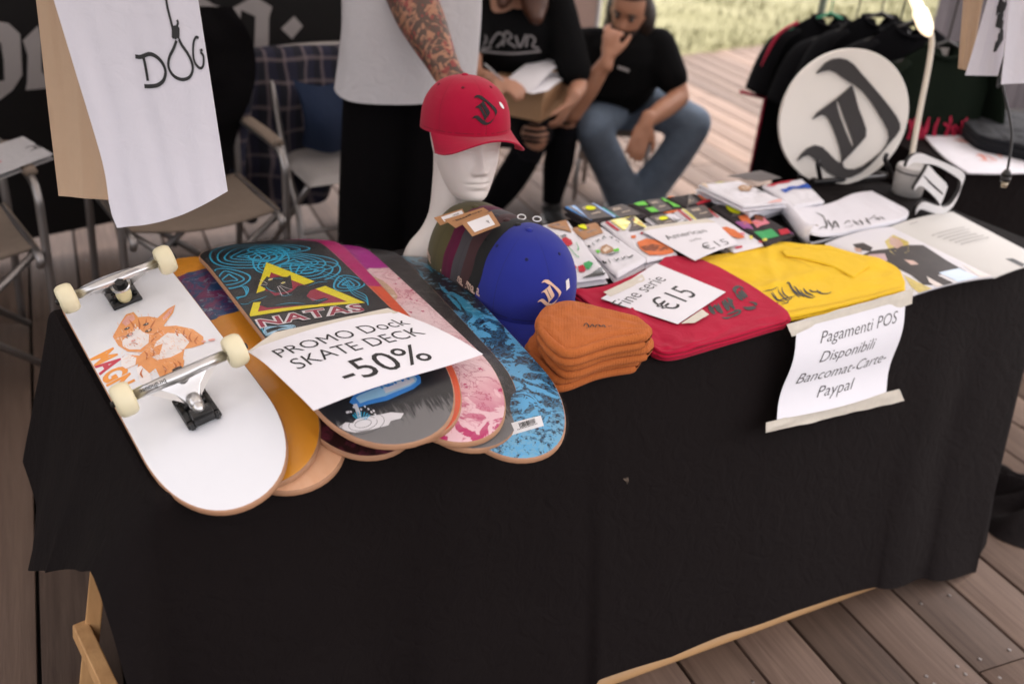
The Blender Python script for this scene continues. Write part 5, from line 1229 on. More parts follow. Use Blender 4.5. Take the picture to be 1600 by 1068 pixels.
sock('dark sock pack with multicoloured floral pattern beside the white T-shirt roll', [(1350, 565), (1535, 495), (1180, 292), (1000, 318)], .001, Z+.002, M_sd,
     [('orange', [(1170, 390), (1230, 380), (1260, 440), (1210, 450)]), ('mauve', [(1150, 440), (1230, 430), (1270, 480), (1200, 490)]), ('pink', [(1255, 430), (1330, 400), (1370, 440), (1290, 470)]), ('lime', [(1270, 495), (1380, 475), (1430, 520), (1330, 545)]), ('red', [(1420, 480), (1480, 468), (1500, 500), (1440, 515)]), ('mauve', [(1480, 460), (1530, 470), (1530, 500), (1500, 505)]), ('Lorange', [(1190, 400), (1230, 430), (1300, 440)]), ('brown', [(1270, 380), (1330, 400), (1330, 430), (1280, 420)]), ('yellow', [(1320, 540), (1350, 535), (1355, 550), (1330, 555)]), ('blue', [(1210, 345), (1240, 340), (1255, 355), (1225, 362)])], [(1130, 400), (1240, 385), (1150, 298), (1060, 315)], (1140, 360), seed=8)
f = sock('white sock pack with cherry print and black toe beside the blue cap', [(150, 790), (370, 760), (110, 410), (-60, 440)], .001, Z, M_sw, [('red', [(70, 540), (95, 525), (130, 545), (140, 570), (110, 585), (80, 565)]), ('Llime', [(110, 585), (160, 640), (178, 650)]), ('Llime', [(160, 560), (175, 590), (170, 610)]), ('red', [(125, 705), (150, 700), (165, 715), (150, 735), (125, 730)]), ('red', [(170, 710), (200, 700), (220, 715), (215, 745), (180, 745)]), ('lime', [(205, 690), (240, 675), (268, 690), (240, 730), (215, 720)]), ('black', [(200, 800), (255, 755), (320, 712), (372, 760), (370, 790), (300, 812)]), ('black', [(60, 520), (90, 508), (105, 518), (75, 530)])], [(10, 470), (140, 435), (90, 408), (-20, 430)], None, True, seed=9)
f = sock('white sock pack with small tortoise print and kraft card', [(420, 760), (610, 655), (285, 428), (112, 460)], .001, Z, M_sw, [('kraft', [(310, 610), (320, 585), (350, 572), (385, 590), (400, 610), (360, 630), (325, 630)]), ('cream', [(325, 605), (350, 585), (375, 598), (370, 615), (340, 622)]), ('green', [(280, 612), (300, 605), (312, 618), (295, 630)]), ('green', [(390, 605), (425, 595), (430, 612), (400, 618)]), ('black', [(345, 635), (400, 625), (428, 618), (425, 625), (370, 642)])]
     +[('Lblack', l) for l in ([(232, 598), (240, 580), (250, 592)], [(262, 562), (266, 575), (275, 572)], [(282, 545), (292, 555), (300, 542), (310, 550)], [(325, 540), (335, 520), (345, 535)], [(372, 520), (380, 535), (388, 525)], [(405, 545), (422, 552), (425, 560)], [(315, 690), (330, 700), (350, 685)], [(360, 665), (375, 690)], [(395, 660), (410, 675), (425, 660)], [(440, 655), (450, 665), (465, 650)], [(470, 645), (490, 655), (515, 640)])], [(210, 545), (330, 500), (255, 430), (115, 465)], (190, 450), True, seed=10)
# pile of white socks at the back
for k_ in range(3):
    sock(['lowest white sock of the loose pile near the round sign', 'middle white sock of the loose pile near the round sign', 'topmost white sock with orange sketch print on the loose pile'][k_], [(1290-40*k_, 395-20*k_), (1500-k_*12, 330-14*k_), (1130, 185-8*k_), (905, 240-22*k_)] if k_ < 2 else [(1210, 325), (1485, 300), (1180, 165), (925, 190)], .001+.022*k_, .021, M_sw,
         [] if k_ < 2 else [('kraft', [(1170, 215), (1200, 200), (1260, 205), (1275, 220), (1240, 240), (1190, 238)]), ('cream', [(1190, 215), (1230, 208), (1250, 218), (1210, 230)]), ('blush', [(1360, 330), (1420, 290), (1480, 262), (1500, 290), (1430, 325)]), ('neon', [(1030, 172), (1070, 165), (1095, 178), (1060, 188)]), ('Lblack', [(1290, 235), (1310, 245), (1330, 230)]), ('Lblack', [(1340, 225), (1360, 232), (1380, 222)])]+[('cream', [(935, 205), (955, 200), (985, 225), (960, 230)])], None, None, seed=20+k_, wr=.005, group='white socks piled near the round sign', nm='white_socks')
sock('white sock with one red and one blue band beside the round sign', [(1200, 480), (1530, 420), (1290, 185), (870, 255)], .001, .030, M_sw, [('red', [(905, 255), (1000, 225), (1120, 215), (1215, 195), (1235, 208), (1140, 245), (1040, 255), (970, 282)]), ('royal', [(1060, 320), (1150, 285), (1250, 280), (1340, 255), (1390, 275), (1310, 300), (1190, 305), (1115, 350)])], None, None, conv=C2, seed=31, wr=.004, group='white socks piled near the round sign', nm='white_socks')
card('cardboard_sleeve', 'flat grey cardboard sleeve with orange print at the back edge of the table', C2([(500, 165), (860, 108), (1080, 185), (850, 225)]), [.02, .022, .022, .02], M_grey, cat='card')
# --- American price sheet
paper('price_sheet', 'white sheet reading American €15 laid over the sock packs', 'sign', [(1003, 361), (1118, 347), (1155, 381), (1086, 407)], [.036, .036, .034, .034],
      [('American', .42, .62, .20, dict(bold=0)), ('socks', .42, .43, .11, dict(bold=-.01)), ('€15', .60, .08, .30, dict(bold=-.012, sx=1.3))], bend=lambda s, t: (0, 0, .004*math.sin(PI*s)), tapes=[[(1003, 361, .037), (1118, 347, .037), (1104, 341, .037), (1010, 354, .037)]])
# --- round sign with relief emblem
RS = thing('round_sign', 'round ivory sign with raised black blackletter D emblem on a small black stand', 'sign', P(1325, 288, .75), TH)
M_ivory = simple('ivory_acrylic', (.80, .76, .70), .45, var=.02, vs=8, bump=.03); M_char = simple('charcoal_acrylic', (.024, .019, .018), .5, var=.05, bump=.05); M_halo = simple('ivory_rim', (.60, .56, .48), .5, bump=0)
# disc frame from the photographed ellipse
cc = P(1318, 186, .75+.155); q0 = P(1322, 293, .75+.022)
dep = (q0-CP).dot(CF)+.035; ctr = PD(1319, 185, dep)
rx_v = (PD(1420, 178, dep-.0)-PD(1218, 192, dep+.0))/2; ry_v = (PD(1327, 78, dep-.075)-PD(1311, 292.5, dep+.045))/2
ex = rx_v.normalized(); ey = (ry_v-ex*ry_v.dot(ex)).normalized(); en = ex.cross(ey)
rad = (rx_v.length+ry_v.length)/2
def disc_obj(name, mb, mat, par=RS, sm=True): return sharp(mb.build(name, mat, par, sm, True), 35)
MD = Matrix((rx_v, ry_v, en)).transposed().to_4x4(); MD.translation = ctr
b = MB(); b.lathe([(.96, -.022), (1.0, -.020), (1.0, -.002), (.992, .0)], 96, MD); disc_obj('disc', b, M_ivory)
b = MB(); b.prism(EM1, .0004, .010, MD); disc_obj('emblem_outer_stroke', b, M_char)
b = MB(); b.prism(EM2, .0004, .010, MD, [EM2H]); disc_obj('emblem_inner_stroke', b, M_char)
M_glossb = simple('black_plastic', (.012, .011, .012), .3, bump=.02)
for nm, (x_, y_) in (('stand_foot', (1272, 284)), ('stand_foot', (1383, 276))):
    p = P(x_, y_, .752); f_ = PD(x_+(4 if x_ < 1300 else -2), y_-26, dep-.02)
    b = MB(); b.tube(cr([p+TN*.06, p+ZUP*.006, p-TN*.02+ZUP*.012, f_-en*-.012, f_+ZUP*.018+en*.012], 5), .007, 10); b.build(nm, M_glossb, RS, True, True)
b = MB(); b.tube([P(1272, 284, .762), P(1383, 276, .762)], .008, 10); b.build('stand_bar', M_glossb, RS, True, True)
# --- desk lamp beside it
lp = thing('desk_lamp', 'slim ivory desk lamp with lit rectangular head behind the white emblem stand', 'lamp', P(1428, 305, .75), 0)
pb = P(1425, 268, .79); d0 = (pb-CP).dot(CF)
pts = [PD(1424, 262, d0), PD(1425, 243, d0), PD(1437, 175, d0), PD(1450, 110, d0), PD(1456, 68, d0), PD(1454, 52, d0-.01)]
b = MB(); b.tube(cr(pts, 6), .0085, 14, flat=.8); b.build('stem', simple('ivory_plastic', (.66, .60, .50), .4, bump=.03), lp, True, True)
x = NT('lamp_glow'); x.b.inputs['Emission Color'].default_value = (1, .74, .48, 1); x.b.inputs['Emission Strength'].default_value = .42; x.base((.9, .8, .7)); M_glow = x.m
hd = [PD(1452, 56, d0-.02), PD(1438, 20, d0-.05), PD(1420, -25, d0-.09), PD(1395, -85, d0-.14)]
b = MB(); b.tube(cr(hd, 6), [.009, .017, .025, .029, .030, .030, .030, .022, .022, .022, .022, .022, .022, .022, .022, .022, .022, .022, .016][:19], 18, flat=.75); b.build('lamp_head', M_glow, lp, True, True)
b = MB(); b.tube([p_+ZUP*.010 for p_ in cr(hd, 6)], [.006, .011, .016]+[.019]*15+[.013], 14, flat=.35); b.build('head_cover', M_white_pl, lp, True, True)
b = MB(); b.lathe([(.036, 0), (.042, .003), (.046, .04), (.047, .082), (.044, .086), (.040, .084)], 40, Matrix.Translation(P(1416, 303, .7505))); b.build('base', simple('grey_plastic', (.42, .40, .38), .4, bump=.02), lp, True, True)
b = MB(); b.lathe([(.041, 0), (.0475, .001), (.0475, .005), (.041, .006)], 40, Matrix.Translation(P(1416, 303, .7505)+ZUP*.068), True); b.build('rubber_band', M_glossb, lp, True, True)
# --- white extruded emblem standing in front of the lamp
es = thing('emblem_stand', 'white extruded blackletter D with black sides leaning beside the lamp base', 'display stand', P(1460, 325, .75), 0)
def Z8(x_, y_): return (1360+x_/5.34, 180+y_/5.34)
e0 = Z8(506, 560); dE = (P(*Z8(560, 835), .753)-CP).dot(CF)
ce = PD(*e0, dE-.030); exr = PD(*Z8(797, 417), dE-.045)-ce; eyr = PD(*Z8(398, 266), dE-.062)-ce; enn = exr.cross(eyr).normalized()
ME = Matrix((exr, eyr, enn)).transposed().to_4x4(); ME.translation = ce
M_wp = simple('white_laminate', (.76, .75, .75), .45, bump=.02)
for nm, pol, hol in (('outer_stroke', EM1, ()), ('inner_stroke', EM2, [EM2H])):
    b = MB(); b.prism(pol, -.018, .004, ME, hol); o = sharp(b.build(nm, M_glossb, es, False, True)); 
    b = MB(); b.prism(pol, .0042, .0075, ME, hol); b.build('white_face', M_wp, o, False, True)
# ================================================================ hanging cloths
def hang(name, label, cat, px, dep, mat, parent=None, nu=40, nv=50, topz=1.27, fold=.006, edge=None, seed=0, th=.0012):
    """cloth hanging from the rail; px: bottom-left, bottom-right, top-right, top-left corners in the photo at depth dep"""
    c = [PD(x_, y_, d_) for (x_, y_), d_ in zip(px, dep)]
    # carry the sides on up to the rail
    up = [c[2]+(c[2]-c[1])*((.75+topz-c[2].z)/(c[2].z-c[1].z)), c[3]+(c[3]-c[0])*((.75+topz-c[3].z)/(c[3].z-c[0].z))]
    cc = [c[0], c[1], up[0], up[1]]
    nrm = (cc[1]-cc[0]).cross(cc[3]-cc[0]).normalized()
    if nrm.dot(CP-cc[0]) < 0: nrm = -nrm
    def F(s, t, off=0):
        p = cc[0]*(1-s)*(1-t)+cc[1]*s*(1-t)+cc[2]*s*t+cc[3]*(1-s)*t
        e = edge(s, t) if edge else Vector((0, 0, 0))
        return p+e+nrm*(off+fold*(nz(s*3, t*1.2, seed)+.4*nz(s*8, t*5, seed+3))-(.05*max(0, s-.82)**2*6))
    b = MB(); b.grid(lambda s, t: F(s, t, th), nu, nv); b.grid(lambda s, t: F(s, t, -th), nu, nv, flip=True)
    b.grid(lambda s, t: F(s, 0, th*(1-2*t)), nu, 1, flip=True); b.grid(lambda s, t: F(0, s, th*(1-2*t)), nv, 1); b.grid(lambda s, t: F(1, s, th*(1-2*t)), nv, 1)
    o = thing(name, label, cat, cc[0].lerp(cc[1], .5)) if parent is None else parent
    b.build('hanging_fabric', mat, o, True, True)
    return o, F, nrm
M_lin = fabric('beige_cotton', (.52, .37, .25), .9, 900, .3, .05, .05); M_cot = fabric('white_cotton', (.72, .70, .76), .9, 900, .35, .05, .02)
def ed_w(s, t): return ZUP*(-.020*s*(1-t)**6*math.sin(PI*s))
oB, FB, _ = hang('hanging_bag', 'beige cotton cloth hanging behind the white DOG print cloth', 'hanging cloth', [(92, 306), (176, 313), (165, 0), (57, 0)], [1.78, 1.78, 1.70, 1.70], M_lin, seed=4)
dg = [1.66, 1.66, 1.56, 1.56]
oD, FD, nD = hang('hanging_shirt', 'white cotton cloth with black DOG lettering and a rope loop hanging at upper left', 'hanging cloth', [(193, 356), (354, 300), (308, 0), (84, 0)], dg, M_cot, seed=1, fold=.010,
   edge=lambda s, t: (CR*-.012*math.exp(-(s/.15)**2)*math.exp(-((t-.02)/.05)**2)+ZUP*-.0*s+CR*(.018*math.exp(-(s/.3)**2)*math.sin(PI*min(1, t*1.6)))*-.0+CU*(-.012*math.sin(PI*min(1, s*1.0))*math.exp(-(t/.05)**2))))
def invF(F_, px, py, s0=.5, t0=.3):
    s, t = s0, t0
    def prj(p): q = p-CP; d = q.dot(CF); return (800+FPX*q.dot(CR)/d, 534-FPX*q.dot(CU)/d)
    for _ in range(14):
        e = .003; a = prj(F_(s, t)); ax = prj(F_(s+e, t)); at = prj(F_(s, t+e)); j = ((ax[0]-a[0])/e, (at[0]-a[0])/e, (ax[1]-a[1])/e, (at[1]-a[1])/e); de = j[0]*j[3]-j[1]*j[2]
        rx_, ry_ = px-a[0], py-a[1]; s += .9*(rx_*j[3]-ry_*j[1])/de; t += .9*(ry_*j[0]-rx_*j[2])/de; s = min(max(s, .0), 1.0); t = min(max(t, .0), 1)
    return (s, t)
def H1(l): return [invF(FD, x_/2.67, y_/2.67) for x_, y_ in l]
AS = 3.3
def strokeF(pr, pts, w, k=5, closed=False):     # keep an even width on the stretched parameter square
    q = [(s, t*AS) for s, t in pts]; pr.stroke(q, w, 0, k, closed)
pr = Print()
strokeF(pr, H1([(566, 236), (590, 238), (625, 226), (655, 238), (680, 265), (692, 300), (684, 335), (660, 355), (632, 360), (604, 360)]), .021)
strokeF(pr, H1([(600, 240), (608, 275), (614, 310), (618, 338)]), .021)
strokeF(pr, H1([(738, 170), (725, 205), (708, 240), (704, 275), (716, 305), (738, 325), (766, 332), (792, 322), (805, 295), (802, 262), (785, 225), (762, 192), (748, 165)]), .018)
strokeF(pr, H1([(692, -20), (700, 30), (712, 80), (722, 118), (735, 165)]), .016)
for y_ in (118, 127, 136, 145, 154): strokeF(pr, H1([(720, y_+4), (732, y_-4), (746, y_+2), (744, y_+7)]), .018, 3)
strokeF(pr, H1([(736, 118), (744, 98), (740, 84)]), .015)
strokeF(pr, H1([(830, 160), (820, 156), (810, 175), (807, 215), (812, 255), (828, 280), (842, 284), (850, 270), (850, 235), (838, 218)]), .015)
strokeF(pr, H1([(836, 213), (846, 208)]), .015, 2)
pr.build('dog_lettering', M_pk, lambda a, b_, o_: FD(a, b_/AS, .0022+o_), oD, .05)
hang('hanging_bag', 'beige cotton bag hanging at the upper right edge next to two white bags', 'hanging cloth', [(1497, 107), (1518, 112), (1540, -10), (1506, -10)], [2.62, 2.62, 2.55, 2.55], M_lin, seed=7, nu=14)
oW1, FW1, _ = hang('hanging_bag', 'white cotton bag with black script hanging at the upper right edge', 'hanging cloth', [(1508, 118), (1566, 119), (1580, -5), (1545, -5)], [2.55, 2.55, 2.5, 2.5], M_cot, seed=8, nu=20)
hang('hanging_bag', 'plain white cotton bag cut off by the upper right picture edge', 'hanging cloth', [(1564, 132), (1640, 128), (1650, -5), (1578, -5)], [2.48, 2.48, 2.42, 2.42], M_cot, seed=9, nu=20)
pr = Print()
for l_ in ([(1560, 2), (1568, 12), (1572, 2)], [(1556, 18), (1562, 12), (1566, 24), (1557, 30)], [(1556, 34), (1566, 40), (1562, 48)], [(1562, 48), (1566, 58), (1558, 60)], [(1564, 60), (1558, 70), (1553, 74), (1558, 72)]): strokeF(pr, [invF(FW1, *q) for q in l_], .09, 3)
pr.build('script_lettering', M_pk, lambda a, b_, o_: FW1(a, b_/AS, .0022+o_), oW1, .05)
# black cable with connector hanging at the right
cbp = [PD(x_, y_, 2.5) for x_, y_ in ((1566, 100), (1567, 135), (1577, 180), (1581, 215), (1577, 250), (1573, 270))]
cb = thing('hanging_cable', 'black cable with a connector hanging below the white bags at the right edge', 'cable', cbp[-1])
b = MB(); b.tube(cr(cbp[:1] and [cbp[0]+ZUP*.55]+cbp, 6), .0032, 8); b.build('cable', M_glossb, cb, True, True)
dn = (cbp[-1]-cbp[-2]).normalized()
b = MB(); b.tube([cbp[-1]-dn*.008, cbp[-1]+dn*.002, cbp[-1]+dn*.010], [.006, .012, .014], 14); b.tube([cbp[-1]+dn*.012, cbp[-1]+dn*.022], .0125, 14); b.build('connector', M_glossb, cb, True, True)
b = MB(); b.tube([cbp[-1]+dn*.024, cbp[-1]+dn*.036], [.009, .007], 12); b.build('plug', simple('worn_brass', (.45, .38, .28), .35, .8), cb, True, True)
# ================================================================ second table at the right
T2 = thing('side_table', 'low side table under a black cloth behind the right end of the stall table', 'table', P(1560, 600, 0), 0)
a0 = P(1480, 268, .75); a1 = P(1760, 268, .75); dv = (a1-a0); dv.z = 0; dv.normalize(); dn2 = Vector((-dv.y, dv.x, 0))
if dn2.dot(a0-CP) < 0: dn2 = -dn2
a1 = a0+dv*1.5; W2 = .75
b = MB()
b.grid(lambda s, t: a0+dv*1.5*s+dn2*W2*t+ZUP*(.0008*nz(s*9, t*9)), 30, 14)
b.grid(lambda s, t: a0+dv*(1.5*s)-dn2*(.012*math.sin(s*19)+.008*math.sin(s*41))*t-ZUP*.742*t, 80, 12, flip=True)
b.grid(lambda s, t: a0+dn2*W2*s-dv*(.015*math.sin(s*21)*t)-ZUP*.742*t, 40, 12)
b.build('cloth', M_cloth, T2, True, True)
for s in (.1, 1.4):
    for t in (.08, .66): q = a0+dv*s+dn2*t; beam(q-ZUP*.745, q-ZUP*.02, .04, .04, 'leg', T2, M_pine) if False else None
b = MB()
for s in (.1, 1.4):
    for t in (.08, .66):
        q = a0+dv*s+dn2*t; b = MB(); b.box(q-ZUP*.385, (.04, .04, .72)); b.build('leg', M_pine, T2, False, True)
f2 = Fold('white_tee', 'white T-shirt with faint red print spread on the side table', 'T-shirt', [[(1512, 269), (1560, 270), (1640, 268)], [(1640, 268), (1640, 232)], [(1436, 202), (1500, 212), (1575, 222), (1640, 232)], [(1512, 269), (1470, 240), (1436, 202)]], .001, .008, M_wht, 1, .002, 5, .004, seed=12)
ink(f2, [[(1360+x_/5.34, 180+y_/5.34) for x_, y_ in l] for l in ([(720, 195), (760, 205), (820, 240)], [(740, 205), (790, 225), (850, 235)], [(690, 200), (730, 215), (770, 230)], [(880, 350), (920, 330), (960, 365), (920, 380)], [(890, 320), (930, 350), (980, 385)], [(960, 330), (1010, 360), (1060, 385)], [(900, 370), (960, 380), (1040, 390)], [(1000, 320), (1060, 330), (1100, 360)])], 'red_print', .02, simple('faint_red_ink', (.72, .25, .18), .7, var=.2, vs=200))
M_dn = fabric('black_folded_clothes', (.008, .009, .012), .9, 900, .4, .05, .2)
Fold('folded_clothes', 'pile of black folded clothes on the side table at the right edge', 'clothes', [[(1575, 226), (1600, 232), (1680, 250)], [(1680, 250), (1690, 190)], [(1498, 188), (1520, 172), (1600, 180), (1690, 190)], [(1575, 226), (1530, 215), (1498, 188)]], .006, .055, M_dn, 3, .006, 7, .012, seed=15, zpx=.05)
# ================================================================ clothes rack
rk = thing('clothes_rack', 'black clothes rack carrying the dark T-shirts behind the round sign', 'rack', P(1400, 300, 0), 0)
r0 = PD(1297, -20, 4.15); r1 = PD(1530, 28, 3.1)
r0 = PD(1290, -14, 4.3); r1 = PD(1500, 22, 3.35)
rd = (r1-r0); rd.z = 0; rl = rd.length; rd.normalize(); rz = 1.45; ra = Vector((r0.x, r0.y, rz)); rb_ = ra+rd*(rl+.25)
M_rk = simple('dark_steel_tube', (.03, .028, .026), .4, .5, 0)
b = MB(); b.tube([ra-rd*.1, rb_+rd*1.35], .016, 12); b.build('rail', M_rk, rk, True, True)
for q in (ra, rb_+rd*1.3):
    b = MB(); b.tube([q, Vector((q.x, q.y, .03))], .016, 12); b.build('upright', simple('green_grey_tube', (.10, .12, .09), .5, .3), rk, True, True)
    side = Vector((-rd.y, rd.x, 0)); b = MB(); b.tube([Vector((q.x, q.y, .02))-side*.25, Vector((q.x, q.y, .02))+side*.25], .014, 10); b.build('foot', M_rk, rk, True, True)
M_tb = fabric('black_tee_fabric', (.004, .004, .005), .95, 900, .3, 0, .2, .08); M_tg = fabric('dark_green_tee_fabric', (.006, .010, .006), .95, 900, .3, 0, .2, .08); M_trim = simple('red_trim', (.40, .004, .04), .8, bump=0)
M_gt = simple('green_hanger', (.01, .25, .12), .5, bump=0); M_sil = simple('silver_sleeve_stripe', (.30, .29, .33), .6, var=.2)
def tee_hang(px, py, dep, yaw, mat, label, trim=False, wd=.26, ln=.68, stripe=False, print_=None, hang_m=None, tagm=False):
    """px,py: neck point in the photo"""
    p = PD(px, py, dep); o = thing('hanging_tee', label, 'T-shirt', p-ZUP*ln, yaw, 'dark T-shirts hanging on the rack')
    o.matrix_basis = Matrix.Translation(p) @ Matrix.Rotation(yaw, 4, 'Z'); 
    def out(t):                           # half width profile over height t 0 top..1 hem
        return wd*lerp([(0, .35), (.06, .62), (.13, .88), (.2, .88), (1, .92)], t)[0]
    def body(s, t, sg):
        k = s*2-1; w_ = out(t); th_ = .035*(1-k*k)**.5*(.4+.6*min(1, t*4))+.004
        return Vector((k*w_, sg*th_+.014*math.sin(k*7+t*3+px)*t, -t*ln+.01*math.cos(k*3)*t-(.05*(1-abs(k)*2.6) if abs(k) < .385 and t < .02 else 0)))
    b = MB(); b.grid(lambda s, t: body(s, t, 1), 26, 22); b.grid(lambda s, t: body(s, t, -1), 26, 22, flip=True); b.build('torso', mat, o, True)
    for sg in (-1, 1):
        b = MB(); pts = [Vector((sg*wd*.55, 0, -.050)), Vector((sg*wd*.84, 0, -.095)), Vector((sg*wd*1.00, 0, -.19)), Vector((sg*wd*1.08, 0, -.31))]
        b.tube(cr(pts, 4), [.030, .036, .042, .048, .054, .058, .062, .066, .069, .072, .075, .078, .08][:13], 14, flat=.35); b.build('sleeve', mat, o)
        if trim: b = MB(); b.tube(cr([q+Vector((sg*.012, -.012, .030)) for q in pts], 4), .007, 6); b.tube([pts[-1]+Vector((-.07*sg, 0, -.03)), pts[-1]+Vector((.075*sg, 0, .0))], .008, 6); b.tube([Vector((sg*wd*.9, -.01, -.2)), Vector((sg*wd*.92, -.01, -ln))], .005, 6); b.build('trim', M_trim, o)
        if stripe and sg > 0: b = MB(); b.tube([pts[1]+Vector((.0, -.03, .03)), pts[3]+Vector((.02, -.03, .04))], [.022, .026], 10, flat=.4); b.build('sleeve_stripe', M_sil, o)
    b = MB(); b.tube(cr([Vector((math.cos(a)*wd*.30, math.sin(a)*.03, .004-.035*(math.sin(a) < 0)*abs(math.sin(a)))) for a in [2*PI*k_/12 for k_ in range(13)]], 3), .008, 8); b.build('collar', mat, o)
    b = MB(); hm = hang_m or M_rk; dz_ = max(.04, rz-p.z)
    b.tube([(-wd*.7, 0, -.055), (-wd*.2, 0, .0), (0, 0, .02), (wd*.2, 0, 0), (wd*.7, 0, -.055)], .006, 8)
    b.tube(cr([Vector((0, 0, .02)), Vector((0, 0, dz_*.6)), Vector((.02, 0, dz_)), Vector((0, 0, dz_+.022)), Vector((-.02, 0, dz_))], 5), .003, 6); b.build('hanger', hm, o)
    if tagm: b = MB(); b.box((.0, .012, -.02), (.05, .003, .03)); b.build('neck_label', simple('grey_label', (.35, .32, .30), .6), o, False)
    if print_: 
        pr = Print(); rg = random.Random(4)
        for k_ in range(8):
            x0 = -.15+.038*k_
            for j_ in range(3): pr.stroke([(x0+rg.uniform(0, .03), -.24+rg.uniform(-.02, .02)), (x0+rg.uniform(0, .03), -.27), (x0+rg.uniform(0, .03), -.31+rg.uniform(-.02, .02))], .008, 0, 2)
        pr.build('red_print', M_trim, lambda a, c_, o_: Vector((a, -.046-.0*o_, c_)), o, 0, 0, 0, False)
    return o
yw = math.atan2(rd.y, rd.x)
fy = R(20)
tee_hang(1296, 28, 4.25, fy, M_tb, 'black T-shirt with red trim and green hanger, leftmost on the rack', True, hang_m=M_gt, tagm=False)
tee_hang(1335, 42, 4.1, fy, M_tb, 'black T-shirt with pale neck label, second on the rack from the left', tagm=True)
tee_hang(1375, 28, 3.95, fy, M_tb, 'black T-shirt with raised collar in the middle of the rack')
tee_hang(1402, 52, 3.8, fy, M_tb, 'black T-shirt with grey neck label right of the raised collar', tagm=True)
tee_hang(1425, 42, 3.65, fy, M_tb, 'black T-shirt with a silver stripe along its sleeve on the rack', stripe=True)
tee_hang(1478, 74, 3.45, fy, M_tg, 'dark green T-shirt with red print, rightmost on the rack', print_=True, tagm=True)
# grey slatted fence panel and leaves behind the rack
fn = thing('slatted_fence', 'grey slatted fence panel far behind the right end of the rack', 'fence', P(1480, 60, .0), 0)
fa = PD(1450, 70, 6.6); fb2 = PD(1640, 95, 5.9); fdv = Vector((fb2.x-fa.x, fb2.y-fa.y, 0)); fl_ = fdv.length; fdv.normalize()
M_fen = wood_mat('grey_fence_wood', (.10, .09, .10), (.19, .175, .19), (14, 14, 1.2), .8, .3)
for i in range(14):
    q = fa+fdv*(.05+i*.105); b = MB(); b.box((0, 0, .62), (.096, .02, 1.24), bev=.002); o = b.build('slat', M_fen, fn, False)
    o.matrix_basis = parent_matrix(fn).inverted() @ Matrix.Translation((q.x, q.y, 0)) @ Matrix.Rotation(math.atan2(fdv.y, fdv.x), 4, 'Z')
# ================================================================ chairs
M_tube = simple('aluminium_tube', (.30, .28, .27), .38, .85, .1, vs=12, bump=.03)
M_sling = fabric('taupe_canvas', (.20, .155, .12), .9, 700, .35, 0, .08); M_knob = simple('black_joint', (.015, .015, .015), .5, bump=0)
def director_chair(u, v, label, rz=0):
    o = thing('folding_chair', label, 'chair', T(u, v, -.75), TH+R(rz), 'folding chairs behind the table')
    w_ = .26
    for s in (-1, 1):
        b = MB(); b.tube(cr([(s*w_, -.20, .012), (s*w_, -.215, .30), (s*w_, -.215, .52), (s*w_, -.205, .60), (s*w_, -.14, .635), (s*w_, .12, .635), (s*w_, .20, .63)], 6), .0125, 12); b.build('arm_tube', M_tube, o)
        b = MB(); b.tube(cr([(s*(w_-.005), .24, .012), (s*(w_-.005), .20, .45), (s*(w_-.01), .235, .72), (s*(w_-.01), .27, .92)], 6), .0125, 12); b.build('back_tube', M_tube, o)
        b = MB(); b.tube(cr([(s*w_, -.16, .650), (s*w_, -.05, .655), (s*w_, .10, .653)], 5), .021, 12, flat=.6); b.build('armrest', M_sling, o)
    for y_ in (-.19, .17):
        for s in (-1, 1):
            b = MB(); b.tube([(s*(w_+.0), y_, .02), (-s*(w_-.03), y_+.014*s, .425)], .011, 10); b.build('crossing_leg', M_tube, o)
    for y_ in (-.19, .17):
        b = MB(); b.tube([(0, y_-.02, .222), (0, y_+.02, .222)], .010, 8); b.build('joint', M_knob, o)
    for s in (-1, 1): b = MB(); b.tube(cr([(s*.235, -.235, .40), (s*.235, -.21, .432), (s*.235, .18, .432)], 4), .0125, 10); b.build('seat_rail', M_tube, o)
    b = MB(); b.grid(lambda s, t: Vector(((s-.5)*.49, -.20+.38*t, .445-.030*math.sin(PI*s)+.004*math.sin(t*9)*math.sin(PI*s))), 20, 14); b.grid(lambda s, t: Vector(((s-.5)*.49, -.20+.38*t, .440-.030*math.sin(PI*s))), 20, 14, flip=True); b.build('seat', M_sling, o)
    b = MB(); b.grid(lambda s, t: Vector(((s-.5)*.51, .215+.03*math.sin(PI*s)+.05*t, .70+.20*t)), 20, 8); b.grid(lambda s, t: Vector(((s-.5)*.51, .222+.03*math.sin(PI*s)+.05*t, .70+.20*t)), 20, 8, flip=True); b.build('backrest', M_sling, o)
    return o
director_chair(.655, 1.93, 'aluminium folding chair with taupe seat, right of the hanging DOG cloth', 0)
director_chair(-.09, 1.90, 'aluminium folding chair with taupe seat at the left edge carrying a pale board', 3)
M_board = simple('pale_checked_board', (.42, .41, .42), .6, var=.2, vs=90)
bo = thing('board', 'pale grey board with a small dark drawing lying across the left folding chair', 'board', P(40, 250, .66), 0)
c = [P(-70, 262, .67), P(78, 243, .67), P(36, 213, .67), P(-60, 226, .67)]
c = [P(-80, 303, .67), P(84, 241, .67), P(36, 213, .67), P(-80, 250, .67)]
F = patch(*c); sheet('panel', F, M_board, bo, 6, 6, .014)
pr = Print()
for l_ in ([(40, 232), (50, 228), (58, 233)], [(48, 236), (60, 231), (72, 229)], [(55, 226), (66, 228), (75, 224)]): pr.stroke([inv2(F, *q) for q in l_], .02, 0, 3)
pr.stroke([inv2(F, *q) for q in ((-2, 254), (2, 252))], .04, 1); pr.build('drawing', [M_pk, simple('red_ink', (.5, .02, .02), bump=0)], lambda a, b_, o_: F(a, b_, o_), bo, .2, .001)
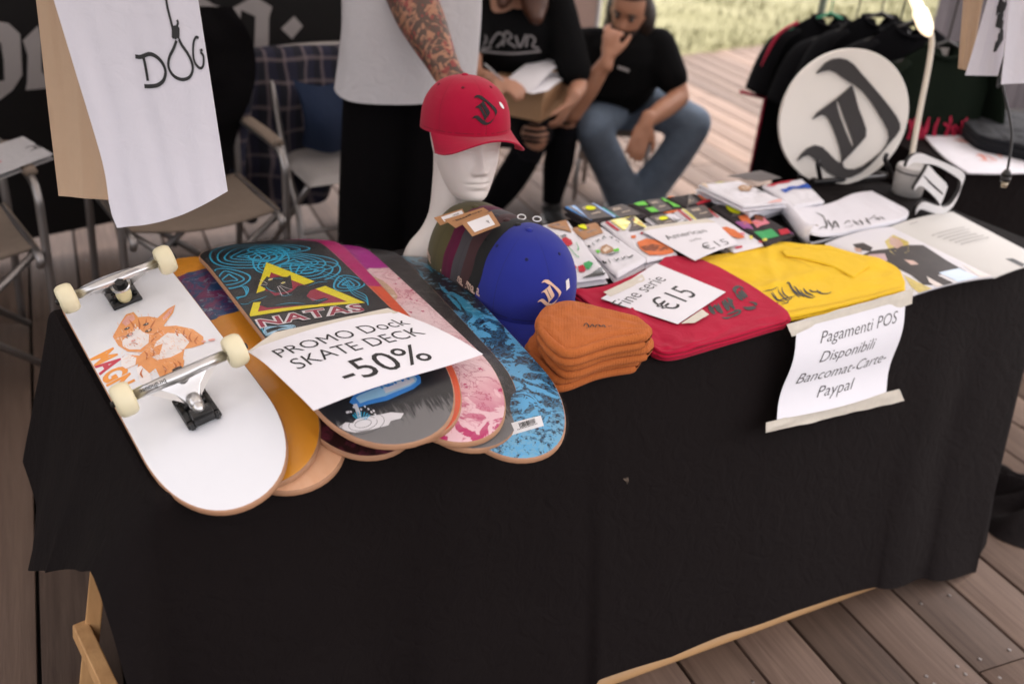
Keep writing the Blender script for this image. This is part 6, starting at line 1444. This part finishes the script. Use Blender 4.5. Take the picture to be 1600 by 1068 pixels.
# white seated chair with shirts over its back
ch = thing('metal_chair', 'metal chair with pale padded seat, plaid shirt and blue garment over its back', 'chair', T(1.27, 2.08, -.75), TH)
M_seatw = simple('pale_seat_vinyl', (.30, .28, .27), .45, var=.04)
b = MB(); b.grid(lambda s, t: Vector(((s-.5)*.40*(1-.12*t), -.20+.40*t, .445+.022*min(1, min(min(s, 1-s)*9, min(t, 1-t)*9))**.5+.0)), 24, 24); b.grid(lambda s, t: Vector(((s-.5)*.40*(1-.12*t), -.20+.40*t, .445-.01*min(1, min(min(s, 1-s)*9, min(t, 1-t)*9))**.5)), 24, 24, flip=True); b.build('seat', M_seatw, ch)
for s in (-1, 1):
    b = MB(); b.tube(cr([(s*.21, -.23, .012), (s*.20, -.10, .30), (s*.195, .04, .50), (s*.19, .18, .80)], 6), .012, 10); b.build('front_leg', M_tube, ch)
    b = MB(); b.tube([(s*.19, -.16, .43), (s*.205, .24, .012)], .011, 10); b.build('rear_leg', M_tube, ch)
b = MB(); b.tube(cr([(-.19, .18, .80), (-.12, .19, .825), (.12, .19, .825), (.19, .18, .80)], 5), .012, 10); b.build('top_rail', M_tube, ch)
b = MB(); b.tube([(-.205, -.13, .25), (.205, -.13, .25)], .009, 8); b.build('crossbar', M_tube, ch)
b = MB(); b.grid(lambda s, t: Vector(((s-.5)*.38, .165+.03*t+.015*math.sin(PI*s), .62+.18*t)), 12, 8); b.grid(lambda s, t: Vector(((s-.5)*.38, .171+.03*t+.015*math.sin(PI*s), .62+.18*t)), 12, 8, flip=True); b.build('backrest', M_seatw, ch)
x = NT('plaid_flannel'); sp = x.n('SeparateXYZ'); x.l(x.co(), sp.inputs[0])
def band(v_, sc, w_): 
    f_ = x.math('FRACT', x.math('MULTIPLY', v_, sc)); return x.ramp(f_, [(0, 1), (w_, 0)], 'CONSTANT')
sx_ = x.math('ADD', sp.outputs[0], x.math('MULTIPLY', x.noise(5, 2), .05)); sz_ = x.math('ADD', sp.outputs[2], x.math('MULTIPLY', x.noise(4, 2), .05))
b1 = band(sx_, 14, .16); b2 = band(sz_, 12, .16); b3 = band(sx_, 14, .6)
c_ = x.mix(x.math('MULTIPLY', b3, .6), (.010, .010, .018), (.022, .022, .05)); c_ = x.mix(x.math('MULTIPLY', b1, .45), c_, (.22, .17, .17)); c_ = x.mix(x.math('MULTIPLY', b2, .40), c_, (.22, .17, .17))
x.base(c_); x.set(Roughness=.95); x.bump(x.noise(14, 4), .5, .01); M_plaid = x.m
ps = thing('plaid_shirt', 'dark blue plaid flannel shirt draped over the back of the metal chair', 'shirt', T(1.22, 2.235, -.1), TH)
def pl_(s, t):
    a = t*2.4; z = .185-.02*abs(s-.5) if t < .12 else .185-(t-.12)*.62-.05*math.sin(s*5)*(t)
    y = (.04 if t > .12 else .04-.0)-.055*min(1, t*6)-.05*t*math.sin(PI*s)-.035*math.sin(s*17+t*4)*t
    return Vector(((s-.5)*.50*(1+.08*math.sin(t*5))-.03+.02*math.sin(t*9), y+.0, z))
b = MB(); b.grid(pl_, 44, 30); b.grid(lambda s, t: pl_(s, t)+Vector((0, .012+.06*min(1, t*3), 0)), 44, 30, flip=True); b.build('torso', M_plaid, ps)
for (x0, x1) in ((-.24, -.30), (.22, .17)):
    b = MB(); b.tube(cr([(x0, -.02, .15), (x0-.03, -.05, -.02), (x1, -.06, -.22), (x1+.05, -.05, -.42)], 6), [.05, .052, .055, .055, .055, .055, .052, .05, .05, .05, .05, .048, .046, .044, .042, .04, .04, .04, .036], 12, flat=.6); b.build('sleeve', M_plaid, ps)
bg_ = thing('blue_garment', 'blue garment with a small round badge lying over the plaid shirt', 'clothes', T(1.30, 2.12, -.1), TH)
M_blu = fabric('navy_cloth', (.012, .021, .048), .9, 700, .4, 0, .1)
def bl_(s, t): return Vector(((s-.5)*.36+.03*t, -.02-.055*math.sin(PI*t)-.02*math.sin(s*9), .10-.24*t-.03*math.sin(s*4)))
b = MB(); b.grid(bl_, 24, 18); b.grid(lambda s, t: bl_(s, t)+Vector((0, .03, 0)), 24, 18, flip=True); b.build('cloth', M_blu, bg_)
b = MB(); b.lathe([(.030, 0), (.030, .002), (.024, .002)], 20, Matrix.Translation((.09, -.085, -.02)) @ Matrix.Rotation(PI/2, 4, 'X')); b.build('badge', simple('grey_badge', (.10, .10, .11), .6), bg_)
# black jacket over the back of the right folding chair
M_jk = fabric('black_jacket_cloth', (.004, .0035, .004), .95, 700, .5, 0, .2, .08)
jk = thing('jacket', 'black jacket thrown over the back of the folding chair beside the DOG cloth', 'jacket', T(.66, 2.17, .2), TH)
def jk_(s, t):
    z = .06-.02*(s-.5)**2-(.56*t)-.03*math.sin(s*6)*t
    return Vector(((s-.5)*(.50+.08*math.sin(t*4))+.02*math.sin(t*7), -.055-.05*math.sin(PI*min(1, t*1.2))-.03*math.sin(s*13+t*3)*t-.02*noise.noise(Vector((s*6, t*5, 2))), z))
b = MB(); b.grid(jk_, 40, 26); b.grid(lambda s, t: jk_(s, t)+Vector((0, .02+.12*min(1, t*4), -.01)), 40, 26, flip=True); b.grid(lambda s, t: jk_(s, 0)+Vector((0, .02*t, -.01*t)), 40, 1); b.build('cloth', M_jk, jk, True)
# ================================================================ people
def fuse(name, mb, mat, parent, vox=.009, sm=4, world=True, dec=None):
    o = mb.build(name, mat, parent, True, world)
    md = o.modifiers.new('r', 'REMESH'); md.mode = 'VOXEL'; md.voxel_size = vox; md.use_smooth_shade = True
    s = o.modifiers.new('s', 'SMOOTH'); s.factor = .5; s.iterations = sm
    dg_ = bpy.context.evaluated_depsgraph_get(); me = bpy.data.meshes.new_from_object(o.evaluated_get(dg_)); o.modifiers.clear(); old = o.data; o.data = me; me.name = name
    me.materials.clear()
    for m_ in aslist(mat): me.materials.append(m_)
    return o
def limb(b, pts, rs, n=6, seg=16, flat=1):
    P_ = cr(pts, n); m_ = len(P_); R_ = []
    for i in range(m_):
        q = i/(m_-1)*(len(rs)-1); k = min(int(q), len(rs)-2); f = q-k; f = f*f*(3-2*f); R_.append(rs[k]*(1-f)+rs[k+1]*f)
    b.tube(P_, R_, seg, flat=flat); b.ell(P_[0], R_[0]*(.98)); b.ell(P_[-1], R_[-1]*.98)
def torso_shape(b, pel, chest, neck, right, wp, wc, dp, wn=.055, fwd=None):
    """elliptical loft: pelvis -> chest -> shoulders -> neck base"""
    right = right.normalized(); secs = []
    up = (chest-pel)
    for t, w_, d_ in ((-.25, wp*.85, dp*.9), (0, wp, dp), (.35, wp*.93, dp*.92), (.75, wc*.97, dp*1.0), (1.0, wc, dp*1.02)): secs.append((pel+up*t, w_, d_))
    un = (neck-chest)
    for t, w_, d_ in ((.35, wc*1.02, dp*.95), (.65, wc*.9, dp*.8), (.85, wc*.55, dp*.6), (1.0, wn, wn)): secs.append((chest+un*t, w_, d_))
    vs = []; fs = []; n = 24
    for i, (c_, w_, d_) in enumerate(secs):
        ax = (secs[min(i+1, len(secs)-1)][0]-secs[max(i-1, 0)][0]).normalized(); f_ = right.cross(ax).normalized()
        for k in range(n):
            a = 2*PI*k/n; vs.append(c_+right*math.cos(a)*w_+f_*math.sin(a)*d_)
    for i in range(len(secs)-1):
        for k in range(n): fs.append((i*n+k, i*n+(k+1) % n, (i+1)*n+(k+1) % n, (i+1)*n+k))
    fs.append(tuple(range(n))[::-1]); fs.append(tuple((len(secs)-1)*n+k for k in range(n)))
    b.add(vs, fs)
def head_at(b, c, face, up, sc=1.0):
    """c chin-level centre, face direction, up direction"""
    f_ = face.normalized(); u_ = (up-f_*up.dot(f_)).normalized(); r_ = (-f_).cross(u_)
    M = Matrix(((-r_.x*-1, -f_.x, u_.x, c.x), (-r_.y*-1, -f_.y, u_.y, c.y), (-r_.z*-1, -f_.z, u_.z, c.z), (0, 0, 0, 1))) @ Matrix.Scale(sc, 4)
    b.grid(lambda s, t: head_pt(s*2*PI, -.004+.239*t), 48, 50, M)
    for s in (-1, 1): b.ell((s*.071, .012, .098), (.010, .020, .030), M)
    return M
def hand(b, wrist, d, palm_n, curl=.4, size=1.0, spread=.14, thumb_side=1, fing=None):
    """palm + four fingers + thumb; d direction of the fingers, palm_n normal out of the back of the hand"""
    d = d.normalized(); n = (palm_n-d*palm_n.dot(d)).normalized(); s_ = d.cross(n)
    k = size; pc = wrist+d*.045*k
    vs_rot = Matrix((s_, d, n)).transposed().to_4x4()
    b.ell(pc, (.041*k, .052*k, .017*k), rot=vs_rot); limb(b, [wrist-d*.03*k, wrist+d*.02*k], [.026*k, .026*k], 3)
    L_ = [.068, .078, .072, .056]; cu = fing or [curl]*4
    for i in range(4):
        off = (i-1.5)*.021*k; p = wrist+d*.085*k+s_*off; dd = (d+s_*(i-1.5)*spread*.5).normalized(); pts = [p-dd*.02*k, p]; a = 0
        for j in range(3):
            a += cu[i]*(1.0 if j else .7); q = (dd*math.cos(a)-n*math.sin(a)); p = p+q*L_[i]*k*(.42, .32, .26)[j]; pts.append(p)
        limb(b, pts, [.0105*k, .0100*k, .0095*k, .0088*k, .0075*k], 3, 10)
    p = wrist+d*.025*k+s_*thumb_side*.032*k; q = (d*.75+s_*thumb_side*.7-n*.25).normalized(); q2 = (d*.95+s_*thumb_side*.2-n*.35).normalized()
    limb(b, [p-q*.02*k, p+q*.03*k, p+q*.045*k+q2*.022*k, p+q*.045*k+q2*.045*k], [.015*k, .0125*k, .011*k, .009*k], 3, 10)
def skin(name, col, tat=None):
    x = NT(name); x.set(Roughness=.55); x.b.inputs['Subsurface Weight'].default_value = .08; x.b.inputs['Subsurface Scale'].default_value = .01
    c_ = x.mix(x.noise(14, 4), tuple(a*.88 for a in col), tuple(a*1.1 for a in col))
    if tat:
        sp = x.n('SeparateXYZ'); x.l(x.co(), sp.inputs[0])
        m_ = x.math('MULTIPLY', x.ramp(x.noise(26, 5, .6, 1.5), [(.40, 0), (.48, .85)]), x.ramp(x.math('SUBTRACT', sp.outputs[2], .8), [(tat[0], 0), (tat[0]+.05, 1)]))
        c_ = x.mix(m_, c_, x.mix(x.ramp(x.noise(34, 3, .5, 1), [(.54, 0), (.58, 1)]), (.035, .028, .026), (.22, .02, .025)))
    x.base(c_); x.bump(x.noise(300, 3), .05); return x.m
M_skm = skin('skin_tan', (.42, .20, .12)); M_skw = skin('skin_light', (.44, .22, .14))
M_btee = fabric('black_jersey', (.005, .005, .0055), .95, 900, .35, 0, .2, .1); M_jean = fabric('blue_denim', (.165, .215, .285), .9, 800, .4, 0, .35, .15); M_bj = fabric('black_denim', (.006, .006, .008), .95, 800, .4, 0, .2, .1)
M_hair = simple('dark_brown_hair', (.022, .012, .008), .5, var=.5, vs=60, bs=220, bump=.8)
M_shoe = simple('black_canvas_shoe', (.012, .012, .012), .7); M_sole = simple('white_rubber_sole', (.5, .48, .45), .6)
def shoe(parent, ankle, d, col=None):
    d = Vector((d.x, d.y, 0)).normalized(); s_ = Vector((-d.y, d.x, 0)); base = Vector((ankle.x, ankle.y, 0))
    b = MB(); rot = Matrix((d, s_, ZUP)).transposed().to_4x4()
    b.ell(base+d*.07+ZUP*.045, (.13, .045, .034), rot=rot); b.ell(base+ZUP*.07, (.055, .042, .05), rot=rot); o = b.build('shoe', col or M_shoe, parent, True, True)
    b = MB(); b.ell(base+d*.065+ZUP*.014, (.142, .050, .014), rot=rot); b.build('sole', M_sole, o, True, True)
# ---- seated man in jeans
man = thing('person', 'seated man in black T-shirt and blue jeans holding a hand to his chin', 'person', P(990, 310, 0), 0)
hip = P(968, 178, .42); hip = hip+Vector((.0, .02, .03)); kR = P(925, 200, .46); kL = P(1083, 196, .46)
shL = PD(900, 72, 4.32); shR = PD(1028, 72, 4.30); rt = (shR-shL); sc_ = (shL+shR)/2; nk_ = sc_+Vector((.02, -.01, .075))
chin_c = PD(976, 60, 4.24)
b = MB()
torso_shape(b, hip+ZUP*.04, sc_-ZUP*.12, nk_+ZUP*.03, rt, .14, .17, .10, .055)
limb(b, [nk_-ZUP*.04, chin_c+Vector((.01, .04, .03))], [.058, .055], 3)
fd = Vector((-.30, -.95, -.22))
MH = head_at(b, chin_c+Vector((.0, .035, .0)), fd, Vector((.10, -.05, 1)))
elR = PD(893, 178, 4.22); wrR = PD(950, 92, 4.08); elL = PD(1062, 152, 4.32); wrL = PD(1008, 192, 4.15)
limb(b, [shL, shL.lerp(elR, .5)+Vector((-.01, .0, -.0)), elR], [.055, .048, .042], 5); limb(b, [elR, elR.lerp(wrR, .45), wrR], [.043, .044, .028], 5)
hand(b, wrR, PD(957, 45, 4.07)-wrR, Vector((-.5, -.8, .1)), size=1.0, thumb_side=1, fing=[.35, .75, .85, .9])
limb(b, [shR, shR.lerp(elL, .5)+Vector((.012, 0, 0)), elL], [.055, .048, .042], 5); limb(b, [elL, elL.lerp(wrL, .45), wrL], [.043, .043, .028], 5)
hand(b, wrL, PD(985, 262, 4.15)-wrL, Vector((.1, -1, .3)), curl=.18, size=1.0, thumb_side=-1)
limb(b, [hip+Vector((-.08, 0, 0)), kR], [.075, .055], 4); limb(b, [hip+Vector((.08, 0, 0)), kL], [.075, .055], 4)
ftR = P(975, 304, .09); ftL = P(1004, 304, .09)
limb(b, [kR, ftR], [.052, .035], 4); limb(b, [kL, ftL], [.052, .035], 4)
fuse('body', b, M_skm, man, .0085, 3)
b = MB()
torso_shape(b, hip+ZUP*.05, sc_-ZUP*.12, nk_+ZUP*.015, rt, .165, .195, .13, .064)
limb(b, [shL, shL.lerp(elR, .58)], [.078, .072], 4); limb(b, [shR, shR.lerp(elL, .62)], [.078, .072], 4)
limb(b, [shL+(shL-shR)*-.25+ZUP*.02, shL], [.06, .075], 3); limb(b, [shR+(shR-shL)*-.25+ZUP*.02, shR], [.06, .075], 3)
fuse('tee_shirt', b, M_btee, man, .012, 4)
b = MB(); b.ell(hip+ZUP*.0, (.19, .16, .12))
mR = hip.lerp(kR, .5)+ZUP*.03; mL = hip.lerp(kL, .5)+ZUP*.03
limb(b, [hip+Vector((-.08, .0, 0)), mR, kR+ZUP*.01], [.105, .098, .082], 5); limb(b, [hip+Vector((.08, 0, 0)), mL, kL+ZUP*.01], [.105, .098, .082], 5)
limb(b, [kR, kR.lerp(ftR, .5)+Vector((0, -.01, 0)), ftR+ZUP*.0], [.080, .082, .092], 5); limb(b, [kL, kL.lerp(ftL, .5)+Vector((.01, -.01, 0)), ftL+ZUP*.0], [.080, .082, .092], 5)
fuse('jeans', b, M_jean, man, .012, 3)
shoe(man, P(968, 312, 0), Vector((-.3, -1, 0))); shoe(man, P(1012, 310, 0), Vector((.35, -1, 0)))
b = MB()                                     # hair, beard
b.ell(MH @ Vector((0, .022, .150)), (.083, .092, .092)); b.ell(MH @ Vector((.068, .045, .08)), (.042, .055, .085)); b.ell(MH @ Vector((.075, .05, .0)), (.045, .05, .08)); b.ell(MH @ Vector((-.068, .045, .08)), (.040, .055, .085)); b.ell(MH @ Vector((-.07, .05, .0)), (.04, .05, .075)); b.ell(MH @ Vector((0, -.02, .205)), (.07, .075, .045)); b.ell(MH @ Vector((.05, .07, .07)), (.05, .05, .075)); b.ell(MH @ Vector((.0, .085, .06)), (.06, .04, .09)); b.ell(MH @ Vector((-.05, .06, .09)), (.04, .045, .07))
fuse('hair', b, M_hair, man, .009, 2)
b = MB(); b.grid(lambda s, t: MH @ (head_pt((s-.5)*2.9, .001+.060*t)*1.09+Vector((0, -.001, -.001))) if True else None, 24, 10); b.build('beard', simple('short_beard', (.045, .022, .015), .8, var=.4, vs=200, bs=300, bump=.6), man, True, True)
b = MB(); b.ell(MH @ Vector((0, -.088, .0425)), (.017, .006, .006)); b.build('lips', simple('lips', (.30, .09, .07), .5), man, True, True)
for s in (-1, 1):
    b = MB(); b.ell(MH @ Vector((s*.030, -.074, .110)), .0105); b.build('eye', simple('eye_dark', (.05, .04, .035), .2), man, True, True)
    b = MB(); b.tube([MH @ Vector((s*.014, -.090, .128)), MH @ Vector((s*.030, -.088, .134)), MH @ Vector((s*.047, -.078, .129))], .0042, 8); b.build('eyebrow', M_hair, man, True, True)
b = MB(); p = sc_; pr = Print()
lb_ = PD(968, 110, 4.20); b.box((0, 0, 0), (.05, .004, .012)); o = b.build('chest_print', simple('pale_print', (.35, .33, .33), .7), man, False); o.matrix_basis = parent_matrix(man).inverted() @ Matrix.Translation(PD(974, 108, 4.155)) @ Matrix.Rotation(.25, 4, 'Y')
# low stool he sits on
stl = thing('stool', 'low folding stool under the seated man in jeans', 'stool', Vector((hip.x, hip.y, 0)), 0)
b = MB(); b.box((0, .03, .355), (.34, .30, .03), bev=.008); b.build('seat', M_sling, stl)
for sx_ in (-1, 1):
    for sy_ in (-1, 1): b = MB(); b.tube([(sx_*.15, sy_*.13+.03, .34), (sx_*.17, -sy_*.13+.03, .01)], .010, 8); b.build('leg', M_tube, stl)
# ---- seated woman writing on a cardboard box
wo = thing('person', 'seated woman in black top and ripped black jeans writing on a cardboard box', 'person', P(862, 325, 0), 0)
k1 = P(838, 214, .50); k2 = P(884, 186, .50); f1 = P(765, 335, .08); f2_ = P(862, 318, .09)
hp = (k1+k2)/2+Vector((-.10, .43, -.04)); wsh = PD(803, 5, 4.02); wrt = Vector((.95, .25, 0)).normalized()
b = MB(); sl_ = wsh-wrt*.17; sr_ = wsh+wrt*.17
torso_shape(b, hp+ZUP*.05, wsh-ZUP*.13, wsh+ZUP*.06, wrt, .14, .145, .09, .05)
wch = wsh+Vector((.0, -.03, .135)); limb(b, [wsh+ZUP*.02, wch+ZUP*.03], [.048, .048], 3)
MWH = head_at(b, wch, Vector((.1, -.85, -.5)), Vector((0, -.3, 1)), .95)
we1 = PD(738, 118, 3.95); ww1 = PD(772, 125, 3.82); we2 = PD(905, 135, 4.05); ww2 = PD(893, 158, 3.92)
limb(b, [sl_, we1], [.045, .038], 4); limb(b, [we1, ww1], [.038, .026], 4); hand(b, ww1, PD(800, 136, 3.80)-ww1, Vector((0, -.5, 1)), curl=.5, size=.9)
limb(b, [sr_, we2], [.045, .036], 4); limb(b, [we2, ww2], [.036, .026], 4); hand(b, ww2, PD(885, 172, 3.93)-ww2, Vector((1, -.3, .2)), curl=.4, size=.9)
limb(b, [hp+wrt*-.08, k1], [.07, .052], 4); limb(b, [hp+wrt*.08, k2], [.07, .052], 4); limb(b, [k1, f1], [.050, .032], 4); limb(b, [k2, f2_], [.050, .032], 4)
fuse('body', b, M_skw, wo, .009, 3)
b = MB(); torso_shape(b, hp+ZUP*.04, wsh-ZUP*.13, wsh-ZUP*.0, wrt, .175, .18, .125, .075)
limb(b, [sl_, sl_.lerp(we1, .55)], [.075, .07], 4); limb(b, [sr_, sr_.lerp(we2, .8)], [.078, .07], 4)
fuse('black_top', b, M_btee, wo, .012, 4)
b = MB(); b.ell(hp, (.18, .17, .12)); limb(b, [hp+wrt*-.08, k1.lerp(hp, .16)], [.10, .078], 4); limb(b, [hp+wrt*.08, k2.lerp(hp, .16)], [.10, .078], 4)
fuse('jeans', b, M_bj, wo, .012, 3)
for k_, f_ in ((k1, f1), (k2, f2_)):
    b = MB(); limb(b, [k_.lerp(f_, .13), k_.lerp(f_, .5), f_+ZUP*.02], [.064, .066, .044], 4); b.build('trouser_leg', M_bj, wo, True, True)
    for q in (-.05, -.01, .03, .06):
        c_ = k_+ZUP*-q*.6; b = MB(); b.tube([c_+wrt*a_+Vector((0, -.054, .0))*(1-abs(a_)*9)+ZUP*.03 for a_ in (-.055, -.03, 0, .03, .055)], .006, 6); b.build('torn_strip', M_bj, wo, True, True)
    b = MB(); b.tube([f_-ZUP*.03, f_+ZUP*.04], [.040, .042], 12); b.build('sock', simple('grey_striped_sock', (.30, .28, .29), .9, var=.3), wo, True, True)
shoe(wo, f1, Vector((-.4, -1, 0))); shoe(wo, f2_, Vector((.3, -1, 0)))
M_hairw = simple('auburn_hair', (.075, .028, .015), .45, var=.5, vs=50, bs=200, bump=.8)
b = MB(); b.ell(MWH @ Vector((0, .02, .15)), (.085, .095, .095)); limb(b, [MWH @ Vector((.06, .0, .10)), PD(835, 0, 3.9), PD(838, 28, 3.88)], [.06, .055, .03], 4); limb(b, [MWH @ Vector((-.06, .0, .10)), PD(790, -20, 3.9), PD(785, 5, 3.9)], [.055, .045, .025], 4)
fuse('hair', b, M_hairw, wo, .01, 2)
M_gp = simple('grey_print', (.16, .15, .155), .8, var=.3, vs=90)
pr = Print(); 
ltr = [[(752, 48), (760, 62), (752, 76), (768, 74)], [(765, 70), (778, 52), (788, 60), (776, 74)], [(786, 72), (790, 50), (800, 58), (792, 64), (806, 74)], [(806, 56), (812, 74), (822, 54)], [(822, 74), (826, 56), (836, 62), (832, 72), (842, 76)], [(750, 80), (800, 84), (845, 80)]]
dchest = 3.895
for l_ in ltr: pr.stroke(l_, 3.2, 0, 4)
pr.build('chest_lettering', M_gp, lambda a, b_, o_: PD(a, b_, dchest-.0025*abs(a-800)*-.25-(.0)), wo, 0, 0, 0)
# cardboard box on her lap
M_card = simple('cardboard', (.42, .25, .135), .8, var=.06, vs=30, bs=200, bump=.1)
A0 = P(845, 191, .575); B0 = P(905, 155, .575); C0 = P(782, 180, .575); ex_ = (B0-A0); ey_ = (C0-A0); 
ex_.z = ey_.z = 0; exn_ = ex_.normalized(); eyn_ = Vector((-exn_.y, exn_.x, 0)); lx = .34; ly = .25
bxx = thing('cardboard_box', 'brown cardboard box on the lap of the seated woman', 'box', A0, 0)
b = MB(); b.add([A0, A0+exn_*lx, A0+exn_*lx+eyn_*ly, A0+eyn_*ly, A0+ZUP*.115, A0+exn_*lx+ZUP*.115, A0+exn_*lx+eyn_*ly+ZUP*.115, A0+eyn_*ly+ZUP*.115], [(0, 3, 2, 1), (0, 1, 5, 4), (1, 2, 6, 5), (2, 3, 7, 6), (3, 0, 4, 7)]); b.build('walls', M_card, bxx, False, True)
b = MB(); g_ = Matrix((exn_, eyn_, ZUP)).transposed().to_4x4(); g_.translation = A0+exn_*lx/2+eyn_*ly/2+ZUP*.118; b.box((0, 0, 0), (lx+.006, ly+.006, .010), bev=.002, M=g_); b.box((0, -ly/2-.002, -.014), (lx+.004, .003, .022), M=g_); b.build('lid', M_card, bxx, False, True)
for q, zz, lb in (([(783, 133), (830, 146), (877, 99), (841, 88)], (.705, .705, .76, .76), 'upper white sheet of paper held up on the cardboard box'), ([(830, 147), (856, 142), (892, 119), (858, 112)], (.705, .705, .706, .712), 'lower white sheet of paper lying on the cardboard box')):
    c = [P(*q[i], zz[i]) for i in range(4)]; F = patch(*c, bend=lambda s, t: (0, 0, .008*math.sin(PI*t))); o = thing('paper_sheet', lb, 'paper', c[0]); sheet('sheet', F, M_paper, o, 8, 8, .0006)
b = MB(); b.tube([PD(788, 128, 3.80), PD(757, 100, 3.78)], .004, 8); o = b.build('pen', simple('grey_pen', (.4, .38, .38), .4), None, True, True); tag(o, 'slim grey pen in the hand of the seated woman', 'pen')
# stool of the woman
st2 = thing('stool', 'dark stool under the seated woman in ripped jeans', 'stool', Vector((hp.x, hp.y, 0)), 0)
b = MB(); b.box((0, 0, .33), (.36, .34, .04), bev=.01); b.build('seat', M_knob, st2)
for sx_ in (-1, 1):
    for sy_ in (-1, 1): b = MB(); b.tube([(sx_*.15, sy_*.14, .32), (sx_*.18, sy_*.17, .01)], .012, 8); b.build('leg', M_knob, st2)
# beige chair back between the woman and the man
bb = thing('beige_chair', 'beige folding chair back visible between the seated woman and man', 'chair', PD(880, 60, 5.2)*1, 0)
q = PD(886, 20, 5.1); bx0 = Vector((q.x, q.y, 0)); bb.location = bx0
b = MB(); b.grid(lambda s, t: Vector(((s-.5)*.30, .02*math.sin(PI*s), .60+.42*t)), 10, 8); b.grid(lambda s, t: Vector(((s-.5)*.30, .02+.02*math.sin(PI*s), .60+.42*t)), 10, 8, flip=True); b.build('backrest', simple('beige_canvas', (.42, .30, .26), .9), bb)
for s in (-1, 1): b = MB(); b.tube([(s*.155, .0, 1.03), (s*.16, -.02, .01)], .012, 8); b.build('leg', M_tube, bb); b = MB(); b.tube([(s*.155, .0, .42), (s*.16, -.36, .40), (s*.16, -.38, .01)], .012, 8); b.build('front_leg', M_tube, bb)
b = MB(); b.box((0, -.18, .42), (.32, .36, .02)); b.build('seat', simple('beige_canvas', (.42, .30, .26), .9), bb)
# ---- standing man in white T-shirt
sm_ = thing('person', 'standing man in white T-shirt and black trousers with a tattooed forearm', 'person', T(1.17, 1.50, -.75), 0)
px0 = PD(632, 165, 3.05); pel = Vector((px0.x, px0.y, .93)); rt3 = Vector((.98, .18, 0)).normalized()
sh3 = pel+Vector((.02, -.02, .47)); nk3 = sh3+Vector((0, .0, .12))
b = MB(); torso_shape(b, pel+ZUP*.02, sh3-ZUP*.115, nk3, rt3, .13, .16, .095, .055)
limb(b, [nk3-ZUP*.05, nk3+ZUP*.08], [.058, .055], 3); head_at(b, nk3+Vector((.0, -.02, .06)), Vector((.3, -1, -.25)), ZUP)
s1 = sh3-rt3*.19; s2 = sh3+rt3*.19
e2 = PD(622, -45, 2.78); w2 = PD(698, 112, 2.62)
s2b = sh3+rt3*.12+Vector((0, -.06, 0))
limb(b, [s2b, e2], [.066, .062], 4); limb(b, [e2, e2.lerp(w2, .4), w2], [.062, .066, .040], 6); hand(b, w2, PD(722, 175, 2.58)-w2, Vector((.3, -1, .2)), curl=.35, thumb_side=-1)
e1 = s1+Vector((.05, .16, -.26)); w1 = e1+Vector((.16, .04, -.10)); limb(b, [s1, e1], [.055, .045], 4); limb(b, [e1, w1], [.045, .03], 4); hand(b, w1, Vector((0, 0, -1)), Vector((-1, 0, 0)), curl=.25)
for s in (-1, 1): q = pel+rt3*s*.09; limb(b, [q, Vector((q.x+s*.02, q.y, .50)), Vector((q.x+s*.03, q.y+.02, .09))], [.08, .055, .04], 5)
fuse('body', b, skin('skin_tattooed', (.38, .185, .11), (.20, 1.0)), sm_, .009, 3)
b = MB()
def tshirt(s, t):
    a = s*2*PI; z0_ = -.045; z = z0_+(.465)*t; c_ = pel+Vector((.01*t, -.01*t, z)); w_ = .205-.014*t+.010*math.sin(3*a+t*4); d_ = .158-.02*t+.008*math.sin(4*a+1)
    k = min(1, (1-t)/.12)**.5; w_ *= .35+.65*k; d_ *= .5+.5*k
    return c_+rt3*math.cos(a)*w_+Vector((-rt3.y, rt3.x, 0))*math.sin(a)*d_-ZUP*(.012*math.sin(a*2+.6)*(1-t))
b.grid(tshirt, 56, 30); b.grid(lambda s, t: tshirt(s, t)*1.0+(pel+ZUP*.2-tshirt(s, t))*.02, 56, 10, flip=True); b.build('tee_shirt', fabric('white_tee_cotton', (.60, .58, .60), .95, 700, .6, 0, .04), sm_, True, True)
b = MB(); limb(b, [s2b+ZUP*.0, s2b.lerp(e2, .55)], [.085, .080], 4); limb(b, [s1, s1.lerp(e1, .5)], [.08, .075], 4); limb(b, [s1, s2b], [.08, .08], 4); b.build('sleeves', MATS['white_tee_cotton'], sm_, True, True)
b = MB(); b.ell(pel, (.155, .10, .11))
for s in (-1, 1): q = pel+rt3*s*.085-ZUP*.06; limb(b, [q, Vector((q.x+s*.012, q.y, .50)), Vector((q.x+s*.02, q.y+.02, .12))], [.098, .100, .098], 5)
fuse('trousers', b, fabric('black_trousers', (.0035, .003, .0035), .95, 800, .5, 0, .2, .08), sm_, .012, 3)
for s in (-1, 1): q = pel+rt3*s*.12; shoe(sm_, Vector((q.x, q.y, 0)), Vector((.1, -1, 0)))
# ================================================================ small marks
b = MB(); p = pv(968, 742); q = pv(971, 745)
for k_ in range(5): b.tube([p-TN*.012+Vector((.002*k_, 0, .001*k_)), p-TN*.014+Vector((.003+.0015*k_, 0, -.004)), q-TN*.012+Vector((.001*k_, 0, -.002*k_))], .0006, 5)
o = b.build('lint', simple('pale_lint', (.20, .15, .11), .9), tc, True, True)
